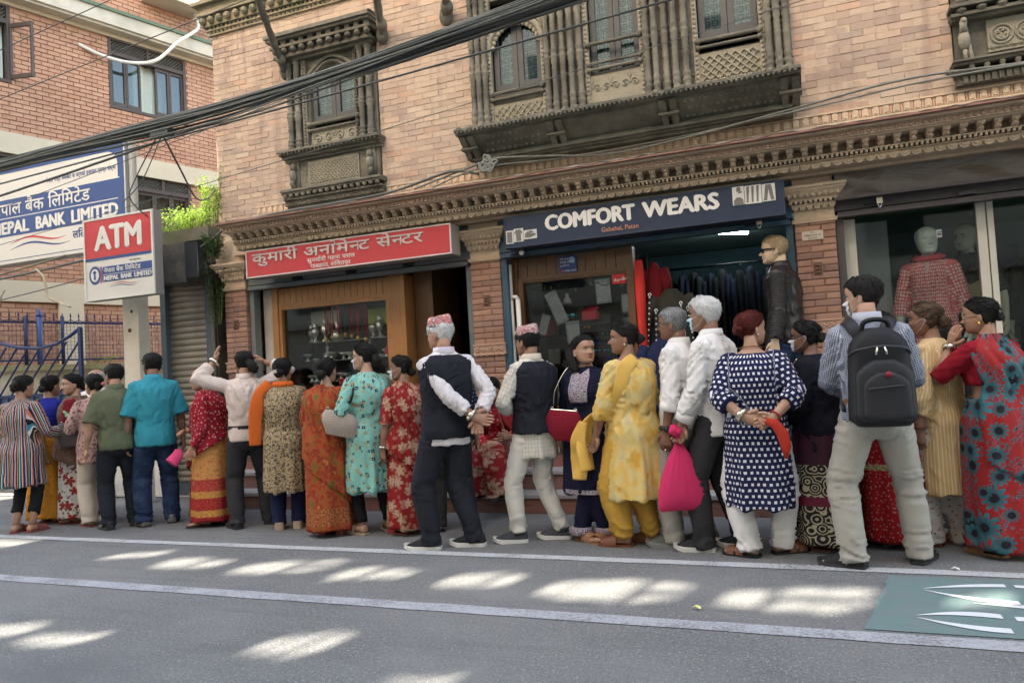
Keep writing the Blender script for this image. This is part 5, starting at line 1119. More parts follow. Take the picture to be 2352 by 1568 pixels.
swoosh(at, bx0+.1,bx0+.52,2.50,.014,yf,Mbr,"red_swoosh"); swoosh(at, bx0+.1,bx0+.5,2.475,.014,yf,Mbb,"blue_swoosh")
b = MB(); cx, cz = x0+.16, 2.62; b.prism([(cx+.09*math.cos(t*.2618), cz+.105*math.sin(t*.2618)) for t in range(24)], lambda u, v, d: (u, yf-d, v), .0005, .003); b.build("emblem", Mbb, at); b = MB(); b.prism([(cx+.062*math.cos(t*.2618), cz+.073*math.sin(t*.2618)) for t in range(24)], lambda u, v, d: (u, yf-d, v), .003, .005); b.build("emblem_ring", Mlt, at)
b = MB(); b.prism([(cx-.015,cz-.05),(cx+.015,cz-.05),(cx+.012,cz+.01),(cx+.03,cz+.035),(cx,cz+.055),(cx-.03,cz+.035),(cx-.012,cz+.01)], lambda u, v, d: (u, yf-d, v), .005, .007); b.build("emblem_figure", Mbb, at)
text("lettering", "नेपाल राष्ट्र बैंकबाट", .022, (x1-.36,yf-.001,2.735), X1, Z1, gm, at, 0, .001)
b = MB(); b.box(-7.38,-7.30,6.32,6.56,2.5,2.56); b.box(-7.38,-7.30,6.32,6.56,3.0,3.05); b.build("bracket", gm, at)
# ================================================================= overhead cables
M_cable = plain("black_cable", (.105,.108,.10), .6, .3, 3); M_cableg = plain("grey_cable", (.22,.22,.20), .6, .2, 3)
r = random.Random(33); M_cable2 = plain("dusty_cable", (.165,.17,.15), .7, .25, 3)
def cable(pts, rad, m, lab, nm="cable", grp=None, n=6):
    b = MB(); b.tube(pts, rad, n); o = b.build(nm, m, off=pts[len(pts)//2], smooth=True); tag(o, lab, "cable", grp); return o
bun = thing("cable_bundle", "thick sagging bundle of black overhead cables crossing in front of the buildings", "cables", (-4,5,3.65))
for k in range(64):
    a = r.uniform(0,6.28); q = math.sqrt(r.random())*1.25; y0, z0 = .045*q*math.cos(a), .05*q*math.sin(a); tw = r.uniform(-1.2,1.2); lo = r.random() < .25
    P = []
    for i in range(41):
        x = -13+18.0*i/40; ph = tw*(x+13)*.18+a; spread = 1+max(0,(x+3.4))*.26*(1 if not lo else 1.15); sag = (-.07*math.exp(-((x+4.8)/1.5)**2) if lo else 0)
        zc = 3.55+.0295*(x+7.24)+.022*max(0,x+4.5)**1.6
        P.append((x, 5+.05*q*math.cos(ph)*spread, zc+.044*q*math.sin(ph)*spread+sag*r.uniform(.9,1.1)*q))
    jx = r.uniform(0,9); P = [(x, y+.006*math.sin(x*2.1+jx), z+.010*math.sin(x*1.3+jx)*math.sin(x*.5+jx)) for x, y, z in P]; b = MB(); b.tube(P, r.uniform(.003,.0075), 5); b.build("cable", (M_cable, M_cableg, M_cable2)[r.choice((0,0,1,2,2))], bun, True)
b = MB(); b.box(-5.25,-5.05,4.96,5.04,3.50,3.56); b.build("splice_box", plain("splice_grey", (.09,.10,.10), .6), bun)
def sagl(a, c, s, n=24): a, c = Vector(a), Vector(c); return [a.lerp(c, k/n)+Vector((0,0,-s*4*(k/n)*(1-k/n))) for k in range(n+1)]
for a, c, s, rd, lab in (((-14,5.2,3.30),(6,5.2,4.15),.12,.008,"single cable just below the main bundle, left half sagging"), ((-12,5.4,3.15),(-2.2,5.3,3.98),.1,.012,"thicker cable rising from above the bank sign into the bundle"),
    ((-13,4.5,3.75),(2,4.3,5.1),.05,.004,"thin wire crossing high over the bank's brick wall"), ((-13,4.6,3.45),(3,4.2,4.6),.04,.004,"thin wire crossing the bank window and the single carved window"), ((-9.5,4.8,2.75),(6,4.9,4.9),.05,.0035,"very thin wire crossing the brick wall right of the single window"), ((-9,4.9,2.6),(7,4.8,4.1),.06,.003,"lowest very thin wire crossing the brick wall")):
    cable(sagl(a, c, s), rd, M_cable, lab)
cable(spl([(-5.15,5.0,3.52),(-5.55,5.6,3.40),(-5.95,6.2,3.30),(-6.3,6.75,3.45),(-6.42,7.0,3.62)]), .009, M_cable, "black cable dropping from the bundle's splice to the building corner"); cable(spl([(-5.2,5,3.52),(-5.6,5.1,3.2),(-5.72,5.15,3.05),(-6.0,5.6,3.0)]), .006, M_cable, "short loose cable hanging left of the splice box")
cable(spl([(-5.15,5,3.52),(-5.4,5.0,3.15),(-5.65,5.0,2.98)]), .005, M_cable, "second loose cable end hanging from the splice box")
cable(spl([(-7.6,6.95,2.55),(-6.4,6.85,2.98),(-6.0,6.8,3.12),(-5.3,6.9,3.2),(-4.6,6.75,3.16),(-3.9,6.8,3.2),(-3.2,6.72,3.28),(-2.9,6.75,3.22)]), .014, M_cable, "black cable lying along the cornice ledge from the left corner")
M_cableg = M_cable2
cable(spl([(-3.6,6.7,3.16),(-3.0,6.75,3.3),(-2.7,6.7,3.33),(-2.2,6.8,3.3),(-1.6,6.9,3.25),(-.8,6.85,3.28),(.1,6.8,3.36),(.9,6.75,3.42),(1.8,6.8,3.40),(3,6.8,3.42)]), .010, M_cableg, "grey cable looping along the ledge under the long bay window"); cable(spl([(-3.4,6.72,3.15),(-2.85,6.7,3.26),(-2.0,6.85,3.27),(-1.0,6.9,3.3),(.2,6.78,3.33),(1.2,6.75,3.38),(3,6.8,3.37)]), .008, M_cableg, "second grey cable along the ledge, just under the first")
t = thing("cable_clump", "knotted clump of cable ends hooked on the ledge right of the single window", "cables", (-2.78,6.7,3.28)); b = MB()
for k in range(6): b.tube(spl([(-2.78+r.uniform(-.1,.1),6.68,3.28+r.uniform(-.08,.1)) for _ in range(4)], 4), .012, 6)
b.build("cable", M_cableg, t, True)
M_tan = plain("tan_cable", (.40,.33,.22), .6)
cable(spl([(-10.6,6.4,2.55),(-10.2,6.4,2.1),(-9.9,6.4,1.92),(-9.6,6.4,2.0),(-9.2,6.3,2.5),(-9.1,6.3,2.62)]), .011, M_tan, "tan cable hanging in a deep loop in front of the gate"); cable(spl([(-8.7,6.4,2.85),(-8.55,6.4,2.72),(-8.5,6.4,2.5),(-8.3,6.4,2.4),(-8.0,6.3,2.32)]), .013, M_tan, "tan cable curling down left of the ATM sign")
cable(sagl((-14,6.6,2.95),(-7.3,6.5,2.95),.15), .014, M_cable, "black cable sagging under the big bank sign"); cable(sagl((-14,6.7,2.75),(-8.3,6.5,2.98),.08), .012, plain("twisted_cable", (.2,.17,.12), .8), "twisted brown cable under the big bank sign"); cable(sagl((-13,6.6,2.5),(-7.6,6.5,2.72),.1), .007, M_cable, "thin lower cable under the big bank sign")
# ================================================================= unseen front added behind the camera: shades the street, slit for sun patches
M_opp = plain("opposite_plaster", (.60,.55,.46), .9, .12, 1, .1, 20)
YO = -5.0
def toward(p):        # where the sunbeam that reaches p crosses the opposite building's front
    t = (YO-p[1])/LDIR.y; return (p[0]+LDIR.x*t, p[2]+LDIR.z*t)
beams = []
rb2 = random.Random(12)
def beam(x0, x1, y0, y1, z=0.0):  # cuts wavy slits in the opposite front that throw one sun patch
    y0 -= .025; y1 += .025; n = 14; sk = rb2.uniform(.03,.15); p0, p1 = rb2.uniform(0,6), rb2.uniform(0,6); gap = rb2.uniform(.3,.7)
    for i in range(n):
        u0, u1 = i/n, (i+1)/n; m = (u0+u1)/2
        if abs(m-gap) < .04 and x1-x0 > .45: continue          # wall left solid here to split the light patch
        a, c = y0+.03*math.sin(p0+m*5)+.02*math.sin(p1+m*17)+sk*(m-.5), y1+.03*math.sin(p1+m*4)+.02*math.sin(p0+m*14)+sk*(m-.5); e = .6+.4*min(1, min(m, 1-m)*5); mid = (a+c)/2; a, c = mid-(mid-a)*e, mid+(c-mid)*e
        q = [toward((x0+(x1-x0)*u0,mid,z))[0], toward((x0+(x1-x0)*u1,mid,z))[0]]
        bar = mid+rb2.uniform(-.03,.03) if m > gap and x1-x0 > .6 else None
        for lo, hi in (((a,c),) if bar is None else ((a,bar-.03),(bar+.03,c))): beams.append(sorted(q)+sorted([toward((x0,lo,z))[1], toward((x0,hi,z))[1]]))
for q in ((-5.22,-4.78,4.38,4.56),(-4.58,-4.02,4.20,4.46),(-3.82,-3.10,4.20,4.52),(-3.0,-2.48,4.16,4.44),(-2.2,-1.74,4.12,4.42),(-1.52,-.72,4.02,4.40),(-.52,.22,4.05,4.42),(.55,.85,4.28,4.45),
          (-4.6,-4.06,2.74,2.98),(-3.98,-3.55,2.78,2.95),(-2.6,-2.22,2.92,3.22),(-1.75,-1.45,2.78,2.88)): beam(*q)
beams += [[toward((-8.2,7.1,3.3))[0], toward((-6.44,7.1,3.3))[0], toward((-7,7.1,3.22))[1], toward((-7,7.1,4.2))[1]], [toward((-16,9,0))[0], toward((-9.6,7.4,0))[0], toward((-9,6.6,0))[1], toward((-9,8.6,0))[1]], [toward((-9.5,4.6,0))[0], toward((-6.55,4.6,0))[0], toward((-7,4.50,0))[1], toward((-7,4.78,0))[1]]]  # openings cut so sun reaches the lintel plants, yard and left road edge
# keep the beams from overlapping one another when the wall is cut
op = thing("opposite_shade_building", "plain plastered building opposite, added unseen to shade the street and slit for sun patches", "building", (0,YO,0))
b = MB(); xs = sorted({-44., 26., -11., *[v for q in beams for v in q[:2]]}); ZTOP = 14.2
for a, c in zip(xs[:-1], xs[1:]):
    if c-a < 1e-4: continue
    m_ = (a+c)/2; iv = sorted([(q[2], q[3]) for q in beams if q[0] < m_ < q[1]]); z = 0
    for l, h in iv:
        if l > z: b.box(a, c, YO-.05, YO, z, l)
        z = max(z, h)
    if z < ZTOP+(7 if c < -11 else 0): b.box(a, c, YO-.05, YO, z, ZTOP+(7 if c < -11 else 0))
b.build("slit_front_wall", M_opp, op)  # wall shaped to block the sun except through the slits
b = MB()
for z in (2.9,7.7,13.6): b.box(-34,26,YO,YO+.25,z,z+.2)
b.build("floor_band", plain("opp_band", (.5,.47,.4), .8), op)
w_ = MB(); w_.box(-.6,.6,0,.03,0,1.4); wme = w_.mesh("window", plain("opp_window", (.03,.04,.045), .1)); 
for z in (3.4,8.4,11.4):
    for k in range(14): link("window", wme, op, (-30+4*k,.002,z))
# ================================================================= people: engine
def npnoise(P, seed=0):
    P = np.asarray(P, float); i = np.floor(P).astype(np.int64); f = P-i; u = f*f*(3-2*f); out = 0
    def h(a, b, c):
        n = (a*374761393+b*668265263+c*2147483647+seed*974634777) & 0xffffffff
        n = ((n ^ (n >> 13))*1274126177) & 0xffffffff; return ((n ^ (n >> 16)) & 0xffff)/32768.0-1
    for dx in (0,1):
        for dy in (0,1):
            for dz in (0,1):
                w = (u[:,0] if dx else 1-u[:,0])*(u[:,1] if dy else 1-u[:,1])*(u[:,2] if dz else 1-u[:,2]); out = out+w*h(i[:,0]+dx, i[:,1]+dy, i[:,2]+dz)
    return out
def sst(a, b, x): t = np.clip((x-a)/(b-a), 0, 1); return t*t*(3-2*t)
QUEUE = []
PROF = {'m': ([.44,.50,.55,.60,.66,.72,.775,.80,.820,.838,.852,.872,.90], [.088,.100,.097,.091,.096,.106,.113,.111,.093,.060,.043,.036,.034], [.078,.080,.076,.070,.071,.075,.071,.062,.054,.046,.041,.038,.037]),
        'f': ([.44,.50,.55,.60,.66,.72,.775,.80,.818,.836,.850,.870,.90], [.098,.113,.108,.093,.093,.098,.102,.099,.082,.052,.037,.031,.029], [.086,.092,.083,.071,.075,.086,.076,.062,.052,.043,.036,.033,.032])}
HEADT = np.array([(-.03,.25,.02,.06),(.0,.36,-.05,.17),(.05,.415,-.10,.225),(.11,.425,-.16,.265),(.16,.415,-.19,.285),(.2,.43,-.22,.298),(.25,.425,-.26,.31),(.3,.43,-.30,.322),(.36,.43,-.34,.332),(.43,.42,-.38,.342),(.5,.405,-.415,.35),(.57,.43,-.435,.357),(.63,.44,-.447,.362),(.7,.435,-.45,.362),(.78,.405,-.43,.345),(.86,.34,-.37,.30),(.92,.26,-.29,.235),(.965,.17,-.19,.155),(.99,.08,-.1,.08),(1.0,.01,-.03,.02)])
def head_grid(nz=46, na=72, off=0.0, zmin=-.03):
    """rings of a face in head units: x sideways, y forward, z from chin to crown"""
    zz = np.concatenate([np.linspace(max(zmin,-.03), .9, nz-8), np.linspace(.92, 1.0, 8)]); a = np.linspace(-math.pi, math.pi, na, endpoint=False); th = a-.42*np.sin(a); P = np.zeros((nz, na, 3))
    for k, z in enumerate(zz):
        yf, yb, w = [np.interp(z, HEADT[:,0], HEADT[:,c]) for c in (1,2,3)]
        c, h = (yf+yb)/2, (yf-yb)/2; st, ct = np.sin(th), np.cos(th); e = 2/2.25
        x = w*np.sign(st)*np.abs(st)**e; y = c+h*np.sign(ct)*np.abs(ct)**e
        # back half rounder
        g = lambda x0, s: np.exp(-((x-x0)/s)**2)
        fr = (ct > 0)
        A = np.interp(z, [.29,.315,.345,.38,.5,.56], [0,.075,.128,.115,.03,0]); y += fr*A*g(0,.045+.02*np.exp(-((z-.335)/.03)**2))
        y += fr*.05*np.exp(-((z-.335)/.025)**2)*(g(.055,.03)+g(-.055,.03))
        y -= fr*.045*np.exp(-((z-.495)/.05)**2)*(g(.145,.075)+g(-.145,.075)); y += fr*.016*np.exp(-((z-.585)/.03)**2)*(g(.14,.1)+g(-.14,.1))
        y += fr*(.028*np.exp(-((z-.235)/.018)**2)+.03*np.exp(-((z-.19)/.02)**2))*g(0,.085); y -= fr*.02*np.exp(-((z-.212)/.008)**2)*g(0,.09); y -= fr*.018*np.exp(-((z-.14)/.025)**2)*g(0,.1)
        y += fr*.02*np.exp(-((z-.07)/.04)**2)*g(0,.1); cheek = .014*np.exp(-((z-.36)/.07)**2); x += fr*cheek*np.sign(x)*np.exp(-((np.abs(x)-.22)/.08)**2); y += fr*cheek*1.2*(g(.2,.07)+g(-.2,.07))
        P[k,:,0], P[k,:,1], P[k,:,2] = x, y, z
    if off:
        ctr = np.array([0,0,.55]); d = P-ctr; d[:,:,2] *= .8; d /= np.linalg.norm(d, axis=2, keepdims=True)+1e-9; P = P+d*off
    return P, th, zz
HG = head_grid()
def skinmat(name, c):
    g = G(name, .5, .35); p = g.obj(); n = g.noise(p, 22, 4, .6); g.col(g.mix(n, mul(c,.86), mul(c,1.12))); g.b.inputs['Subsurface Weight'].default_value = .06; g.b.inputs['Subsurface Radius'].default_value = (.01,.004,.002); g.bump(g.noise(p, 260, 3), .12, .003); return g.m
SK = {k: skinmat("skin_"+k, c) for k, c in (('tan',(.36,.195,.12)),('light',(.43,.25,.165)),('dark',(.27,.14,.088)),('deep',(.21,.108,.07)),('ruddy',(.37,.20,.135)))}
M_lip = plain("lip", (.33,.10,.085), .4); M_brow = plain("brow_hair", (.02,.015,.012), .7); M_browg = plain("brow_grey", (.25,.24,.23), .7); M_eyew = plain("eye_white", (.6,.58,.55), .25); M_iris = plain("iris", (.02,.012,.008), .15)
def hairmat(name, c, c2, st=(60,60,14)):
    g = G(name, .62, .22); p = g.obj(); n = g.noise(g.vmath('MULTIPLY', p, st), 3, 4, .6, .6); g.col(g.mix(g.ramp(n, [(.38,(0,0,0)),(.66,(1,1,1))]), c, c2)); g.bump(n, 1.0, .012); return g.m
HM = {k: hairmat("hair_"+k, a, b) for k, a, b in (('black',(.006,.005,.005),(.022,.018,.016)),('brown',(.035,.02,.012),(.13,.08,.045)),('grey',(.10,.10,.10),(.40,.40,.40)),('white',(.55,.54,.52),(.78,.77,.75)),('henna',(.05,.008,.006),(.15,.022,.014)))}
for k, a, b in (('black',(.004,.004,.004),(.020,.017,.015)),('brown',(.03,.018,.01),(.16,.10,.06)),('henna',(.045,.007,.005),(.15,.022,.014))): HM[k+'_t'] = hairmat("hair_tied_"+k, a, b, (55,12,70))
def nrm(v): v = Vector(v); return v.normalized()
class Person:
    def __init__(s, label, loc, head=0, h=1.55, sex='f', fat=1.0, skin='tan', lean=0.0, feet=None, arms=('down','down'), hyaw=0, hpitch=0, hips=.52, feetgap=.055, drop=None, cover=(1,1), name="person", hroll=0, wide=1.0):
        head = head+math.degrees(math.atan2(-loc[0], loc[1]))     # headings are given as seen from the camera
        s.h, s.sex, s.fat, s.sk = h, sex, 1+(fat-1)*.75, SK[skin] if isinstance(skin, str) else skin
        s.root = thing(name, label, "person" if name == "person" else "mannequin", (loc[0], loc[1], loc[2] if len(loc) > 2 else 0), math.radians(head))
        s.rot = math.radians(head); s.loc = Vector((loc[0], loc[1], loc[2] if len(loc) > 2 else 0)); s.hipz = hips*h; s.dz = (hips-.52)*h; s.lean = lean; s.wide = wide
        s.z0, s.w0, s.d0 = [np.array(q) for q in PROF[sex]]
        cl = Matrix.Rotation(-s.rot, 3, 'Z') @ Vector((-s.loc.x, -s.loc.y, 0)); s.cam = cl.normalized()        # camera seen from the person
        s.segs = []; s.arms = []; s.legs = []
        sy = s.spine(.80)
        for sd, a in ((-1, arms[0]), (1, arms[1])):
            S_ = Vector((sd*.095*h*wide, sy, .797*h+s.dz)); E, Wp, D, N, curl = s.armpose(a, sd, S_)
            s.arms.append(dict(S=S_, E=E, W=Wp, D=D, N=N, sd=sd, curl=curl))
        feet = feet or ((-feetgap, 0, -8), (feetgap, 0, 8))
        for sd, (fx, fy, yw) in ((-1, feet[0]), (1, feet[1])):
            H = Vector((sd*.047*h, 0, s.hipz-.01*h)); A = Vector((fx*h, fy*h, .045*h)); yr = math.radians(yw); fwd = Vector((math.sin(yr), math.cos(yr), 0))
            L1, L2 = .245*h, .235*h; d = A-H; L = min(d.length, (L1+L2)*.999); u = d.normalized(); c = (L1*L1-L2*L2+L*L)/(2*L); hh = math.sqrt(max(0, L1*L1-c*c)); pole = fwd-u*fwd.dot(u); pole.normalize()
            if L < d.length-1e-6: A = H+u*L
            K = H+u*c+pole*hh; s.legs.append(dict(H=H, K=K, A=A, fwd=fwd, sd=sd))
        s.hyaw, s.hpitch, s.hroll = math.radians(hyaw), math.radians(hpitch), math.radians(hroll)
        nb = Vector((0, s.spine(.865)+.008*h, .865*h+s.dz)); s.HH = .132*h if sex == 'm' else .137*h; s.HH *= .99
        s.HR = Matrix.Rotation(s.hyaw, 3, 'Z') @ Matrix.Rotation(s.hpitch, 3, 'X') @ Matrix.Rotation(s.hroll, 3, 'Y'); s.hc = nb+Vector((0, .010*h, 0))
    def W(s, p): return s.loc+Matrix.Rotation(s.rot, 3, 'Z') @ Vector(p)
    def H(s, p):      # head units -> local
        return s.hc+s.HR @ Vector((p[0]*s.HH, p[1]*s.HH, (p[2]-.02)*s.HH))
    def spine(s, z): return s.lean*(z-.52)*s.h+(-.012*s.h*math.sin(max(0,min(1,(z-.52)/.33))*math.pi))
    def armpose(s, a, sd, S_):
        h = s.h; dz = s.dz
        if isinstance(a, dict): q = a
        else:
            q = {'down': dict(E=(.142,-.012,.63),W=(.150,.02,.485),D=(0,.12,-1),N=(-1,0,0),curl=.5),
             'behind': dict(E=(.168,-.085,.645),W=(.050,-.150,.545),D=(-1,-.15,-.35),N=(0,-1,0),curl=.6),
             'front': dict(E=(.150,.01,.64),W=(.055,.15,.60),D=(-.9,.45,.05),N=(0,-.4,-1),curl=.5),
             'fold': dict(E=(.150,.02,.645),W=(.0,.135,.65),D=(-1,.1,.1),N=(0,-1,0),curl=.4),
             'hold': dict(E=(.150,-.01,.64),W=(.12,.15,.64),D=(-.25,1,.1),N=(-1,0,0),curl=.8),
             'belly': dict(E=(.155,-.01,.645),W=(.07,.13,.57),D=(-.9,.3,-.1),N=(0,-1,0),curl=.6)}[a]
        f = lambda v: Vector((v[0]*sd*h, v[1]*h+s.spine(.7)*.6, v[2]*h+dz)); E, Wp = f(q['E']), f(q['W']); D = Vector((q['D'][0]*sd, q['D'][1], q['D'][2])).normalized(); N = Vector((q['N'][0]*sd, q['N'][1], q['N'][2])); N = (N-D*N.dot(D)).normalized()
        # two-bone reach with true limb lengths; the given elbow only hints which way it bends
        L1, L2 = .172*h, .148*h; d = Wp-S_; L = min(max(d.length, .1*h), (L1+L2)*.998); u = d.normalized(); Wp = S_+u*L; c = (L1*L1-L2*L2+L*L)/(2*L); hh = math.sqrt(max(0, L1*L1-c*c)); pole = E-S_; pole = pole-u*pole.dot(u); pole = pole.normalized() if pole.length > 1e-4 else Vector((sd,0,0)); E = S_+u*c+pole*hh
        return E, Wp, D, N, q.get('curl', .5)
    def radius(s, z):   # body half width / half depth at fraction z
        w = np.interp(z, s.z0, s.w0); d = np.interp(z, s.z0, s.d0); k = 1+(s.fat-1)*float(np.interp(z, [.4,.5,.7,.78,.82], [1,1,1,.6,.1])); kd = 1+(s.fat-1)*1.35*float(np.interp(z, [.4,.5,.7,.78,.82], [1,1,1,.6,.1])); return w*k*s.h*.885*(1+(s.wide-1)*float(np.interp(z,[.6,.75],[0,1]))), d*kd*s.h*.91
    def ring(s, z, off=0.0, n=40, belly=0.0, x=0.0):
        w, d = s.radius(z); w += off; d += off; cy = s.spine(z); out = []
        for i in range(n):
            t = 2*math.pi*i/n; c, sn = math.cos(t), math.sin(t); e = .85
            yy = d*math.copysign(abs(sn)**e, sn); yy += (belly*s.h if sn > 0 else 0)*max(0, sn)*math.exp(-((z-.60)/.07)**2)
            if s.sex == 'f' and sn > 0: yy += .016*s.h*s.fat*math.exp(-((z-.715)/.035)**2)*(math.exp(-((abs(c)-.5)/.35)**2))
            if sn < 0: yy -= .012*s.h*s.fat*math.exp(-((z-.50)/.045)**2)*abs(sn)
            out.append(Vector((x+w*math.copysign(abs(c)**e, c), cy+yy, z*s.h+s.dz)))
        return out
    # ------------------------------------------------ body
    def body(s, eyes=True, lips=True, grey=False, bindi=False, glassy=None, feet=True, ears=True):
        b = MB(); h = s.h; n = 20
        b.loft([s.ring(z, -.055 if z < .54 else -.026 if z < .58 else (-.012 if z < .8 else -.003), n) for z in s.z0])
        P, th, zz = HG; nz, na, _ = P.shape; o = len(b.v)
        for k in range(nz):
            for i in range(na): b.v.append(tuple(s.H(P[k,i])))
        for k in range(nz-1):
            zc = (zz[k]+zz[k+1])/2
            for i in range(na):
                j = (i+1) % na; xm = abs((P[k,i,0]+P[k,j,0])/2); front = math.cos(th[i]) > .3; m = 0
                if lips and front and .175 < zc < .252 and xm < .105*(1-abs(zc-.213)*9): m = 1
                if lips and front and (.565 < zc < .615 if s.sex == 'm' else .58 < zc < .606) and .055 < xm < .225: m = 2
                b.f.append((o+k*na+i, o+k*na+j, o+(k+1)*na+j, o+(k+1)*na+i)); b.mi.append(m)
        ci = len(b.v); b.v.append(tuple(s.H((0,0,1.0))))
        for i in range(na): b.f.append((o+(nz-1)*na+i, o+(nz-1)*na+(i+1) % na, ci)); b.mi.append(0)
        if ears:
            for sd in (-1, 1):
                R = s.HR @ Matrix.Rotation(sd*.35, 3, 'Z') @ Matrix.Rotation(-.15, 3, 'X'); b.ell(s.H((sd*.345,-.035,.43)), .035*s.HH, .085*s.HH, .14*s.HH, 10, 7, 0, R); b.ell(s.H((sd*.335,.0,.32)), .03*s.HH, .05*s.HH, .05*s.HH, 8, 5, 0, R)
        for A in s.arms: s.arm(b, A)
        for L in s.legs:
            H, K, An = L['H'], L['K'], L['A']; f = s.fat; q = [H, H.lerp(K,.35), H.lerp(K,.75), K, K.lerp(An,.3), K.lerp(An,.7), An]; b.tube(q, [.048*h*f,.045*h*f,.034*h,.029*h,.032*h,.024*h,.020*h], 12, ref=(1,0,0))
            if feet: s.foot(b, L)
        mats = [s.sk, M_lip if lips else s.sk, M_browg if grey else M_brow]; ob = b.build("body", mats, s.root, True, local=True); s.bodyob = ob
        if eyes:
            for sd in (-1, 1):
                q = MB(); c = (sd*.145,.352,.492); q.ell(s.H(c), .052*s.HH, .045*s.HH, .030*s.HH, 10, 8, 0, s.HR); q.ell(s.H((sd*.145,.378,.492)), .026*s.HH, .024*s.HH, .026*s.HH, 8, 6, 1, s.HR)
                o_ = q.build("eye", [M_eyew, M_iris], s.root, True, local=True); q = MB(); q.tube([s.H((sd*(.145+.065*u), .372-.03*u*u, .515+.02*(1-u*u))) for u in (-1,-.5,0,.5,1)], .010*s.HH, 5); q.build("eyelid", M_brow, o_, True, local=True)
        if bindi: q = MB(); q.ell(s.H((0,.44,.60)), .018*s.HH,.008*s.HH,.022*s.HH, 8, 5, 0, s.HR); q.build("bindi", plain("bindi_red", (.5,.02,.02), .5), s.root, True, local=True)
        return s
    def arm(s, b, A):
        h = s.h; S_, E, Wp, D, N = A['S'], A['E'], A['W'], A['D'], A['N']; f = .5+.5*s.fat; T = D.cross(N).normalized()   # T: across the palm
        k = .108*h; p0 = Wp+D*.012*h; q = [S_, S_.lerp(E,.25), S_.lerp(E,.7), E, E.lerp(Wp,.25), E.lerp(Wp,.7), Wp, Wp+D*.018*h, Wp+D*.05*h, Wp+D*.058*h]
        rr = [.024*h*f,.026*h*f,.0255*h*f,.0225*h,.0245*h,.019*h,(.018*h,.014*h),(.022*h,.013*h),(.027*h,.012*h),(.024*h,.009*h)]
        # orient the flat side of palm: ring x axis along T
        b.tube(q[:6], rr[:6], 12, caps=True); b.tube(q[4:], [rr[4],rr[5]]+rr[6:], 12, ref=tuple(T))
        base = Wp+D*.050*h
        for i, (t, ln) in enumerate(((-.0205,.036),(-.007,.042),(.007,.040),(.020,.031))):
            p = base-T*(t*A['sd'])*h; d = D.copy(); pts = [p-D*.012*h]; pts.append(p); cu = A['curl']*(1+.12*i)
            for sgm, (fr, an) in enumerate(((.45,.55),(.32,.8),(.26,.6))):
                d = (d*math.cos(an*cu)+N*math.sin(an*cu)) if sgm == 0 else (d*math.cos(an*cu)+(N-d*N.dot(d)).normalized()*math.sin(an*cu) if (N-d*N.dot(d)).length > .05 else d); d.normalize(); p = p+d*ln*1.02*h*fr; pts.append(p)
            r0 = .0068*h; b.tube(pts, [r0*1.05,r0*1.05,r0*.98,r0*.86,r0*.6], 8)
        up_ = T*A['sd']; p = Wp+D*.016*h+up_*.020*h; d = (D*.75+up_*.75+N*.45).normalized(); pts = [Wp+D*.008*h+up_*.008*h, p, p+d*.018*h, p+d*.018*h+(d*.6+D*.6+N*.2).normalized()*.022*h]; b.tube(pts, [.011*h,.011*h,.0085*h,.006*h], 8)
    def foot(s, b, L):
        h = s.h; A = L['A']; f = L['fwd']; r_ = Vector((f.y,-f.x,0)); g = Vector((A.x, A.y, 0)); rings = []; zb = max(.012, A.z-.045*h+.012)
        for t, w, z0, z1 in ((-.030,.016,.004,.030),(-.022,.020,0,.040),(.0,.021,0,.050),(.03,.024,.002,.042),(.055,.027,.0,.030),(.08,.029,0,.022),(.094,.027,.0,.018)):
            c = g+f*t*h; n = 12; rings.append([c+r_*w*h*math.cos(6.2832*i/n)+Vector((0,0,zb+((z0+z1)/2+(z1-z0)/2*math.sin(6.2832*i/n))*h)) for i in range(n)])
        b.loft(rings)
        for i, (x, ln, rr) in enumerate(((-.018,.028,.0085),(-.005,.026,.0066),(.007,.023,.0062),(.016,.019,.006),(.024,.015,.0058))):
            c = g+f*.086*h+r_*(x*L['sd'])*h
            b.tube([c+Vector((0,0,zb+.010*h)), c+f*ln*h*.6+Vector((0,0,zb+.010*h)), c+f*ln*h+Vector((0,0,zb+.006*h))], [rr*h,rr*h,rr*h*.7], 8)
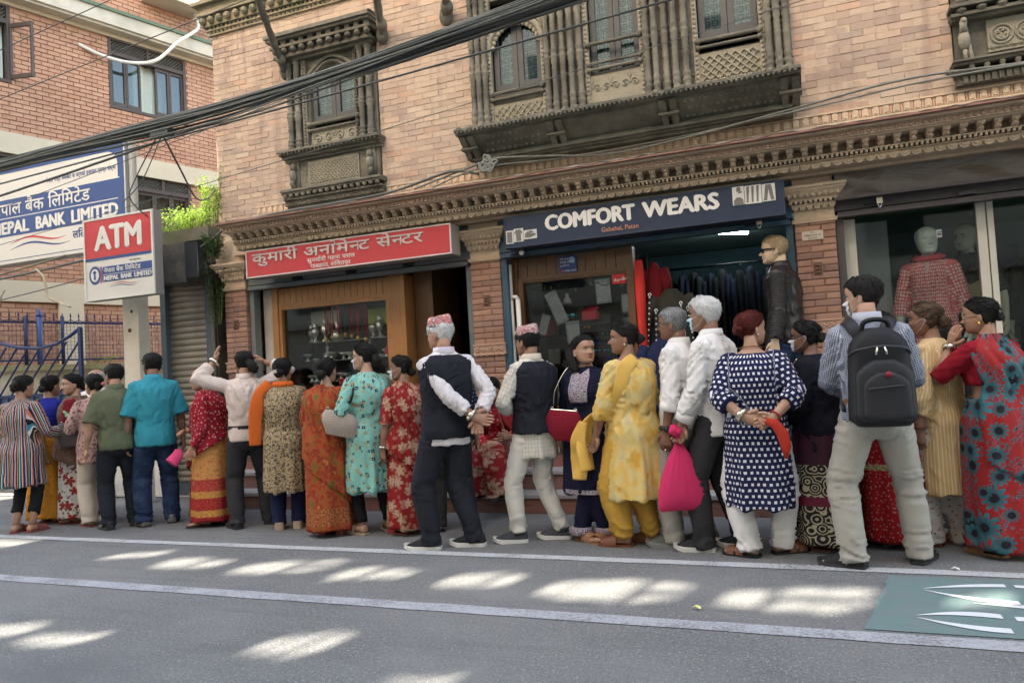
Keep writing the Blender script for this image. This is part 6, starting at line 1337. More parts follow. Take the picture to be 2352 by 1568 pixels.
    def shoes(s, kind, m, m2=None, name="shoe"):
        h = s.h
        for L in s.legs:
            A = L['A']; f = L['fwd']; r_ = Vector((f.y,-f.x,0)); g = Vector((A.x, A.y, max(0, A.z-.045*h)))
            prof = [(-.040,.016),(-.034,.023),(-.015,.026),(.02,.026),(.05,.030),(.08,.033),(.102,.030),(.116,.020),(.121,.008)]
            if kind in ('sneaker','shoe'):
                b = MB(); n = 16; rings = []; zt = [.03,.052,.058,.056,.047,.036,.028,.022,.016]
                for (t, w), z1 in zip(prof, zt):
                    c = g+f*t*h; rings.append([c+r_*w*h*math.copysign(abs(math.cos(6.2832*i/n))**.8, math.cos(6.2832*i/n))+Vector((0,0,.010*h+max(-.4,math.sin(6.2832*i/n))*(z1-.010)*h)) for i in range(n)])
                b.loft(rings); b.tube([A+f*-.002*h+Vector((0,0,-.008*h)), A+Vector((0,0,.006*h))], [.031*h,.029*h], 12); o = b.build(name, m, s.root, True, local=True)
                q = MB(); zs = .016 if kind == 'sneaker' else .010; pl = [(t*1.02, w*1.06) for t, w in prof]; ol = [(w,t) for t, w in pl]+[(-w,t) for t, w in pl[::-1]]
                q.prism(ol, lambda u, v, d: tuple(g+r_*u*h+f*v*h+Vector((0,0,d+.012*h*max(0,(v-.09)/.03)))), .0, zs*h); q.build("sole", m2 or m, o, local=True)
                q = MB()
                for k in range(4): c = g+f*(.022+.014*k)*h; zz = (.052-.0075*k)*h; q.tube([c+r_*.016*h+Vector((0,0,zz-.004*h)), c+Vector((0,0,zz+.007*h)), c-r_*.016*h+Vector((0,0,zz-.004*h))], .0028*h, 5)
                q.build("lace", M_dlace, o, True, local=True)
            else:
                q = MB(); pl = [(t*1.0, w*1.02) for t, w in prof]; ol = [(w,t) for t, w in pl]+[(-w,t) for t, w in pl[::-1]]; th = .012 if kind == 'sandal' else (.024 if kind == 'wedge' else .008)
                q.prism(ol, lambda u, v, d: tuple(g+r_*u*h+f*v*h+Vector((0,0,d*(1+(.9 if kind == 'wedge' and v < .03 else 0))))), .0, th*h); o = q.build(name, m, s.root, local=True); q = MB()
                if kind == 'flip':
                    for sg in (-1, 1): q.tube([g+f*.085*h+r_*-.008*h*L['sd']+Vector((0,0,.03*h)), g+f*.055*h+r_*sg*.02*h+Vector((0,0,.033*h)), g+f*.02*h+r_*sg*.028*h+Vector((0,0,.012*h))], .004*h, 6)
                else:
                    for t, zt, wd in ((.075,.031,.016),(.035,.045,.016)) if kind != 'slide' else ((.062,.036,.032),):
                        rings = []
                        for dt in (-wd, wd): rings.append([g+f*(t+dt)*h+r_*(.034*h*math.cos(math.pi*i/10))+Vector((0,0,.008*h+(zt+.002-dt*.25-.0)*h*math.sin(math.pi*i/10)**.7)) for i in range(11)])
                        q.loft(rings, caps=False, close=False)
                q.build("strap", m2 or m, o, True, local=True)
        return s
    # ------------------------------------------------ hair
    def hair(s, kind, col='black', bald=False):
        m = HM.get(col+'_t', HM[col]) if kind == 'tied' else HM[col]; b = MB(); nz, na = 46, 72; thick = {'short':.035,'crop':.022,'tied':.035,'thick':.055,'white':.06,'cap':.02}[kind]; P, th, zz = head_grid(nz, na, 0.0); Pf = P.copy(); ctr = np.array([0,-.02,.5]); d = P-ctr; d[:,:,2] *= .85; d /= np.linalg.norm(d, axis=2, keepdims=True)
        A = np.abs(th)[None,:]*np.ones((nz,1)); Z = P[:,:,2]
        A = np.abs(np.arctan2(P[:,:,0], P[:,:,1]))
        top = .80 if not bald else .97; line = np.interp(A, [0,.5,.85,1.15,1.35,1.6,1.9,2.2,3.2], [top,top-.005,top-.07,.62,.44 if kind != 'tied' else .55,.50,.34,.16 if kind != 'crop' else .2,.10 if kind not in ('crop',) else .15])
        if kind == 'cap': line = np.minimum(line, .55)
        if bald: line = np.where(A < 1.2, 1.2, line); 
        noise = npnoise(P.reshape(-1,3)*np.array([9,9,5]), 5).reshape(nz, na); f = sst(-.02,.07, Z-line+.012*noise); off = -.012+f*(thick+.012)+f*.012*npnoise(P.reshape(-1,3)*14, 2).reshape(nz,na)
        if bald: off = np.where(Z > .80+.05*np.cos(A*1.0), -.02, off)
        if kind == 'white': off += f*.03*sst(.6,.9,Z)*np.maximum(0, np.cos(A))
        Q = P+d*off[:,:,None]; keep = f > .01
        o = len(b.v); b.v += [tuple(s.H(Q[k,i])) for k in range(nz) for i in range(na)]
        for k in range(nz-1):
            for i in range(na):
                j = (i+1) % na
                if keep[k,i] or keep[k,j] or keep[k+1,i] or keep[k+1,j]: b.f.append((o+k*na+i, o+k*na+j, o+(k+1)*na+j, o+(k+1)*na+i)); b.mi.append(0)
        rs_ = random.Random(int(s.h*1000)+len(kind)); cand = [(k, i) for k in range(2, nz-2, 1) for i in range(na) if f[k,i] > .35 and not (bald and off[k,i] < 0)]
        for k, i in rs_.sample(cand, min(len(cand), 230)):
            p = Q[k,i]; dn = d[k,i]; tg = np.array([0,-1.0,-.25 if P[k,i,2] > .5 else .3]) if kind == 'tied' else np.array([rs_.uniform(-.5,.5)*.6, -.3, -1.0 if P[k,i,2] < .85 else -.2]); tg = tg+np.array([rs_.gauss(0,.22), rs_.gauss(0,.22), rs_.gauss(0,.22)]); tg = tg-dn*tg.dot(dn); tg /= np.linalg.norm(tg)+1e-9; L_ = rs_.uniform(.10,.22) if kind == 'tied' else rs_.uniform(.05,.14); lift = rs_.uniform(.004,.022)
            q0, q1, q2 = p-dn*.01, p+tg*L_*.5+dn*(lift), p+tg*L_+dn*(lift*.2-L_*L_*.9); b.tube([s.H(q0), s.H(q1), s.H(q2)], [.012*s.HH, .012*s.HH, .003*s.HH], 4, caps=False)
        if not bald:
            ci = len(b.v); b.v.append(tuple(s.H((0,-.02,1.0+thick*.9))))
            for i in range(na): b.f.append((o+(nz-1)*na+i, o+(nz-1)*na+(i+1) % na, ci)); b.mi.append(0)
        s.hairob = b.build("hair", m, s.root, True, local=True); return s
    def hairtuft(s, pts, rad, col, name="hair", n=14, noisy=.02, seed=1):
        b = MB(); P = [s.H(p) for p in pts]; P = spl(P, 5); m = len(P); R = np.interp(np.linspace(0,1,m), np.linspace(0,1,len(rad)), rad)*s.HH; b.tube(P, [float(q) for q in R], n); v = np.array(b.v); nn = npnoise(v*55, seed)*noisy*s.HH; c = v.mean(0); d = v-c; d /= np.linalg.norm(d,axis=1,keepdims=True)+1e-9; b.v = [tuple(x) for x in v+d*nn[:,None]]; b.build(name, HM[col], s.root, True, local=True); return s
    def bun(s, col='black', z=.42, r=.17, y=-.48, x=0): 
        b = MB(); b.ell(s.H((x,y,z)), r*s.HH, r*.85*s.HH, r*.95*s.HH, 18, 12, 0, s.HR); v = np.array(b.v); c = v.mean(0); d = v-c; L = np.linalg.norm(d,axis=1,keepdims=True)+1e-9; a = np.arctan2(d[:,0],d[:,2]); v += d/L*(.02*s.HH*np.sin(a*3+L[:,0]*90)+npnoise(v*70,3)*.012*s.HH)[:,None]; b.v = [tuple(q) for q in v]; b.build("hair_bun", HM[col], s.root, True, local=True); return s
    # ------------------------------------------------ clothes
    def seglist(s): return [(A['S'],A['E']) for A in s.arms]+[(A['E'],A['W']) for A in s.arms]+[(L['H'],L['K']) for L in s.legs]+[(L['K'],L['A']) for L in s.legs]
    def fabric(s, name, mb, mat, voxel=.0125, folds=None, mode='top', seed=0, smooth=2, parent=None):
        QUEUE.append((s, name, mb, mat, voxel, folds or {}, mode, seed, smooth, parent or s.root)); return s
    def sleeve(s, b, A, frac, off, loose=1.0, tight_cuff=False):
        h = s.h; S_, E, Wp = A['S'], A['E'], A['W']; f = .5+.5*s.fat; pts, rr = [S_+Vector((-A['sd']*.03*h,0,.004*h)), S_], [.031*h*f+off*.5, .033*h*f+off*.5]; L = frac*2
        if L <= 1: ks = [.35, .7, 1.0]; pts += [S_.lerp(E, k*L) for k in ks]; rr += [.0335*h*f+off*.7, (.0315*h*f+off*.8)*(.6+.4*loose), (.031*h*f+off*.8)*(.4+.6*loose)]
        else:
            pts += [S_.lerp(E,.4), S_.lerp(E,.8), E]; rr += [.032*h*f+off*.6, .0285*h*f+off*.75, .026*h+off*.8]; m = L-1; loose = .7+.3*loose
            for k in (.3,.6,.85,1.0): pts.append(E.lerp(Wp, k*m)); rr.append((.026-.007*k*m)*h*loose+off*(1 if not (tight_cuff and k == 1) else .5))
        b.tube(pts, rr, 16)
    def top(s, name, mat, zb, off=.014, sl=.5, flare=0.0, ztop=.848, loose=1.0, belly=0.0, folds=None, voxel=.0125, seed=1, hemy=0.0, slim=True, cuff=False, slv=(1,1)):
        b = MB(); zs = [z for z in np.linspace(zb, ztop, max(8, int((ztop-zb)/.028)))]; rings = []
        for z in zs:
            if z < .47:
                fr = (.47-z)/.47; base = s.ring(.48, off+flare*fr*s.h, 40); rings.append([Vector((p.x*(1-.0*fr), p.y+hemy*fr*s.h, z*s.h+s.dz)) for p in base])
            else: rings.append(s.ring(z, off*(1 if z < .81 else .45), 40, belly))
        b.loft(rings)
        for A, k in zip(s.arms, slv):
            if sl > 0 and k: s.sleeve(b, A, sl, off*.9, loose, cuff)
        return s.fabric(name, b, mat, voxel, folds, 'top', seed)
    def trousers(s, name, mat, off=.012, wide=1.0, hem=.03, cuff=None, top_=.60, folds=None, voxel=.0125, seed=2, taper=1.0):
        b = MB(); h = s.h; f = (.5+.5*s.fat)*.93; off *= .8; rings = [s.ring(z, o_, 32) for z, o_ in ((.435,-.028),(.452,-.004),(.47,off*.8),(.5,off*.8),(.54,off*.8),(.57,off*.8),(top_,off*.8))]; b.loft(rings)
        for L in s.legs:
            H, K, A = L['H'], L['K'], L['A']; P = [H+Vector((0,0,.01*h)), H.lerp(K,.3), H.lerp(K,.7), K, K.lerp(A,.35), K.lerp(A,.7)]; wide = 1+(wide-1)*.6; r = [(.060*f)*h+off*.5,.056*h*f*(.5+.5*wide)+off*.5,.045*h*(.4+.6*wide)+off*.8,.039*h*wide+off*.8,.038*h*wide+off*.8,.035*h*wide*taper+off*.8]
            end = Vector((A.x, A.y, A.z-.045*h+hem*h)); P.append(end+(K-A).normalized()*.04*h); r.append((.033*h*wide*taper+off*.8)); P.append(end); r.append((cuff*h if cuff else .034*h*wide*taper+off*.8)); b.tube(P, r, 18, ref=(1,0,0))
        return s.fabric(name, b, mat, voxel, folds, 'legs', seed)
    def skirt(s, name, mat, ztop=.60, zb=.035, off=.016, flare=.018, pleats=9, amp=.014, n=120, seed=0, kick=.0, taper=0.0):
        b = MB(); rings = []; h = s.h; r = random.Random(seed); ph = r.uniform(0,6); fx = (s.legs[0]['A'].x+s.legs[1]['A'].x)/2; fy = (s.legs[0]['A'].y+s.legs[1]['A'].y)/2; gap = abs(s.legs[0]['A'].x-s.legs[1]['A'].x)
        for z in np.linspace(ztop, zb, 34):
            if z >= .5: base = s.ring(z, off, n)
            else:
                fr = (.5-z)/.5; q = s.ring(.5, off, n); base = [Vector((p.x*(1-taper*fr)+fx*fr, p.y*(1-taper*.5*fr)+fy*fr, z*h+s.dz)) for p in q]
            fr = max(0, (.58-z)/.55); out = []
            for i, p in enumerate(base):
                t = 2*math.pi*i/n; c = Vector((fx*fr, s.spine(z) if z > .5 else fy*fr, p.z)); d = (p-c); d.z = 0; L = d.length; d.normalize(); dis = (flare*fr*h+amp*fr*(math.sin(t*pleats+ph+1.2*math.sin(t*2+z*4))+.5*math.sin(t*pleats*1.7+ph*2+z*3)*math.sin(t+1)))
                q = p+d*dis; q.y += kick*fr*h; q.z += .006*h*math.sin(t*3+ph)*(z < .06); out.append(q)
            rings.append(out)
        b.loft(rings); ob = b.build(name, mat, s.root, True, local=True); s.setpat(ob, 'skirt'); return s
    def drape(s, name, mat, rows, off=.03, th=.008, n=26, folds=6, amp=.010, seed=0, zlow=.5, slant=0.0):
        """cloth panel hung round the trunk: rows of (z, angle0, angle1, extra offset); angle 0 = front, 90 = the person's left"""
        b = MB(); r = random.Random(seed); ph = r.uniform(0,6); zs = np.array([q[0] for q in rows]); outer, inner = [], []
        Z = np.linspace(rows[0][0], rows[-1][0], 30)
        for z in Z:
            o_ = np.argsort(zs); g_ = lambda c: float(np.interp(z, zs[o_], np.array([q[c] for q in rows])[o_])); a0, a1, ex = g_(1), g_(2), g_(3); ro, ri = [], []
            for i in range(n+1):
                u = i/n; t = math.radians(a0+(a1-a0)*u); w, d = s.radius(max(z, zlow)); fr = max(0,(zlow-z)/zlow); w += off+ex+.02*fr*s.h*0; d += off+ex; wob = amp*math.sin(u*folds*6.28+ph+z*5)*(.4+.6*u)+amp*.5*math.sin(u*folds*13+z*9)
                cy = s.spine(max(z,.45)); dr = Vector((-math.sin(t)*(w+wob), math.cos(t)*(d+wob), 0)); zz_ = (z-slant*(u-.5)*(Z[0]-z)/(Z[0]-Z[-1]))*s.h+s.dz; p = Vector((0, cy, zz_))+dr; q = Vector((0, cy, zz_))+dr*(1-th/max(.05,dr.length)); ro.append(p); ri.append(q)
            outer.append(ro+ri[::-1])
        b.loft(outer); ob = b.build(name, mat, s.root, True, local=True); s.setpat(ob, 'skirt'); return s
    def setpat(s, ob, mode):
        me = ob.data; n = len(me.vertices); co = np.empty(n*3); me.vertices.foreach_get('co', co); co = co.reshape(-1,3); pat = s.patcoords(co, mode); at = me.attributes.new('pat','FLOAT_VECTOR','POINT'); at.data.foreach_set('vector', pat.ravel().astype(np.float32))
    def patcoords(s, co, mode):
        cx, cy = s.cam.x, s.cam.y; a = np.arctan2(co[:,0]*cy-(co[:,1])*cx, co[:,0]*cx+co[:,1]*cy); R = .125*s.h*(.6+.4*s.fat); u = a*R; v = co[:,2].copy(); part = np.zeros(len(co))
        if mode != 'skirt':
            segs = s.seglist(); segs = segs[:4] if mode == 'top' else segs[4:]; best = np.full(len(co), 1e9); w, d = s.radius(.7); lim = (w*1.02 if mode == 'top' else 0)
            for k, (p, q) in enumerate(segs):
                p = np.array(p); q = np.array(q); e = q-p; L = np.linalg.norm(e); e /= L; t = np.clip((co-p)@e, 0, L); near = p+t[:,None]*e; dv = co-near; dist = np.linalg.norm(dv,axis=1)
                cam = np.array(s.cam); cr = cam-e*cam.dot(e); cr /= np.linalg.norm(cr)+1e-9; sd = np.cross(e, cr); ang = np.arctan2(dv@sd, dv@cr)
                ok = (dist < best)&(dist < .10*s.h)
                if mode == 'top': ok &= ((np.abs(co[:,0]) > w*.93)|(np.abs(co[:,1]-s.spine(.65)) > d*1.3)) if k < 2 else (dist < .055*s.h)
                u = np.where(ok, ang*.06+k*.37, u); v = np.where(ok, -t+p[2]+(0 if k in (0,1) else 0), v); part = np.where(ok, 1+k, part); best = np.where(ok, dist, best)
        return np.stack([u, v, part], 1)
    def mask(s, mat=None, low=0.0, name="face_mask"):
        P, th, zz = HG; b = MB(); ks = [k for k in range(len(zz)) if -.02 < zz[k]-low*0 < .40-low]; idx = [i for i in range(len(th)) if abs(th[i]) < 1.05]; rings = []
        for k in ks:
            ring = []
            for i in idx:
                p = P[k,i].copy(); u = (zz[k]+.02)/.42; p[1] += .022+.028*math.sin(math.pi*min(1,max(0,u)))*math.exp(-(p[0]/.18)**2)-low*.05+.012*math.sin(u*18); p[0] *= 1.05; p[2] -= low*.9*.3; ring.append(s.H(p))
            rings.append(ring)
        b.loft(rings, caps=False, close=False); ob = b.build(name, mat or M_mask, s.root, True, local=True); b = MB()
        for sd in (-1, 1): b = MB(); b.tube(spl([s.H((sd*.29,.30,.36-low*.3)), s.H((sd*.35,.12,.43)), s.H((sd*.385,-.06,.50)), s.H((sd*.395,-.12,.42)), s.H((sd*.375,-.05,.32)), s.H((sd*.34,.12,.16-low*.2)), s.H((sd*.29,.30,.06-low*.3))],3), .0045*s.HH, 5); b.build("ear_loop", M_mask, ob, True, local=True)
        return s
    def glasses(s, m, name="glasses", dark=False):
        b = MB()
        for sd in (-1, 1):
            c = (sd*.15,.435,.485); b.tube([s.H((c[0]+.105*math.cos(6.2832*k/14), c[1]-.02*abs(math.cos(6.2832*k/14)), c[2]+.08*math.sin(6.2832*k/14))) for k in range(15)], .012*s.HH, 5); b.tube([s.H((sd*.25,.42,.51)), s.H((sd*.355,.25,.51)), s.H((sd*.37,-.02,.49))], .014*s.HH if not dark else .03*s.HH, 5)
            if dark: b.ell(s.H((c[0],c[1]+.0,c[2])), .12*s.HH,.02*s.HH,.085*s.HH, 12, 8, 0, s.HR)
        b.tube([s.H((-.05,.45,.5)), s.H((0,.475,.505)), s.H((.05,.45,.5))], .012*s.HH, 5); b.build(name, m, s.root, True, local=True); return s
    def collar(s, mat, name="collar", z=.838, hgt=.030, r=1.0, open_=.25):
        b = MB(); w, d = s.radius(.858); n = 28; rings = []; cy = s.spine(.86)
        for k, (zz, o_) in enumerate(((z,.016),(z+hgt,.012),(z+hgt,.015),(z+hgt*.25,.021),(z+.002,.022))): rings.append([Vector(((w*r+o_)*math.sin(t), cy+(d*r+o_)*math.cos(t)-.004, zz*s.h+s.dz-.02*s.h*max(0,math.cos(t))**2)) for t in [open_+(6.2832-2*open_)*i/n for i in range(n+1)]])
        b.loft(rings, caps=False, close=False); b.build(name, mat, s.root, True, local=True); return s
    def bangle(s, side, mat, t=.97, r=1.25, w=.006, name="bracelet", face=None):
        A = s.arms[side]; p = A['E'].lerp(A['W'], t); e = (A['W']-A['E']).normalized(); x = e.orthogonal().normalized(); y = e.cross(x); R = .0185*s.h*r; b = MB(); b.tube([p+x*R*math.cos(6.2832*k/16)+y*R*math.sin(6.2832*k/16) for k in range(17)], w*s.h*.6, 6)
        if face: c = s.cam; c = (c-e*c.dot(e)).normalized(); b.ell(p+c*R*1.05, .014*s.h,.014*s.h,.014*s.h, 10, 6, 0)
        b.build(name, mat, s.root, True, local=True); return s
def flush():
    tmp = []
    for s, name, mb, mat, voxel, folds, mode, seed, sm, par in QUEUE:
        me = mb.mesh("tmp", []); o = bpy.data.objects.new("tmp", me); COL.objects.link(o); md = o.modifiers.new("r",'REMESH'); md.mode = 'VOXEL'; md.voxel_size = voxel; md.use_smooth_shade = True; m2 = o.modifiers.new("s",'SMOOTH'); m2.iterations = sm; m2.factor = .5; tmp.append(o)
    dg = bpy.context.evaluated_depsgraph_get(); dg.update()
    for o, (s, name, mb, mat, voxel, folds, mode, seed, sm, par) in zip(tmp, QUEUE):
        me = bpy.data.meshes.new_from_object(o.evaluated_get(dg)); me.name = name; n = len(me.vertices); co = np.empty(n*3); me.vertices.foreach_get('co', co); co = co.reshape(-1,3); no = np.empty(n*3); me.vertex_normals.foreach_get('vector', no); no = no.reshape(-1,3)
        pat = s.patcoords(co, mode); h = s.h; a = np.arctan2(co[:,0], co[:,1]); z = (co[:,2]-s.dz)/h; limb = pat[:,2] > 0; g = folds.get('g', 1.0); rdg = lambda q, k=3: (1-np.abs(np.clip(q*1.6,-1,1)))**k
        d = .0035*g*npnoise(co*np.array([11,11,8]), seed)+.0022*g*npnoise(co*np.array([26,26,15]), seed+3)
        if mode == 'top':
            body = ~limb; lo = sst(.60,.30,z); nn = npnoise(np.stack([a*1.3, z*3, z*0], 1), seed+5); d += body*folds.get('drape',.012)*1.25*lo*(np.sin(a*folds.get('n',7)+2.2*nn+seed)+.45*np.sin(a*folds.get('n',7)*2.3+3*nn))
            ws = np.exp(-((z-folds.get('wz',.61))/.06)**2); q = npnoise(np.stack([a*2.2+z*6, z*38+1.5*np.sin(a*2+seed), a*0], 1), seed+9); d += body*folds.get('waist',.0075)*ws*(q*.7+rdg(q,4)*1.3-.4); up_ = sst(.63,.72,z)*sst(.86,.8,z); q2 = npnoise(np.stack([co[:,0]*14+z*10, z*26-np.abs(co[:,0])*40, a*0], 1), seed+2); d += body*folds.get('back',.0050)*up_*(q2*.6+rdg(q2,4)*1.6-.5); q3 = npnoise(np.stack([a*3+z*9, z*13-a*2, a*0], 1), seed+15); d += body*.0065*g*rdg(q3,5)*sst(.86,.8,z)-body*.002*g
            t = pat[:,1]; q = npnoise(np.stack([pat[:,1]*46+4*np.sin(pat[:,0]*18), pat[:,0]*9, pat[:,2]*7], 1), seed+4); d += limb*folds.get('sleeve',.0060)*(q*.6+rdg(q,4)*1.4-.4)
        elif mode == 'legs':
            kz = np.exp(-((z-.27)/.07)**2)*.8+sst(.17,.05,z)*1.1+np.exp(-((z-.46)/.05)**2)*.7; q = npnoise(np.stack([z*58+3*np.sin(a*2+seed), a*1.6+pat[:,2], pat[:,2]*5], 1), seed+4); d += folds.get('leg',.0065)*kz*(q*.6+rdg(q,4)*1.5-.4); d += .004*g*npnoise(np.stack([a*2.5, z*7, pat[:,2]*3], 1), seed+6)
        co = co+no*d[:,None]; me.vertices.foreach_set('co', co.ravel()); at = me.attributes.new('pat','FLOAT_VECTOR','POINT'); at.data.foreach_set('vector', pat.ravel().astype(np.float32)); me.materials.clear(); me.materials.append(mat); me.polygons.foreach_set('use_smooth', [True]*len(me.polygons)); me.update(); bpy.data.objects.remove(o); link(name, me, par)
    QUEUE.clear()
M_mask = plain("mask_paleblue", (.50,.60,.68), .8, .06, 20); M_dlace = plain("lace_dark", (.03,.03,.032), .8)
# ------------------------------------------------ cloth patterns
def weave(g, k=420, s=.25): g.bump(g.noise(g.obj(), k, 2), s, .002)
def cloth(name, c, var=.1, rough=.85, sheen=.0):
    if name in _M: return _M[name]
    g = G(name, rough, .15); p = g.obj(); g.col(g.mix(g.noise(p, 7, 4), mul(c,1-var), mul(c,1+var))); weave(g); _M[name] = g.m; return g.m
def frac(g, x, per): return g.math('FRACT', g.math('DIVIDE', g.math('ADD', x, 50.0), per))
def stripes(name, cols, per, axis=0, base=None, rough=.8, dist=.006):
    g = G(name, rough, .15); q = g.sep(g.pat()); x = g.math('ADD', q[axis], g.math('MULTIPLY', g.math('SUBTRACT', g.noise(g.obj(), 5, 2), .5), dist)); n = len(cols); tot = sum(w for w, c in cols); pos = 0; st = []
    for w, c in cols: st.append((pos/tot, c)); pos += w
    g.col(g.ramp(frac(g, x, per), st, 'CONSTANT')); weave(g); return g.m
def checks(name, base, line, per, lw=.14, blend=.8, rough=.85):
    g = G(name, rough, .15); q = g.sep(g.pat()); a = g.lt(frac(g, q[0], per), lw); b = g.lt(frac(g, q[1], per), lw); g.col(g.mix(g.math('MULTIPLY', g.math('MINIMUM', g.math('ADD', a, g.math('MULTIPLY', b, .8)), 1.0), blend), base, line)); weave(g); return g.m
def squares(name, base, dot, per, sz=.42, stag=True, jit=.0):
    g = G(name, .85, .15); q = g.sep(g.pat()); r = g.math('FLOOR', g.math('DIVIDE', g.math('ADD', q[1], 50.0), per)); sh = g.math('MULTIPLY', g.math('FRACT', g.math('MULTIPLY', r, .5)), per if stag else 0.0); fu = frac(g, g.math('ADD', q[0], sh), per); fv = frac(g, q[1], per); n = g.noise(g.comb(q[0], q[1], 0), 90, 2)
    w = g.math('ADD', sz, g.math('MULTIPLY', g.math('SUBTRACT', n, .5), .2)); f = g.math('MULTIPLY', g.lt(fu, w), g.lt(fv, w)); g.col(g.mix(f, base, dot)); weave(g); return g.m
def flowers(g, vec, scale, petals, size, inner, seed=(0,0,0), rnd=.9):
    """returns petal mask, centre mask, distance shade"""
    p = g.vmath('ADD', g.scale(vec, scale), seed); s_ = g.sep(p); v2 = g.comb(s_[0], s_[1], 0); o = g.n('ShaderNodeTexVoronoi', feature='F1', voronoi_dimensions='2D'); g.put(o.inputs['Vector'], v2); o.inputs['Scale'].default_value = 1; o.inputs['Randomness'].default_value = rnd; d = g.sep(g.vmath('SUBTRACT', v2, o.outputs['Position'])); r = o.outputs['Distance']; a = g.math('ARCTAN2', d[1], d[0]); rr = g.sep(o.outputs['Color'])[0]
    pet = g.math('ABSOLUTE', g.math('COSINE', g.math('ADD', g.math('MULTIPLY', a, petals/2), g.math('MULTIPLY', rr, 6)))); lim = g.math('MULTIPLY', g.math('ADD', .45, g.math('MULTIPLY', pet, .55)), g.math('MULTIPLY', size, g.math('ADD', .75, g.math('MULTIPLY', rr, .5)))); return g.lt(r, lim), g.lt(r, size*inner), g.math('DIVIDE', r, size), o.outputs['Color']
def floral(name, base, layers, rough=.8, bands=None, mottled=None):
    """layers: (scale, petals, size, inner, petal colour, centre colour, seed)"""
    g = G(name, rough, .15); v = g.pat(); v = g.vmath('ADD', v, g.scale(g.vmath('SUBTRACT', g.noise(g.obj(), 18, 2, out=1), (.5,.5,.5)), .012)); c = base
    if mottled: c = g.mix(g.ramp(g.noise(v, mottled[1], 4, .65), [(.42,(0,0,0)),(.58,(1,1,1))]), base, mottled[0])
    for sc, pe, sz, inn, pc, cc, sd in layers:
        f, ce_, sh, cr = flowers(g, v, sc, pe, sz, inn, sd); pcol = g.mix(g.math('MULTIPLY', sh, .6), pc, mul(pc,.55)); c = g.mix(f, c, pcol); c = g.mix(ce_, c, cc)
    q = g.sep(g.pat())
    for z0, z1, bc, bc2 in (bands or []):
        f = g.math('MULTIPLY', g.gt(q[1], z0), g.lt(q[1], z1)); n = g.ramp(g.noise(v, 55, 3), [(.45,(0,0,0)),(.55,(1,1,1))]); c = g.mix(f, c, g.mix(n, bc, bc2))
    g.col(c); weave(g); return g.m
def blotch(name, stops, scale, stretch=(1,1,1), rough=.85, detail=4, bands=None, dist=0.5):
    g = G(name, rough, .15); v = g.vmath('MULTIPLY', g.pat(), stretch); c = g.ramp(g.noise(v, scale, detail, .6, dist), stops); q = g.sep(g.pat())
    for z0, z1, bc, bc2 in (bands or []):
        f = g.math('MULTIPLY', g.gt(q[1], z0), g.lt(q[1], z1)); n = g.ramp(g.noise(v, 60, 3), [(.45,(0,0,0)),(.55,(1,1,1))]); c = g.mix(f, c, g.mix(n, bc, bc2))
    g.col(c); weave(g); return g.m
# ================================================================= the queue
C_white = cloth("white_cotton", (.70,.67,.64), .05); C_black = cloth("black_cloth", (.012,.012,.014), .2); C_vest = cloth("charcoal_waistcoat", (.016,.017,.024), .15); C_dgrey = cloth("dark_grey_wool", (.035,.034,.036), .15); C_navy = cloth("navy_cotton", (.012,.016,.05), .2); C_ltg = cloth("light_grey_twill", (.36,.335,.29), .07); C_cream = cloth("cream_cotton", (.55,.47,.38), .06)
L_black = plain("black_leather", (.015,.015,.016), .45, .2, 20); L_brown = plain("brown_leather", (.16,.06,.03), .5, .2, 20); L_tan = plain("tan_leather", (.30,.15,.07), .55, .15, 20); R_white = plain("white_rubber", (.55,.53,.48), .6, .1); R_dark = plain("dark_rubber", (.03,.03,.03), .7); R_maroon = plain("maroon_rubber", (.22,.06,.05), .6, .1); R_beige = plain("beige_sole", (.42,.32,.23), .7, .1); M_ring = plain("bright_metal", (.7,.66,.55), .25, .05, metal=1); M_watchf = plain("watch_face", (.5,.5,.48), .2, metal=.6)
T = math.radians
def bag(name, lab, pts_c, w, d, hgt, ax, m, m2, strap=None, shape=(.9,1,1,.96,.85), sw=.010, up=(0,0,1)):
    """soft bag: centre of its top, width along ax, hangs downwards"""
    c = Vector(pts_c); t = thing(name, lab, "bag", (c.x, c.y, c.z-hgt)); x = Vector(ax).normalized(); u = Vector(up); y = u.cross(x).normalized(); b = MB(); n = 24; rings = []; K = len(shape)
    for k in range(13):
        f = k/12; s = float(np.interp(f, np.linspace(0,1,K), shape)); dd = d*(.35+.65*math.sin(math.pi*min(.86,.12+f*.8))); e = .6; rings.append([c-u*hgt*f+x*(w/2*s*math.copysign(abs(math.cos(6.2832*i/n))**e, math.cos(6.2832*i/n)))+y*(dd/2*math.copysign(abs(math.sin(6.2832*i/n))**.8, math.sin(6.2832*i/n)))-u*(.015*hgt*math.cos(6.2832*i/n*2)*(1-f)) for i in range(n)])
    b.loft(rings); o = b.build("body", m, t, True); me = o.data; at = me.attributes.new("pat","FLOAT_VECTOR","POINT"); co = [(Vector(v.co).dot(x), v.co.z, 0) for v in me.vertices]; at.data.foreach_set("vector", np.array(co, np.float32).ravel())
    b = MB(); b.tube([c-x*w*.45*shape[0]+y*.0+u*.002, c+x*w*.45*shape[0]+u*.002], .004, 6); b.build("zip", m2, t)
    if strap: b = MB(); P = spl([Vector(q) for q in strap], 6); b.tube(P, [(sw, .004)]*len(P), 8); b.build("strap", m2, t, True)
    b = MB()
    for s_ in (-1, 1): q = c+x*w*.42*s_*shape[0]+u*.005; b.tube([q+u*.014*math.cos(6.2832*k/10)+x*.012*math.sin(6.2832*k/10) for k in range(11)], .003, 5)
    b.build("ring", M_ring, t, True); return t
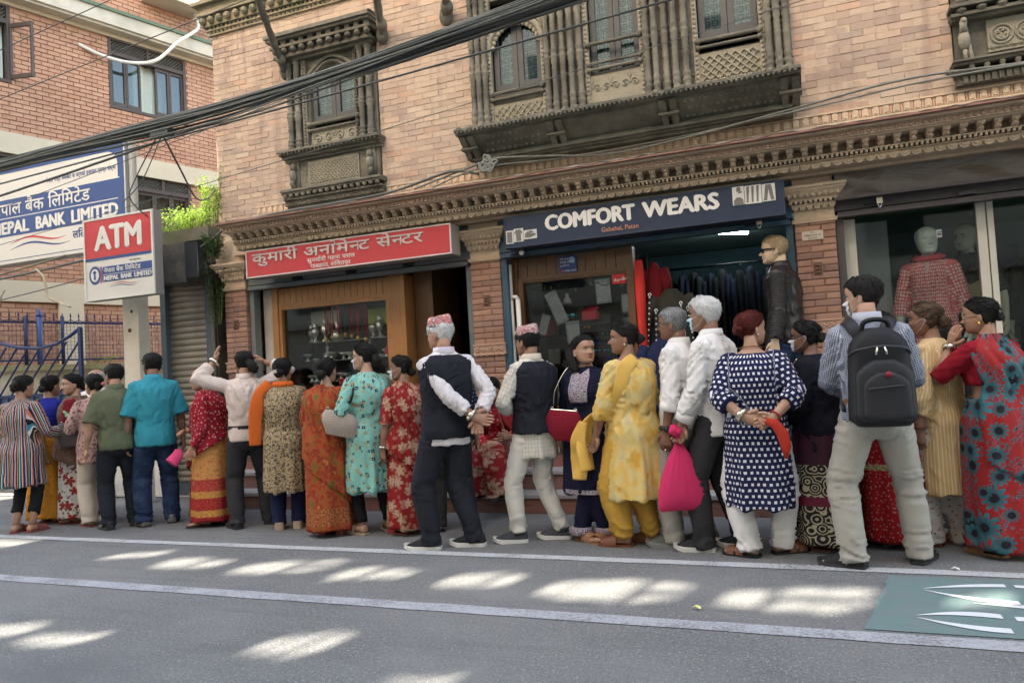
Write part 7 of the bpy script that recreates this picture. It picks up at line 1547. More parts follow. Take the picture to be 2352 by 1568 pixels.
def topi(p, m, band, tilt=0):
    b = MB(); n = 32; rings = []; hh = p.HH
    for f, r_, zz in ((0,.385,.70),(.05,.392,.72),(.3,.39,.82),(.6,.375,.95),(.85,.35,1.06),(.95,.32,1.09),(1,.2,1.085)):
        rings.append([p.H((r_*.97*math.sin(6.2832*i/n), r_*1.14*math.cos(6.2832*i/n)-.01, zz+(.08*f)*(-math.cos(6.2832*i/n)*.6+math.sin(6.2832*i/n)*.5)+.012*math.sin(i*1.3)*f+.03*math.cos(6.2832*i/n))) for i in range(n)])
    b.loft(rings); o = b.build("cap", m, p.root, True, local=True); p.setpat(o, 'skirt')
    if band: b = MB(); b.loft([[p.H((r_*.98*math.sin(6.2832*i/n), r_*1.15*math.cos(6.2832*i/n)-.01, zz+.03*math.cos(6.2832*i/n))) for i in range(n)] for r_, zz in ((.388,.69),(.396,.695),(.397,.735),(.39,.745))], caps=False); b.build("cap_band", band, o, True, local=True)
def topimat(name, base, cols, sc=28):
    g = G(name, .85, .1); v = g.obj(); o = g.vor(v, sc*2.2); c = g.ramp(g.sep(o.outputs['Color'])[0], [(0,base),(.35,cols[0]),(.55,base),(.7,cols[1]),(.82,cols[2] if len(cols) > 2 else base),(.92,base)], 'CONSTANT'); c = g.mix(g.gt(o.outputs['Distance'], .52), c, mul(base,.75)); g.col(c); weave(g); return g.m
def scarf_loop(p, name, m, pts, rad, n=12, flat=.5):
    b = MB(); P = spl([Vector(q)*p.h for q in pts], 6); R = np.interp(np.linspace(0,1,len(P)), np.linspace(0,1,len(rad)), rad)*p.h; b.tube(P, [(r_*flat, r_) for r_ in R], n, ref=tuple(p.cam)); v = np.array(b.v); b.v = [tuple(q) for q in v+(npnoise(v*np.array([32,32,5]),2)*.011)[:,None]*np.array([1,1,0])]; o = b.build(name, m, p.root, True, local=True); p.setpat(o, 'skirt'); return o
ARM = dict
# 1 striped tunic
p = Person("person in a multicoloured striped tunic and black leggings at the far left", (-7.09,5.02), -38, 1.50, 'f', 1.12, 'tan', .02, arms=('down', ARM(E=(.15,.03,.64),W=(.17,.17,.60),D=(.3,1,-.25),N=(-.6,0,-.8),curl=.6)), hyaw=-12, hpitch=-6)
p.body().hair('tied').bun(z=.40, r=.22); p.hairtuft([(.0,-.4,.75),(.1,-.5,.55),(.12,-.5,.40)], [.1,.16,.1], 'black')
p.top("tunic", stripes("rainbow_stripes", [(3,(.012,.014,.025)),(2,(.55,.16,.09)),(1,(.55,.50,.45)),(2,(.012,.014,.02)),(2,(.05,.22,.28)),(1,(.6,.55,.5)),(2,(.02,.02,.03)),(1.6,(.40,.29,.12)),(2,(.012,.014,.025)),(1.6,(.40,.08,.10)),(1.2,(.45,.45,.44)),(1.6,(.1,.13,.22))], .085), .30, .02, .95, .015, folds=dict(drape=.014))
p.trousers("leggings", C_black, .005, .75, .13).shoes('sandal', R_maroon, R_maroon, "sandal")
b = MB(); c = p.W(p.arms[1]['W'])+Vector((.06,.06,-.02)); b.box(c.x-.07,c.x+.05,c.y-.05,c.y+.06,c.z-.008,c.z+.006); b.box(c.x-.072,c.x+.052,c.y-.052,c.y+.062,c.z+.006,c.z+.010); b.box(c.x-.072,c.x+.052,c.y-.052,c.y+.062,c.z-.012,c.z-.008); tag(b.build("passbook", plain("red_booklet", (.55,.05,.06), .5), off=tuple(c)), "red booklet held out by the person in the striped tunic", "booklet")
bag("purse", "small dark red purse at the hip of the person in the striped tunic", p.W((-.20*1.5,.02,.62)), .14, .05, .16, (.8,.5,0), plain("maroon_purse", (.10,.02,.02), .5), L_brown)
# 2 blue blouse
p = Person("person in a bright blue blouse and orange-gold sari skirt, mostly hidden behind the striped tunic", (-7.35,5.50), -50, 1.50, 'f', 1.1, 'tan', .02, arms=('down','front'))
p.body().hair('tied').bun(z=.35, r=.20); p.top("blouse", cloth("royal_blue", (.015,.02,.20), .25), .55, .016, .5); p.skirt("sari_skirt", blotch("orange_gold", [(.3,(.40,.13,.01)),(.5,(.55,.24,.03)),(.7,(.34,.10,.01))], 20), pleats=8); p.drape("sari_end", blotch("brown_drape", [(.3,(.16,.09,.04)),(.7,(.24,.14,.07))], 15), [(.84,60,150,.0),(.6,90,210,.01),(.4,110,230,.03)]); p.shoes('flip', R_maroon, L_brown, "sandal")
# 3 brown shawl, rose skirt
p = Person("person in a brown shawl and white sari skirt printed with red roses", (-7.0,5.56), 62, 1.50, 'f', 1.15, 'light', .03, arms=('hold','belly'), hyaw=40, hpitch=-4)
p.body(bindi=True).hair('tied').bun(z=.35, r=.2); p.top("blouse", cloth("wine_blouse", (.16,.012,.02), .2), .55, .016, .5)
p.skirt("sari_skirt", floral("rose_print", (.58,.53,.47), [(7.5,5,.34,.12,(.36,.035,.03),(.2,.01,.015),(3,1,0)), (13,4,.20,.1,(.22,.06,.04),(.1,.06,.02),(7,2,0)), (19,3,.16,.0,(.12,.13,.06),(.1,.1,.05),(1,9,0))]), pleats=7, amp=.016)
p.drape("shawl", blotch("brown_weave", [(.25,(.10,.055,.035)),(.45,(.18,.11,.075)),(.6,(.12,.06,.045)),(.75,(.24,.16,.11))], 34, bands=[]), [(.85,-40,200,.0),(.75,-70,215,.02),(.62,-80,210,.035),(.5,-60,190,.05),(.42,-10,160,.06)], .03, folds=5, amp=.014, slant=.12); p.shoes('flip', R_maroon, L_brown, "sandal")
# 4 sunlit white head further back
p = Person("person with a pale balding sunlit head, farther back by the gate", (-8.15,6.75), 20, 1.60, 'm', 1.0, 'ruddy')
p.body(grey=True).hair('crop','white', bald=True); p.top("shirt", C_white, .46, .02, .5); p.trousers("trousers", C_dgrey, .014, 1.1); p.shoes('shoe', L_black)
# 5 pink floral, cream trousers
p = Person("person in a pinkish floral top and loose cream trousers, pink clip in hair", (-6.58,5.42), 12, 1.48, 'f', 1.1, 'light', .02, arms=(ARM(E=(.15,.02,.65),W=(.10,.15,.68),D=(-.6,.8,.1),N=(0,-.3,-1),curl=.7),'front'), hyaw=14)
p.body().hair('tied').bun(z=.42, r=.21); b = MB(); b.ell(p.H((.14,-.62,.48)), .02,.014,.02, 8, 6); b.build("hair_clip", plain("clip_pink", (.6,.14,.18), .4), p.root, True, local=True)
p.top("top", floral("dusty_floral", (.40,.25,.22), [(22,5,.34,.2,(.14,.05,.05),(.4,.3,.2),(2,2,0)), (30,4,.3,.1,(.5,.36,.32),(.3,.1,.1),(5,1,0))]), .42, .02, .95, .01); p.trousers("trousers", C_cream, .018, 1.45, .02).shoes('flip', R_maroon, L_brown, "sandal")
bag("shoulder_bag", "grey-brown slouchy bag between the brown shawl and the olive shirt", p.W((-.17,.14,1.02)), .34, .12, .24, (1,.3,.1), plain("taupe_bag", (.09,.07,.068), .6, .2, 10), L_black)
b = MB(); c = p.W((-.20,.20,1.08)); b.ell(c, .035,.03,.025, 10, 6); b.tube([c, c+Vector((-.04,-.02,.05))], .012, 8); tag(b.build("water_bottle", plain("bottle_green", (.2,.4,.2), .2), off=tuple(c), smooth=True), "small bottle with green label held above the slouchy grey bag", "bottle")
# 6 olive shirt
p = Person("person in an olive green short-sleeved shirt and black trousers", (-6.18,5.31), 8, 1.57, 'm', 1.02, 'tan', .0, feet=((-.06,0,-10),(.085,.03,14)), arms=(ARM(E=(.15,-.02,.63),W=(.165,.02,.49),D=(0,.1,-1),N=(1,0,0),curl=.6),'down'), hyaw=18)
p.body().hair('crop'); p.mask(); p.top("shirt", cloth("olive_shirt", (.105,.115,.068), .1), .475, .024, .48, loose=1.2, folds=dict(drape=.004)); p.collar(cloth("olive_shirt", (.105,.115,.068))); p.trousers("trousers", cloth("black_trouser", (.018,.02,.026), .2), .014, 1.15, .018, folds=dict(leg=.008)); p.shoes('shoe', L_black, R_dark)
# 7 turquoise T-shirt
p = Person("person in a turquoise polo shirt and dark blue jeans before the ribbed shutter", (-5.90,5.50), 4, 1.655, 'm', 1.04, 'deep', .0, feet=((-.075,.0,-14),(.075,.02,10)), hyaw=14)
M_turq = cloth("turquoise_polo", (.035,.24,.30), .08); M_jean = blotch("denim", [(.3,(.010,.018,.045)),(.55,(.022,.04,.085)),(.75,(.04,.065,.12))], 14, (1,1,.4))
p.body().hair('crop'); p.mask(plain("mask_green", (.10,.42,.34), .8)); p.top("polo_shirt", M_turq, .455, .03, .5, loose=1.35, folds=dict(drape=.005, back=.006)); p.collar(cloth("turq_collar", (.05,.28,.38))); p.trousers("jeans", M_jean, .018, 1.3, .018, folds=dict(leg=.011)); p.shoes('shoe', plain("grey_canvas", (.12,.11,.10), .8), R_dark)
# 8 crouching in red by the shutter
p = Person("person in a red sari sitting low before the ribbed shutter, half hidden", (-5.78,6.12,.0), 170, 1.50, 'f', 1.1, 'dark', .12, feet=((-.07,.20,0),(.07,.20,0)), arms=('front','belly'), hips=.22, hyaw=10)
M_redsari = blotch("plain_red_sari", [(.3,(.20,.015,.02)),(.55,(.32,.03,.03)),(.75,(.15,.01,.02))], 12)
p.body().hair('tied').bun(z=.35, r=.18); p.top("blouse", M_redsari, .50, .016, .6); p.trousers("sari_skirt", M_redsari, .04, 1.9, .02); p.drape("sari_end", M_redsari, [(.85,-20,200,.0),(.7,-60,200,.02),(.55,-60,180,.03)]); p.shoes('flip', R_dark, R_dark, "sandal")
# 9 red and gold sari, profile
p = Person("person in a red shawl and gold and red banded sari skirt, in profile", (-5.30,5.57), 78, 1.46, 'f', 1.05, 'tan', .05, arms=(ARM(E=(.145,-.01,.63),W=(.13,.08,.50),D=(0,.5,-1),N=(1,0,0),curl=.9),'front'), feet=((-.05,.03,-8),(.05,-.04,-8)), hyaw=4, hpitch=3)
p.body(bindi=True).hair('tied').bun(z=.35, r=.20)
M_rs = floral("red_dotted_shawl", (.27,.012,.022), [(24,4,.22,.0,(.55,.35,.33),(.5,.3,.3),(3,3,0))]); p.top("blouse", M_rs, .54, .016, .95)
p.skirt("sari_skirt", blotch("gold_brocade", [(.3,(.40,.17,.05)),(.5,(.55,.27,.08)),(.7,(.36,.06,.04))], 26, bands=[(.33,.44,(.33,.03,.025),(.40,.08,.05)),(.27,.33,(.50,.27,.07),(.42,.17,.04)),(.16,.27,(.30,.02,.02),(.38,.05,.04)),(.10,.16,(.52,.28,.07),(.40,.15,.04)),(0,.10,(.27,.015,.02),(.32,.03,.03))]), pleats=6, amp=.014, flare=.03)
p.drape("shawl", M_rs, [(.86,20,215,.0),(.76,0,220,.02),(.66,20,225,.03),(.54,50,220,.04)], .028, folds=5, slant=-.2); p.shoes('flip', R_dark, R_dark, "sandal")
scarf_loop(p, "pink_cloth", plain("pink_cloth", (.55,.05,.14), .8), [(-.12,.16,.50),(-.13,.17,.46),(-.16,.2,.42)], [.02,.035,.04], 10, .4)
# 10 cream shirt, arms up
p = Person("person in a pale cream shirt with both arms raised and a black ponytail", (-4.82,5.53), 2, 1.60, 'm', 1.0, 'tan', -.02, feet=((-.075,-.02,-16),(.10,.03,14)), arms=(ARM(E=(.215,.0,.83),W=(.155,.045,.945),D=(-.2,.15,1),N=(-1,0,.1),curl=.25), ARM(E=(.22,.01,.86),W=(.11,.04,.93),D=(-.8,0,.6),N=(-.3,0,-.9),curl=.6)), hyaw=12)
p.body().hair('tied'); p.hairtuft([(.05,-.42,.55),(.16,-.60,.38),(.26,-.62,.18),(.34,-.58,.02)], [.14,.20,.19,.08], 'black', "ponytail", noisy=.06)
M_pale = cloth("pale_shirt", (.60,.50,.44), .05); p.top("shirt", M_pale, .485, .024, .86, loose=1.25, folds=dict(back=.010, waist=.010, drape=.0)); p.collar(M_pale); p.trousers("trousers", C_dgrey, .014, 1.2, .018, folds=dict(leg=.008)); p.shoes('shoe', L_black, R_dark); p.bangle(0, M_ring, .95, 1.35, .016, "watch_strap")
b = MB(); w_, d_ = p.radius(.55); b.loft([[Vector(((w_+.028)*math.sin(6.2832*i/30), p.spine(.565)+(d_+.028)*math.cos(6.2832*i/30), z*p.h)) for i in range(30)] for z in (.555,.575)], caps=False); b.build("belt", L_black, p.root, True, local=True)
# 11 olive printed kurta, orange scarf
p = Person("person in a beige printed kurta with a bright orange scarf", (-4.36,5.48), -8, 1.50, 'f', 1.12, 'tan', .0, arms=('front','front'), hyaw=-14)
p.body().hair('tied').bun(z=.38, r=.21); b = MB(); b.box(-.02,.02,-.008,.008,-.012,.012); v = [p.H((-.05+q[0]*4,-.72+q[1],.45+q[2]*6)) for q in b.v]; b.v = [tuple(q) for q in v]; b.build("hair_clip", M_ring, p.root, local=True)
M_ol = floral("beige_print", (.37,.285,.17), [(26,4,.30,.3,(.055,.04,.045),(.15,.1,.06),(2,2,0)), (40,3,.30,.0,(.20,.145,.07),(.1,.1,.1),(5,7,0)), (48,3,.22,.0,(.10,.075,.05),(.1,.1,.1),(1,4,0))]); p.top("kurta", M_ol, .225, .022, .8, .012, folds=dict(drape=.012, waist=.014, back=.007)); p.trousers("trousers", C_navy, .012, 1.2, .03).shoes('wedge', R_beige, R_beige)
M_orange = cloth("orange_scarf", (.62,.13,.025), .1); b = MB(); n = 24; rings = []
for z, r_ in ((.832,.050),(.842,.056),(.855,.052),(.864,.042)): rings.append([Vector((p.h*r_*1.15*math.sin(6.2832*i/n), p.spine(.85)+p.h*(r_*1.05)*math.cos(6.2832*i/n)-.004, z*p.h+.004*math.sin(i*2))) for i in range(n)])
b.loft(rings, caps=False); b.build("scarf_loop", M_orange, p.root, True, local=True); scarf_loop(p, "scarf_end", M_orange, [(-.07,-.03,.86),(-.125,-.055,.80),(-.150,-.05,.70),(-.165,-.03,.58),(-.17,-.02,.50)], [.026,.031,.036,.040,.036], 20, .22)
bag("handbag", "dark brown handbag hanging between the printed kurta and the orange-green sari", p.W((.24,.02,.98)), .20, .10, .26, (.6,.4,0), plain("dark_brown_bag", (.045,.022,.022), .5, .2, 10), L_brown, [p.W((.18,.02,1.24)), p.W((.26,.0,1.12)), p.W((.30,.02,.98))])
# 12 orange-green sari
p = Person("person in an orange, red and olive patterned sari, seen from behind", (-3.80,5.33), -22, 1.47, 'f', 1.12, 'light', .02, arms=('belly','front'), hyaw=-8)
p.body().hair('tied').bun(z=.32, r=.23, y=-.5); p.bangle(0, M_ring, .3, 1.1)
M_os = blotch("autumn_sari", [(.22,(.09,.075,.02)),(.38,(.16,.11,.03)),(.47,(.36,.07,.02)),(.58,(.20,.03,.02)),(.68,(.45,.17,.04)),(.8,(.13,.09,.03))], 13, (1,1,.55), bands=[(.0,.06,(.22,.02,.02),(.3,.05,.03)),(.10,.24,(.36,.14,.05),(.20,.05,.02))]); p.top("blouse", M_os, .56, .016, .55, ztop=.835); p.skirt("sari_skirt", M_os, pleats=6, amp=.015, flare=.012, off=.02)
p.drape("sari_end", M_os, [(.85,95,190,.0),(.75,95,230,.01),(.62,100,255,.015),(.48,100,260,.02),(.32,110,250,.03)], .028, folds=5, slant=.28); p.shoes('wedge', R_maroon, R_maroon, "sandal")
# 13 mint kurta
p = Person("person in a mint green sprigged kurta, black leggings and a white mask", (-3.45,5.42), 28, 1.57, 'f', 1.18, 'light', .0, feet=((-.06,.02,-10),(.085,-.02,10)), arms=(ARM(E=(.17,-.03,.66),W=(.09,.11,.66),D=(-.6,.7,.1),N=(0,-.3,-1),curl=.7),'front'), hyaw=34)
p.body().hair('tied').mask(plain("mask_white", (.66,.66,.70), .8)); p.hairtuft([(0,-.40,.5),(-.0,-.5,.3),(.0,-.42,.1)], [.2,.22,.12], 'black', "hair_roll")
M_mint = floral("mint_print", (.21,.46,.40), [(14,4,.22,.3,(.015,.02,.03),(.2,.3,.3),(2,2,0)), (15,3,.20,.0,(.50,.32,.14),(.5,.3,.1),(7,5,0)), (24,3,.15,.0,(.30,.42,.28),(.3,.4,.3),(4,8,0))]); p.top("kurta", M_mint, .225, .024, .78, .02, folds=dict(drape=.016, waist=.012, back=.007, sleeve=.009), loose=1.15); p.trousers("leggings", C_black, .006, .8, .06).shoes('slide', R_beige, R_beige)
bag("tote_bag", "beige checked tote bag on the shoulder of the person in mint", p.W((-.27,-.02,1.02)), .30, .11, .20, (.75,.5,-.25), checks("tote_check", (.42,.36,.30), (.30,.25,.21), .02, .5), L_black, [p.W((-.14,-.03,1.27)), p.W((-.19,-.10,1.15)), p.W((-.22,-.07,1.05))], (.75,1,1,.9,.8), .012)
# 14 red floral
p = Person("person in a red sari printed with large pale flowers, beside the mint kurta", (-3.13,5.47), 34, 1.45, 'f', 1.1, 'dark', .02, arms=('down','front'), hyaw=40)
p.body().hair('tied').bun(z=.3, r=.2).mask(plain("mask_white", (.66,.66,.70))); M_rf = floral("lily_red", (.26,.018,.02), [(8.5,6,.42,.12,(.50,.33,.22),(.3,.15,.08),(3,3,0)), (16,5,.3,.1,(.40,.17,.11),(.3,.1,.08),(6,1,0))]); p.top("blouse", M_rf, .55, .018, .55); p.skirt("sari_skirt", M_rf, pleats=7, amp=.016, flare=.01); p.drape("sari_end", M_rf, [(.85,60,160,.0),(.72,50,170,.015),(.58,50,180,.02),(.45,60,170,.03)], .026, slant=.2); p.shoes('slide', R_maroon, plain("red_sandal", (.35,.03,.03), .5), "sandal"); p.bangle(0, M_ring, .93, 1.2, .012)
t = bag("handbag", "grey handbag with a red leaf-shaped panel beside the red floral sari", p.W((-.10,.13,.88)), .27, .10, .25, (1,.05,.02), plain("grey_bag", (.065,.062,.065), .5, .15, 10), L_brown, [p.W((-.14,-.02,1.22)), p.W((-.15,.08,1.05)), p.W((-.13,.14,.90))], (.8,.95,1,1,1))
c = p.W((-.14,.04,.77)); cam_d2 = Vector((-c.x,-c.y,0)).normalized(); q = MB(); sx = Vector((cam_d2.y*-1, cam_d2.x, 0)); q.loft([[c+cam_d2*.035+sx*(-.03+.05*math.sin(6.2832*i/16)*rr)+Vector((0,0,.11*math.cos(6.2832*i/16)*rr))+cam_d2*dd for i in range(16)] for rr, dd in ((1,-.03),(1,.004),(.6,.008))]); o = q.build("leaf_panel", plain("red_panel", (.32,.03,.035), .5), t, True)
# 15 hidden behind the waistcoat
p = Person("person in a dark dotted top and grey trousers almost hidden behind the black waistcoat", (-2.80,5.62), 10, 1.50, 'f', 1.0, 'tan', .0, feet=((-.09,0,-6),(.09,.0,6)), arms=(ARM(E=(.15,.05,.68),W=(.12,.10,.80),D=(0,.1,1),N=(0,1,0),curl=.8),'down'))
p.body().hair('short'); p.top("top", squares("dark_dots", (.012,.014,.03), (.3,.3,.33), .03, .25), .48, .02, .5); p.trousers("trousers", C_dgrey, .016, 1.2, .02).shoes('slide', L_black, plain("striped_strap", (.5,.5,.5), .5, .4, 60), "sandal")
# 16 black waistcoat and patterned cap
p = Person("person in a black waistcoat and coral patterned cap, hands clasped behind", (-2.53,5.02), 22, 1.70, 'm', 1.02, 'ruddy', -.03, feet=((-.085,.03,-55),(.095,-.04,-48)), arms=(ARM(E=(.2,-.16,.64),W=(-.055,-.155,.565),D=(-1,-.1,-.35),N=(0,-1,.2),curl=.4), ARM(E=(.24,-.10,.66),W=(.085,-.145,.555),D=(-.25,-.1,-1),N=(-.3,-1,0),curl=.9)), hyaw=30, hpitch=-3)
p.body(grey=True).hair('cap','white'); topi(p, topimat("coral_topi", (.55,.22,.20), ((.12,.16,.22),(.62,.50,.48),(.25,.32,.36))), topimat("topi_band", (.20,.20,.22), ((.4,.4,.42),(.1,.1,.12)), 50))
M_ws = stripes("faint_striped_shirt", [(4,(.66,.62,.62)),(1,(.50,.44,.48))], .016); p.top("shirt", M_ws, .445, .017, .88, .012, loose=1.3, folds=dict(sleeve=.010, drape=.006)); p.collar(M_ws, hgt=.028); p.top("waistcoat", C_vest, .475, .038, 0, .0, .832, folds=dict(back=.005, drape=.004, g=.6), voxel=.009); p.trousers("trousers", cloth("black_trouser", (.018,.02,.026)), .016, 1.2, .02, folds=dict(leg=.009)); p.shoes('sneaker', plain("black_knit", (.015,.015,.016), .8), R_white); p.bangle(0, M_ring, .93, 1.3, .014, "watch_strap", True)
# 17 seated on the steps
p = Person("person in a red shawl sitting bent forward on the steps behind the black waistcoat", (-2.66,6.5,.165), 150, 1.50, 'f', 1.1, 'dark', .35, feet=((-.07,.24,0),(.07,.24,0)), arms=('hold','belly'), hips=.23, hpitch=-20)
p.body().hair('tied').bun(); p.top("blouse", M_rs, .50, .018, .95); p.trousers("sari_skirt", M_rf, .035, 1.8, .02); p.drape("shawl", M_redsari, [(.86,20,330,.0),(.74,30,320,.02),(.62,60,300,.03)], .028); p.shoes('flip', R_dark, R_dark, "sandal")
bag("handbag", "brown leather bag on the steps beside the seated person's red shawl", (-2.56,6.22,.66), .30, .14, .30, (1,.2,0), plain("brown_bag", (.12,.05,.035), .5, .2, 10), L_brown, [(-2.64,6.25,.98),(-2.58,6.2,.82),(-2.52,6.2,.66)], (.7,.9,1,1,.9))
# 18 pink cap, pale check shirt
p = Person("person in a dark waistcoat over a pale checked long shirt, with a pinkish cap", (-1.95,5.33), 38, 1.60, 'm', 1.0, 'dark', .0, feet=((-.09,.05,-50),(.09,-.05,-42)), arms=(ARM(E=(.175,.02,.65),W=(.05,.11,.60),D=(-.8,.6,.1),N=(0,-.5,-1),curl=.7),'front'), hyaw=8)
p.body().hair('cap','black'); topi(p, topimat("pink_topi", (.50,.33,.31), ((.32,.09,.10),(.42,.18,.20),(.6,.5,.46)), 34), None)
M_ck = checks("cream_check", (.60,.56,.48), (.25,.24,.22), .030, .10, .8); p.top("long_shirt", M_ck, .385, .017, .88, .014, loose=1.3, folds=dict(sleeve=.010, drape=.010)); p.collar(C_cream); p.top("waistcoat", C_vest, .50, .038, 0, 0, .832, folds=dict(back=.005, g=.6), voxel=.009); p.trousers("trousers", cloth("offwhite_cotton", (.58,.55,.49), .06), .010, 1.0, .045, folds=dict(leg=.011)); p.shoes('sneaker', plain("grey_knit", (.04,.042,.046), .8), R_white)
# 19 navy kurta, facing the street
p = Person("person in a dark navy embroidered kurta facing the street, with a red tika", (-1.55,5.42), 152, 1.50, 'f', 1.2, 'light', .0, feet=((-.06,.0,10),(.06,.04,-70)), arms=('down','down'), hyaw=62, hpitch=2)
p.body(bindi=True).hair('tied'); p.hairtuft([(.1,-.35,.7),(.28,-.36,.35),(.36,-.18,.0),(.38,-.02,-.3)], [.12,.2,.18,.1], 'black', "loose_hair", noisy=.05)
M_nv = squares("navy_speckle", (.010,.011,.032), (.06,.06,.10), .022, .18); p.top("kurta", M_nv, .235, .022, .9, .02, folds=dict(drape=.014, n=6)); p.trousers("trousers", M_nv, .012, 1.35, .03)
g = G("silver_embroidery", .6, .3); v = g.obj(); o = g.vor(g.vmath('MULTIPLY', v, (1,.1,1)), 130); c = g.ramp(g.noise(v, 110, 2), [(.42,(.03,.03,.06)),(.5,(.42,.42,.46)),(.62,(.22,.03,.05))]); g.col(g.mix(g.lt(o.outputs['Distance'], .3), c, (.5,.5,.52))); M_emb = g.m
b = MB(); n = 14; rings = []
for z, hw in ((.838,.040),(.80,.052),(.74,.052),(.69,.050),(.675,.048)):
    w_, d_ = p.radius(z); rings.append([Vector((hw*p.h*(-1+2*i/n), p.ring(z,.030,40)[round(10-(-1+2*i/n)*hw*p.h/w_*6.4)].y+.012, z*p.h+(.004*p.h*math.cos(i*6.28/2) if z < .68 else 0)-(.03*p.h*(1-abs(-1+2*i/n)) if z > .83 else 0))) for i in range(n+1)])
b.loft(rings, caps=False, close=False); b.build("embroidered_yoke", M_emb, p.root, True, local=True)
def hemband(p, m, z0, z1, off, flare, name="hem_band"):
    b = MB(); rings = []
    for z in (z0, (z0+z1)/2, z1): fr = (.47-z)/.47; rings.append([q+Vector((0,0,(z-.48)*p.h)) for q in p.ring(.48, off+flare*fr*p.h+.006, 48)])
    b.loft(rings, caps=False); b.build(name, m, p.root, True, local=True)
hemband(p, M_emb, .237, .258, .030, .022)
for L in p.legs: b = MB(); c = Vector((L['A'].x, L['A'].y, 0)); b.lathe([(.058*p.h,.03*p.h),(.062*p.h,.032*p.h),(.060*p.h,.062*p.h),(.056*p.h,.066*p.h)], tuple(c), 24); b.build("trouser_cuff", M_emb, p.root, True, local=True)
p.shoes('slide', L_tan, L_tan, "sandal"); b = MB()
for sd in (-1,1): b.ell(p.H((sd*.37,-.02,.28)), .006,.006,.008, 8, 5)
b.build("earring", M_ring, p.root, True, local=True)
bag("handbag", "quilted dark red handbag slung across the person in the navy kurta", p.W((.10,.20,.96)), .28, .09, .22, Matrix.Rotation(p.rot,3,'Z') @ Vector((1,.15,.10)), checks("quilted_red", (.20,.012,.025), (.13,.006,.015), .03, .12), M_ring, [p.W((.20,.17,.97)), p.W((.17,.19,1.1)), p.W((.11,.12,1.25)), p.W((.08,.02,1.29))], (.78,1,1,.9,.6), .006)
# 20 yellow suit
p = Person("person in a yellow tie-dyed kurta suit with a yellow dupatta", (-1.20,5.27), 38, 1.565, 'f', 1.13, 'dark', .0, feet=((-.06,.03,-38),(.07,-.02,-20)), arms=(ARM(E=(.155,.0,.63),W=(.15,.08,.50),D=(-.1,.5,-1),N=(1,0,0),curl=.7),'front'), hyaw=50)
p.body(bindi=True).hair('tied').bun(z=.45, r=.2, y=-.52); M_ye = blotch("yellow_tiedye", [(.30,(.62,.33,.045)),(.45,(.66,.44,.13)),(.58,(.62,.50,.22)),(.72,(.46,.40,.25))], 9, (1,1,.6)); p.top("kurta", M_ye, .215, .026, .72, .026, ztop=.828, folds=dict(drape=.012, waist=.014, back=.006, sleeve=.010)); M_yt = cloth("mustard_salwar", (.52,.30,.055), .1); p.trousers("salwar", M_yt, .024, 1.75, .03, cuff=.03, folds=dict(leg=.012), taper=.9); p.shoes('slide', L_brown, L_brown, "sandal")
M_du = cloth("yellow_dupatta", (.68,.42,.10), .08); scarf_loop(p, "dupatta", M_du, [(-.02,-.075,.835),(-.07,-.078,.80),(-.10,-.07,.72),(-.105,-.02,.63),(-.09,.09,.60),(-.13,.15,.54),(-.17,.14,.44),(-.17,.12,.34)], [.026,.034,.032,.026,.030,.045,.05,.04], 22, .28); scarf_loop(p, "dupatta_tail", M_du, [(-.18,.12,.56),(-.20,.14,.48),(-.19,.15,.40),(-.20,.15,.30)], [.02,.035,.042,.03], 20, .25)
b = MB(); b.ell(p.H((-.365,-.02,.27)), .007,.007,.009, 8, 5); b.build("earring", M_ring, p.root, True, local=True)
# 21 grey-haired man
p = Person("person with short grey hair and glasses in a white shirt and light grey trousers", (-.84,5.33), 66, 1.655, 'm', 1.06, 'deep', .02, feet=((-.06,.05,-16),(.06,-.05,-12)), arms=('down','down'), hyaw=6)
p.body(grey=True).hair('short','grey').glasses(plain("spectacle_frame", (.12,.09,.06), .3)); p.top("shirt", C_white, .485, .026, .68, loose=1.35, belly=.02, folds=dict(sleeve=.010)); p.collar(C_white, hgt=.028); p.trousers("trousers", C_ltg, .016, 1.25, .02, folds=dict(leg=.008)); p.shoes('sneaker', plain("grey_mesh", (.10,.105,.10), .8), plain("grey_rubber", (.2,.2,.19), .7)); p.bangle(0, L_black, .92, 1.3, .014, "watch_strap", True)
b = MB(); A = p.arms[0]; c = A['W']+A['D']*.075*p.h; b.ell(c+p.cam*.018, .008,.008,.009, 8, 5); b.build("ring", M_ring, p.root, True, local=True)
for A in p.arms: pass
def cuff(p, side, t, m, r=.036, ln=.03, name="cuff"):
    A = p.arms[side]; c = A['E'].lerp(A['W'], t); e = (A['W']-A['E']).normalized(); b = MB(); b.tube([c-e*ln*p.h*.5, c+e*ln*p.h*.5], [r*p.h, r*p.h*.97], 20); b.build(name, m, p.root, True, local=True)
cuff(p, 0, .34, C_white, .040, .032)
# 22 white-haired man with mask
p = Person("person with thick white hair and a pale blue mask in a creased white shirt", (-.60,5.22), 62, 1.70, 'm', 1.0, 'dark', .03, feet=((-.06,.06,-20),(.07,-.05,-14)), arms=(ARM(E=(.145,.0,.63),W=(.135,.09,.50),D=(0,.25,-1),N=(1,0,0),curl=1.0),'belly'), hyaw=8)
p.body(grey=True).hair('white','white').mask(plain("mask_blue", (.42,.58,.66), .8)); p.top("shirt", C_white, .45, .024, .84, loose=1.25, folds=dict(sleeve=.013, back=.009, drape=.008)); p.collar(C_white, hgt=.028); p.trousers("trousers", C_dgrey, .016, 1.2, .01, folds=dict(leg=.008)); p.shoes('sneaker', plain("black_mesh", (.02,.02,.024), .8), R_white); cuff(p, 0, .76, C_white, .036, .035)
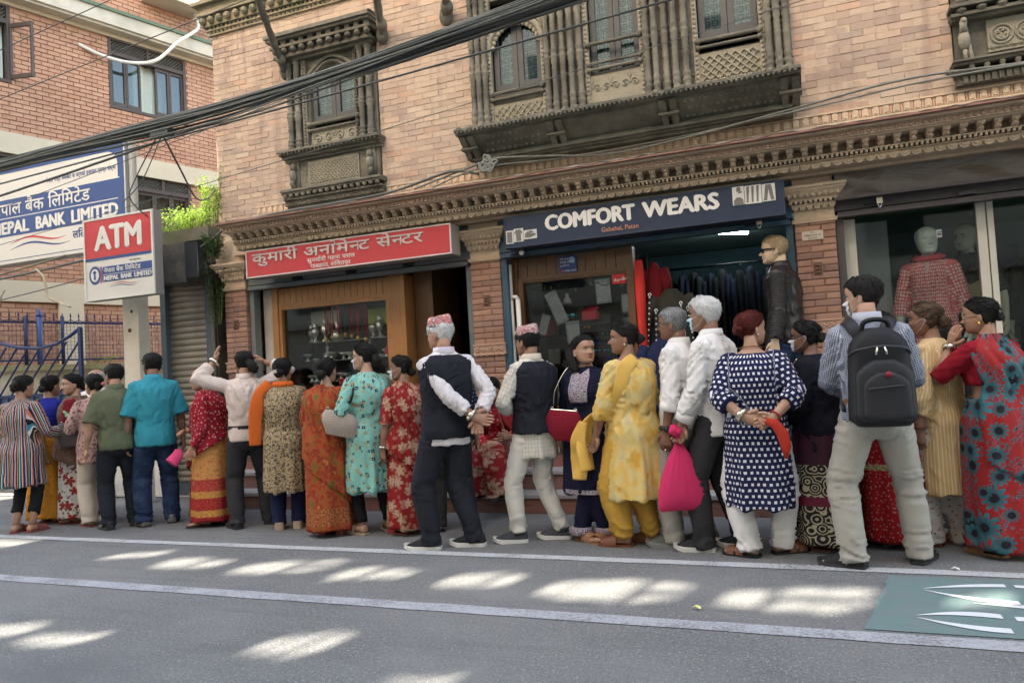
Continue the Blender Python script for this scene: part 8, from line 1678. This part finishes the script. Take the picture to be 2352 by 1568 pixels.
# pink cloth bag carried by him
hb_ = p.W(p.arms[0]['W']+p.arms[0]['D']*.07*p.h); t = thing("drawstring_bag", "bright pink gathered cloth bag hanging from the white-haired person's hand", "bag", (hb_.x, hb_.y-.02, hb_.z-.46)); b = MB(); n = 48; rings = []; sx = Vector((.93,.37,0)).normalized(); sy = Vector((-.37,.93,0))
M_pk = cloth("pink_bag_cloth", (.56,.035,.12), .1)
for z, w, d in ((.05,.035,.03),(.02,.02,.02),(-.02,.03,.028),(-.10,.075,.05),(-.20,.115,.06),(-.32,.15,.062),(-.40,.162,.05),(-.44,.158,.03),(-.455,.14,.015)):
    rings.append([hb_+sx*(w*math.cos(6.2832*i/n)*(1+.05*math.sin(i*1.9)*(z > -.35))+.03*(z < -.2)*0)+sy*(d*math.sin(6.2832*i/n)*(1+.18*math.sin(i*2.3)*max(0,1+z*2.4)))+Vector((0,0,z+.012*(1-abs(math.cos(6.2832*i/n)))*(z < -.42))) for i in range(n)])
b.loft(rings); b.build("body", M_pk, t, True); b = MB(); b.loft([[hb_+sx*(w*math.cos(6.2832*i/24)*(1+.1*math.sin(i*2)))+sy*(d*math.sin(6.2832*i/24))+Vector((0,0,z+.012*math.sin(i*1.7))) for i in range(24)] for z, w, d in ((.04,.03,.03),(.07,.065,.045),(.10,.055,.04),(.11,.03,.02))]); b.build("gathered_mouth", M_pk, t, True)
# 23 polka squares
p = Person("person with dyed red hair in a navy kurta printed with white squares", (-.35,5.09), -4, 1.565, 'f', 1.17, 'light', .0, feet=((-.055,-.02,-70),(.062,.05,58)), arms=(ARM(E=(.2,-.08,.65),W=(.03,-.15,.575),D=(-1,-.15,-.25),N=(0,-1,0),curl=.45), ARM(E=(.2,-.08,.65),W=(.075,-.15,.57),D=(-.9,-.25,-.35),N=(0,-1,0),curl=.8)), hyaw=-46, hpitch=-2)
p.body().hair('tied','henna').bun('henna', z=.45, r=.17, y=-.50); p.bun('henna', z=.60, r=.10, y=-.52); M_po = squares("white_squares", (.013,.016,.055), (.66,.64,.66), .036, .46); p.top("kurta", M_po, .205, .028, .72, .012, ztop=.826, folds=dict(drape=.012, waist=.010, back=.004), loose=1.35); p.trousers("trousers", C_white, .018, 1.45, .025, folds=dict(leg=.012)); p.shoes('sandal', plain("black_sole", (.012,.012,.013), .6), L_brown, "sandal"); p.bangle(0, M_ring, .92, 1.25, .018, "watch_strap", True); p.bangle(1, plain("red_thread", (.35,.03,.02), .7), .9, 1.2, .006)
b = MB(); n = 22; w_, d_ = p.radius(.85); b.tube([Vector(((w_+.016)*math.sin(6.2832*i/n), p.spine(.85)+(d_+.012)*math.cos(6.2832*i/n), .846*p.h+.012*math.cos(6.2832*i/n)*-1)) for i in range(n+1)], .004, 5); b.build("necklace", plain("bead_brown", (.2,.08,.02), .4), p.root, True, local=True); b = MB(); b.ell(p.H((.37,-.03,.27)), .006,.006,.008, 8, 5); b.build("earring", M_ring, p.root, True, local=True)
c = p.W(p.arms[1]['W']+Vector((.02,-.035,-.03))); t = thing("folded_cloth", "folded red patterned cloth dangling from the clasped hands behind the squares kurta", "cloth", (c.x,c.y,c.z-.2)); b = MB(); b.tube([c+Vector((-.06,-.02,.02)), c+Vector((-.01,-.025,.0)), c+Vector((.03,-.025,-.06)), c+Vector((.045,-.02,-.14)), c+Vector((.04,-.015,-.21))], [(.012,.02),(.016,.03),(.02,.036),(.018,.030),(.006,.010)], 12); o = b.build("cloth", floral("red_hanky", (.40,.035,.02), [(30,4,.25,.1,(.5,.3,.2),(.4,.1,.1),(1,1,0))]), t, True)
# 24 dark outfit with mask
p = Person("person in black and dark plum with gold swirl borders, before the brick pillar", (.03,5.36), 66, 1.49, 'f', 1.12, 'deep', .05, arms=('belly','front'), hyaw=10)
p.body().hair('tied').bun(z=.4, r=.16).mask(plain("mask_white", (.62,.64,.68))).glasses(plain("dark_frame", (.015,.012,.01), .3)); p.top("jacket", cloth("black_cardigan", (.010,.010,.016), .2), .42, .028, .95, .015); g = G("swirl_border", .6, .3); v = g.pat(); w1 = g.n('ShaderNodeTexWave', wave_type='RINGS', rings_direction='SPHERICAL'); o = g.vor(g.vmath('MULTIPLY', v, (1,1,0)), 14); ring = g.math('FRACT', g.math('MULTIPLY', o.outputs['Distance'], 4.5)); q = g.sep(v); f = g.math('MULTIPLY', g.lt(ring, .38), g.math('MAXIMUM', g.math('MULTIPLY', g.gt(q[1], .05), g.lt(q[1], .30)), g.math('MULTIPLY', g.gt(q[1], .36), g.lt(q[1], .56)))); pl_ = g.math('MULTIPLY', g.gt(q[1], .56), .8); base = g.mix(pl_, (.010,.008,.010), (.05,.006,.022)); base = g.mix(g.math('MULTIPLY', g.gt(q[1], .30), g.lt(q[1], .36)), base, (.12,.008,.03)); g.col(g.mix(f, base, (.40,.35,.24))); M_sw = g.m
p.skirt("sari_skirt", M_sw, pleats=5, amp=.010, flare=.03, off=.02); p.shoes('slide', R_maroon, L_brown, "sandal"); scarf_loop(p, "red_scarf", stripes("red_stripe", [(4,(.40,.02,.03)),(1,(.5,.4,.38))], .02, 1), [(-.03,.09,.80),(-.06,.11,.72),(-.05,.12,.66)], [.03,.05,.045], 12, .5)
bag("clutch", "small silver patterned purse held against the chest of the person in black and plum", p.W((-.09,.16,1.05)), .09, .04, .15, (.7,.6,0), floral("silver_purse", (.35,.35,.36), [(60,4,.3,.2,(.1,.1,.1),(.5,.5,.5),(1,1,0))]), L_black)
bag("handbag", "black bag with a chain strap worn by the person in plum", p.W((-.06,.22,.98)), .16, .08, .22, (.5,.8,0), L_black, M_ring, [p.W((-.05,.10,1.24)), p.W((-.06,.18,1.12)), p.W((-.06,.21,1.0))])
# 25 backpack man
p = Person("masked person in a blue checked shirt and pale grey trousers, wearing a black backpack", (.33,4.95), 6, 1.72, 'm', 1.04, 'light', .0, feet=((-.10,-.04,-68),(.115,.05,24)), arms=('front','front'), hyaw=62, hpitch=-4)
p.body().hair('thick','black').mask(plain("mask_white", (.60,.66,.72))); M_bc = checks("blue_check", (.40,.42,.47), (.06,.07,.11), .012, .46, .85); p.top("shirt", M_bc, .50, .026, .9, loose=1.2, folds=dict(sleeve=.008)); p.collar(M_bc, hgt=.030); p.trousers("trousers", C_ltg, .018, 1.3, .018, folds=dict(leg=.013)); p.shoes('shoe', plain("black_canvas", (.014,.014,.015), .7), R_dark)
b = MB(); w_, d_ = p.radius(.55); b.loft([[Vector(((w_+.03)*math.sin(6.2832*i/30), p.spine(.565)+(d_+.03)*math.cos(6.2832*i/30), z*p.h)) for i in range(30)] for z in (.555,.575)], caps=False); b.build("belt", L_brown, p.root, True, local=True)
M_bp = plain("backpack_nylon", (.012,.012,.014), .6, .15, 14, .2, 300); M_bp2 = plain("backpack_panel", (.019,.019,.022), .5, .15, 14, .2, 300)
bp = thing("backpack", "black backpack with a small round red badge, worn on the blue checked shirt", "backpack", tuple(p.W((0,-.2,.84)))); 
def bpt(x, y, z): return p.W((x, y, z))
def bshell(x0, z0, z1, w0, w1, y0, y1, e=.45, n=32, top=.22):
    rings = []
    for k in range(15):
        f = k/14; z = z0+(z1-z0)*f; w = (w0+(w1-w0)*f)/2; t = 1-max(0,(f-(1-top))/top)**2.2*.62; t *= 1-max(0,(.07-f)/.07)**2*.25; rings.append([bpt(x0+w*t*math.copysign(abs(math.cos(6.2832*i/n))**e, math.cos(6.2832*i/n)), (y0+y1)/2+(y1-y0)/2*(.55+.45*t)*math.copysign(abs(math.sin(6.2832*i/n))**.7, math.sin(6.2832*i/n)), z) for i in range(n)])
    return rings
b = MB(); b.loft(bshell(.02,.84,1.39,.36,.30,-.33,-.115)); b.build("body", M_bp, bp, True); b = MB(); b.loft(bshell(.03,.87,1.21,.31,.29,-.375,-.28,.45,32,.3)); b.build("front_pocket", M_bp2, bp, True); b = MB(); b.loft(bshell(.035,.88,1.14,.25,.23,-.392,-.33,.45,32,.3)); b.build("small_pocket", M_bp2, bp, True)
b = MB(); b.tube(spl([bpt(.02-.16,-.27,1.24), bpt(.02-.12,-.345,1.27), bpt(.02,-.365,1.285), bpt(.02+.12,-.345,1.27), bpt(.02+.16,-.27,1.24)]), .006, 6); b.tube([bpt(-.06,-.399,1.055), bpt(.12,-.399,1.07)], .004, 5); b.build("zip", plain("zip_grey", (.05,.05,.055), .4), bp, True)
for dx in (-.018,.018): b = MB(); b.tube([bpt(.02+dx,-.372,1.282), bpt(.02+dx*1.5,-.378,1.24)], .006, 6); b.build("zip_pull", M_ring, bp, True)
b = MB(); b.ell(bpt(.045,-.396,1.13), .017,.010,.017, 14, 7); b.build("badge", plain("badge_red", (.22,.015,.02), .3), bp, True); b = MB(); b.tube(spl([bpt(-.05,-.17,1.37), bpt(-.04,-.19,1.425), bpt(.02,-.20,1.44), bpt(.08,-.19,1.425), bpt(.09,-.17,1.37)]), [.014]*25, 10); b.build("handle", M_bp, bp, True)
for sd in (-1,1): b = MB(); P = spl([bpt(.02+sd*.045,-.15,1.31), bpt(sd*.08,-.145,1.38), bpt(sd*.108,-.105,1.43), bpt(sd*.122,-.02,1.445), bpt(sd*.135,.085,1.39), bpt(sd*.145,.10,1.25), bpt(sd*.17,.02,1.05), bpt(sd*.17,-.1,.92)]); b.tube(P, [(.036 if k < 28 else .014,.010) for k in range(len(P))], 10, ref=(1,0,0)); b.build("strap", M_bp2, bp, True)
# 26 red dotted sari behind him
p = Person("person in a red dotted sari with a gold border, hidden behind the backpack wearer", (.44,5.5), 20, 1.52, 'f', 1.1, 'dark', .0, arms=('front','front'), hyaw=30)
p.body().hair('tied').bun(z=.42, r=.2); b = MB()
for k in range(5): b.ell(p.H((.12+.07*math.cos(k*1.26),-.66,.40+.07*math.sin(k*1.26))), .02,.014,.02, 8, 5)
b.build("hair_flower", plain("flower_red", (.5,.02,.03), .6), p.root, True, local=True); M_rd = floral("red_dots", (.30,.010,.015), [(36,3,.20,.0,(.55,.28,.2),(.5,.3,.2),(2,2,0))], bands=[(.50,.54,(.45,.36,.18),(.25,.15,.08))]); p.top("blouse", M_rd, .54, .018, .5); p.skirt("sari_skirt", M_rd, pleats=6); p.shoes('slide', plain("grey_sandal", (.08,.08,.08), .6), plain("grey_sandal", (.08,.08,.08)), "sandal")
# 27 striped yellow kurta
p = Person("person in a pale yellow pinstriped kurta with highlighted tied hair", (.75,5.53), 66, 1.56, 'f', 1.02, 'dark', .02, feet=((-.05,.05,-16),(.05,-.04,-10)), arms=('down','front'), hyaw=6)
p.body().hair('tied','brown').bun('brown', z=.36, r=.2, y=-.53).mask(plain("mask_grey", (.36,.37,.38), .8), .17); M_yk = stripes("yellow_pinstripe", [(3,(.55,.36,.16)),(1,(.66,.55,.36))], .022); p.top("kurta", M_yk, .215, .022, .82, .016, folds=dict(drape=.012, sleeve=.010), loose=1.3); p.trousers("palazzo", floral("palazzo_print", (.50,.46,.42), [(16,6,.16,.3,(.45,.10,.10),(.5,.35,.1),(3,3,0)), (22,3,.13,.0,(.12,.13,.06),(.1,.1,.1),(6,6,0))]), .010, 1.9, .01, folds=dict(leg=.008)); p.shoes('flip', R_maroon, R_maroon, "sandal"); p.bangle(0, L_brown, .95, 1.15, .008)
# 28 red sunflower sari
p = Person("person in a red sari printed with large teal sunflowers, hand on cheek", (1.02,5.33), 52, 1.55, 'f', 1.16, 'tan', .02, arms=(ARM(E=(.16,.20,.66),W=(.075,.115,.815),D=(.0,-.40,.9),N=(-.9,-.1,-.2),curl=.2),'belly'), hyaw=24, hpitch=-2)
p.body(bindi=False).hair('tied').bun(z=.4, r=.14).glasses(plain("gold_frame", (.45,.3,.15), .3)); g = G("sunflower_sari", .7, .2); v = g.pat(); v = g.vmath('ADD', v, g.scale(g.vmath('SUBTRACT', g.noise(g.obj(), 14, 2, out=1), (.5,.5,.5)), .02)); c = g.mix(g.noise(v, 9, 3), (.27,.016,.018), (.35,.028,.026)); spk_ = g.math('MULTIPLY', g.gt(g.noise(v, 60, 2, .6, 1.5), .55), g.gt(g.noise(v, 7, 2), .50)); c = g.mix(spk_, c, (.05,.16,.19)); spk2 = g.math('MULTIPLY', g.gt(g.noise(g.vmath('ADD', v, (.003,.004,0)), 60, 2, .6, 1.5), .60), g.gt(g.noise(v, 7, 2), .52)); c = g.mix(spk2, c, (.02,.02,.03))
for sc, sd in ((6.0,(3.1,1.2,0)),(8.0,(8.3,4.6,0))):
    f, ce_, sh, cr = flowers(g, v, sc, 11, .48, .34, sd, .75); pc = g.mix(sh, (.015,.04,.05), (.045,.17,.20)); m_ = g.math('MULTIPLY', f, g.gt(g.sep(cr)[1], .42)); c = g.mix(m_, c, pc); c = g.mix(g.math('MULTIPLY', ce_, m_), c, (.02,.014,.02))
g.col(c); weave(g); M_sun = g.m
p.top("blouse", cloth("crimson_blouse", (.25,.010,.02), .1), .655, .014, .55, ztop=.835, folds=dict(waist=0)); p.skirt("sari_skirt", M_sun, ztop=.605, pleats=6, amp=.016, flare=.012, off=.02, zb=.03); p.drape("sari_end", M_sun, [(.855,95,190,.0),(.75,95,235,.012),(.62,110,270,.015),(.48,105,275,.02),(.26,115,260,.03)], .026, folds=4, amp=.012, slant=.22); p.shoes('slide', L_tan, L_tan, "sandal"); p.bangle(0, M_ring, .93, 1.25, .016, "watch_strap", True); b = MB(); b.ell(p.H((-.365,-.02,.26)), .008,.008,.012, 8, 5); b.build("earring", plain("gold", (.75,.45,.08)), p.root, True, local=True)
# 29 someone in black behind the yellow kurta
p = Person("person in plain black clothes and dark trainers, mostly hidden behind the yellow pinstriped kurta", (.93,5.95), 60, 1.42, 'f', 1.1, 'dark', .1, arms=('front','front'))
p.body().hair('tied').bun(); p.top("jacket", C_black, .45, .02, .9); p.trousers("trousers", C_black, .014, 1.1, .02); p.shoes('sneaker', plain("grey_trainer", (.06,.065,.07), .7), R_white)
# ================================================================= shop dummies
MK = plain("mannequin_flesh", (.58,.42,.29), .45, .04); MW = plain("mannequin_white", (.72,.71,.65), .4, .04); MG = plain("mannequin_pale", (.5,.46,.36), .4, .04)
d = Person("male shop dummy in a dark brown leather jacket, jeans and black wraparound sunglasses", (-.19,6.86,.51), 78, 1.80, 'm', 1.0, MK, .0, arms=('down','down'), name="mannequin", hyaw=14)
d.body(eyes=False, lips=False); HM['blond'] = hairmat("hair_blond", (.30,.20,.10), (.55,.42,.26)); d.hair('short','blond').glasses(plain("shade_black", (.008,.008,.009), .08), "sunglasses", True)
g = G("jacket_leather", .42, .4); q = g.sep(g.pat()); rib = g.math('SINE', g.math('MULTIPLY', q[1], 420)); g.col(g.mix(g.noise(g.obj(), 10), (.014,.012,.011), (.027,.022,.020))); g.bump(g.math('MULTIPLY', rib, g.gt(q[2], .5)), .5, .006); M_jk = g.m
d.top("jacket", M_jk, .47, .026, .95, loose=1.2, folds=dict(sleeve=.006, back=.004)); d.collar(M_jk, hgt=.03); d.trousers("jeans", M_jean, .012, 1.1, .02); b = MB()
A = d.arms[0]; c0 = Vector((-.10,.085,.66)); b.tube([d.root.location*0+Vector((-.125,.065,1.18)), Vector((-.125,.075,1.10))], .006, 6); b.tube([Vector((-.11,.085,1.42)), Vector((-.115,.095,1.36))], .006, 6); b.build("zip", M_ring, d.root, True, local=True); b = MB(); b.tube([(0,0,-.02),(0,0,.06)], .09, 16); b.build("stand", gm, d.root, local=True)
d = Person("white faceless shop dummy in a pink and white patterned kurta", (1.0,7.32,.56), 172, 1.74, 'f', .98, MW, .0, arms=('down','down'), name="mannequin", hyaw=25)
d.body(eyes=False, lips=False, ears=False); g = G("pink_lattice", .8, .15); v = g.pat(); o = g.vor(g.vmath('MULTIPLY', v, (1,.8,0)), 42, rnd=.25); g.col(g.mix(g.ramp(o.outputs['Distance'], [(.28,(0,0,0)),(.40,(1,1,1))]), (.82,.64,.60), (.68,.15,.17))); weave(g); d.top("kurta", g.m, .25, .02, .72, .03, ztop=.83, folds=dict(drape=.012)); d.trousers("trousers", C_white, .012, 1.1, .03)
b = MB(); n = 24; b.loft([[Vector((d.h*r_*1.2*math.sin(6.2832*i/n), d.spine(.85)+d.h*r_*math.cos(6.2832*i/n), z*d.h-.02*math.cos(6.2832*i/n))) for i in range(n)] for z, r_ in ((.835,.055),(.845,.066),(.86,.05),(.866,.042))], caps=False); b.build("scarf", cloth("pink_scarf", (.50,.06,.075), .1), d.root, True, local=True); b = MB(); b.loft([[Vector((x, .105+.012*math.cos(x*60), z)) for x in (-.014,-.007,0,.007,.014)] for z in (1.42,1.3,1.2,1.12)], caps=False, close=False); b.build("placket", cloth("white_placket", (.6,.45,.42)), d.root, True, local=True)
d = Person("pale shop dummy in a dark top with a gold beaded panel", (1.42,8.0,.62), 165, 1.76, 'f', .98, MG, .0, arms=('down','down'), name="mannequin", hyaw=-20)
d.body(eyes=True, lips=True); d.top("top", blotch("dark_beaded", [(.45,(.02,.018,.018)),(.6,(.05,.04,.03)),(.7,(.25,.2,.12))], 60), .3, .02, .5, .02); b = MB(); b.loft([[Vector((x, .125-.6*x*x, z)) for x in (-.12,-.06,0,.06,.12)] for z in (1.22,1.1,.9)], caps=False, close=False); b.build("gold_panel", blotch("gold_bead", [(.3,(.25,.2,.1)),(.5,(.4,.33,.18)),(.7,(.55,.48,.3))], 90), d.root, True, local=True); d.trousers("trousers", C_black, .012, 1.1)
t = thing("mannequin", "small gold-capped half dummy with pale hand standing low behind the white frame", "mannequin", (1.42,7.5,.6)); b = MB(); b.ell((1.33,7.5,1.50), .075,.085,.10, 14, 10); b.tube([(1.33,7.5,1.42),(1.33,7.5,1.32)], .04, 10); b.build("head", MG, t, True); b = MB()
for k in range(5): a = -.9+.45*k; b.tube([(1.33+.07*math.sin(a), 7.42, 1.50), (1.33+.06*math.sin(a), 7.42, 1.57), (1.33+.02*math.sin(a), 7.48, 1.61)], [.014,.016,.006], 8)
b.build("gold_cap", plain("gold_cloth", (.5,.36,.12), .35, .2, 20, metal=.4), t, True); b = MB(); b.loft([[(1.40+w*math.cos(6.28*i/20), 7.55+.09*math.sin(6.28*i/20), z) for i in range(20)] for z, w in ((.6,.15),(.9,.13),(1.1,.15),(1.28,.14),(1.34,.05))]); b.build("dress", M_jean, t, True)
d = Person("dark-suited shop dummy deep in the dress shop at the picture's right edge", (2.05,8.3,.55), 170, 1.8, 'm', 1.0, MG, .0, name="mannequin"); d.body(eyes=False); d.top("jacket", C_black, .42, .03, .9); d.trousers("trousers", C_black, .014, 1.1)
flush()
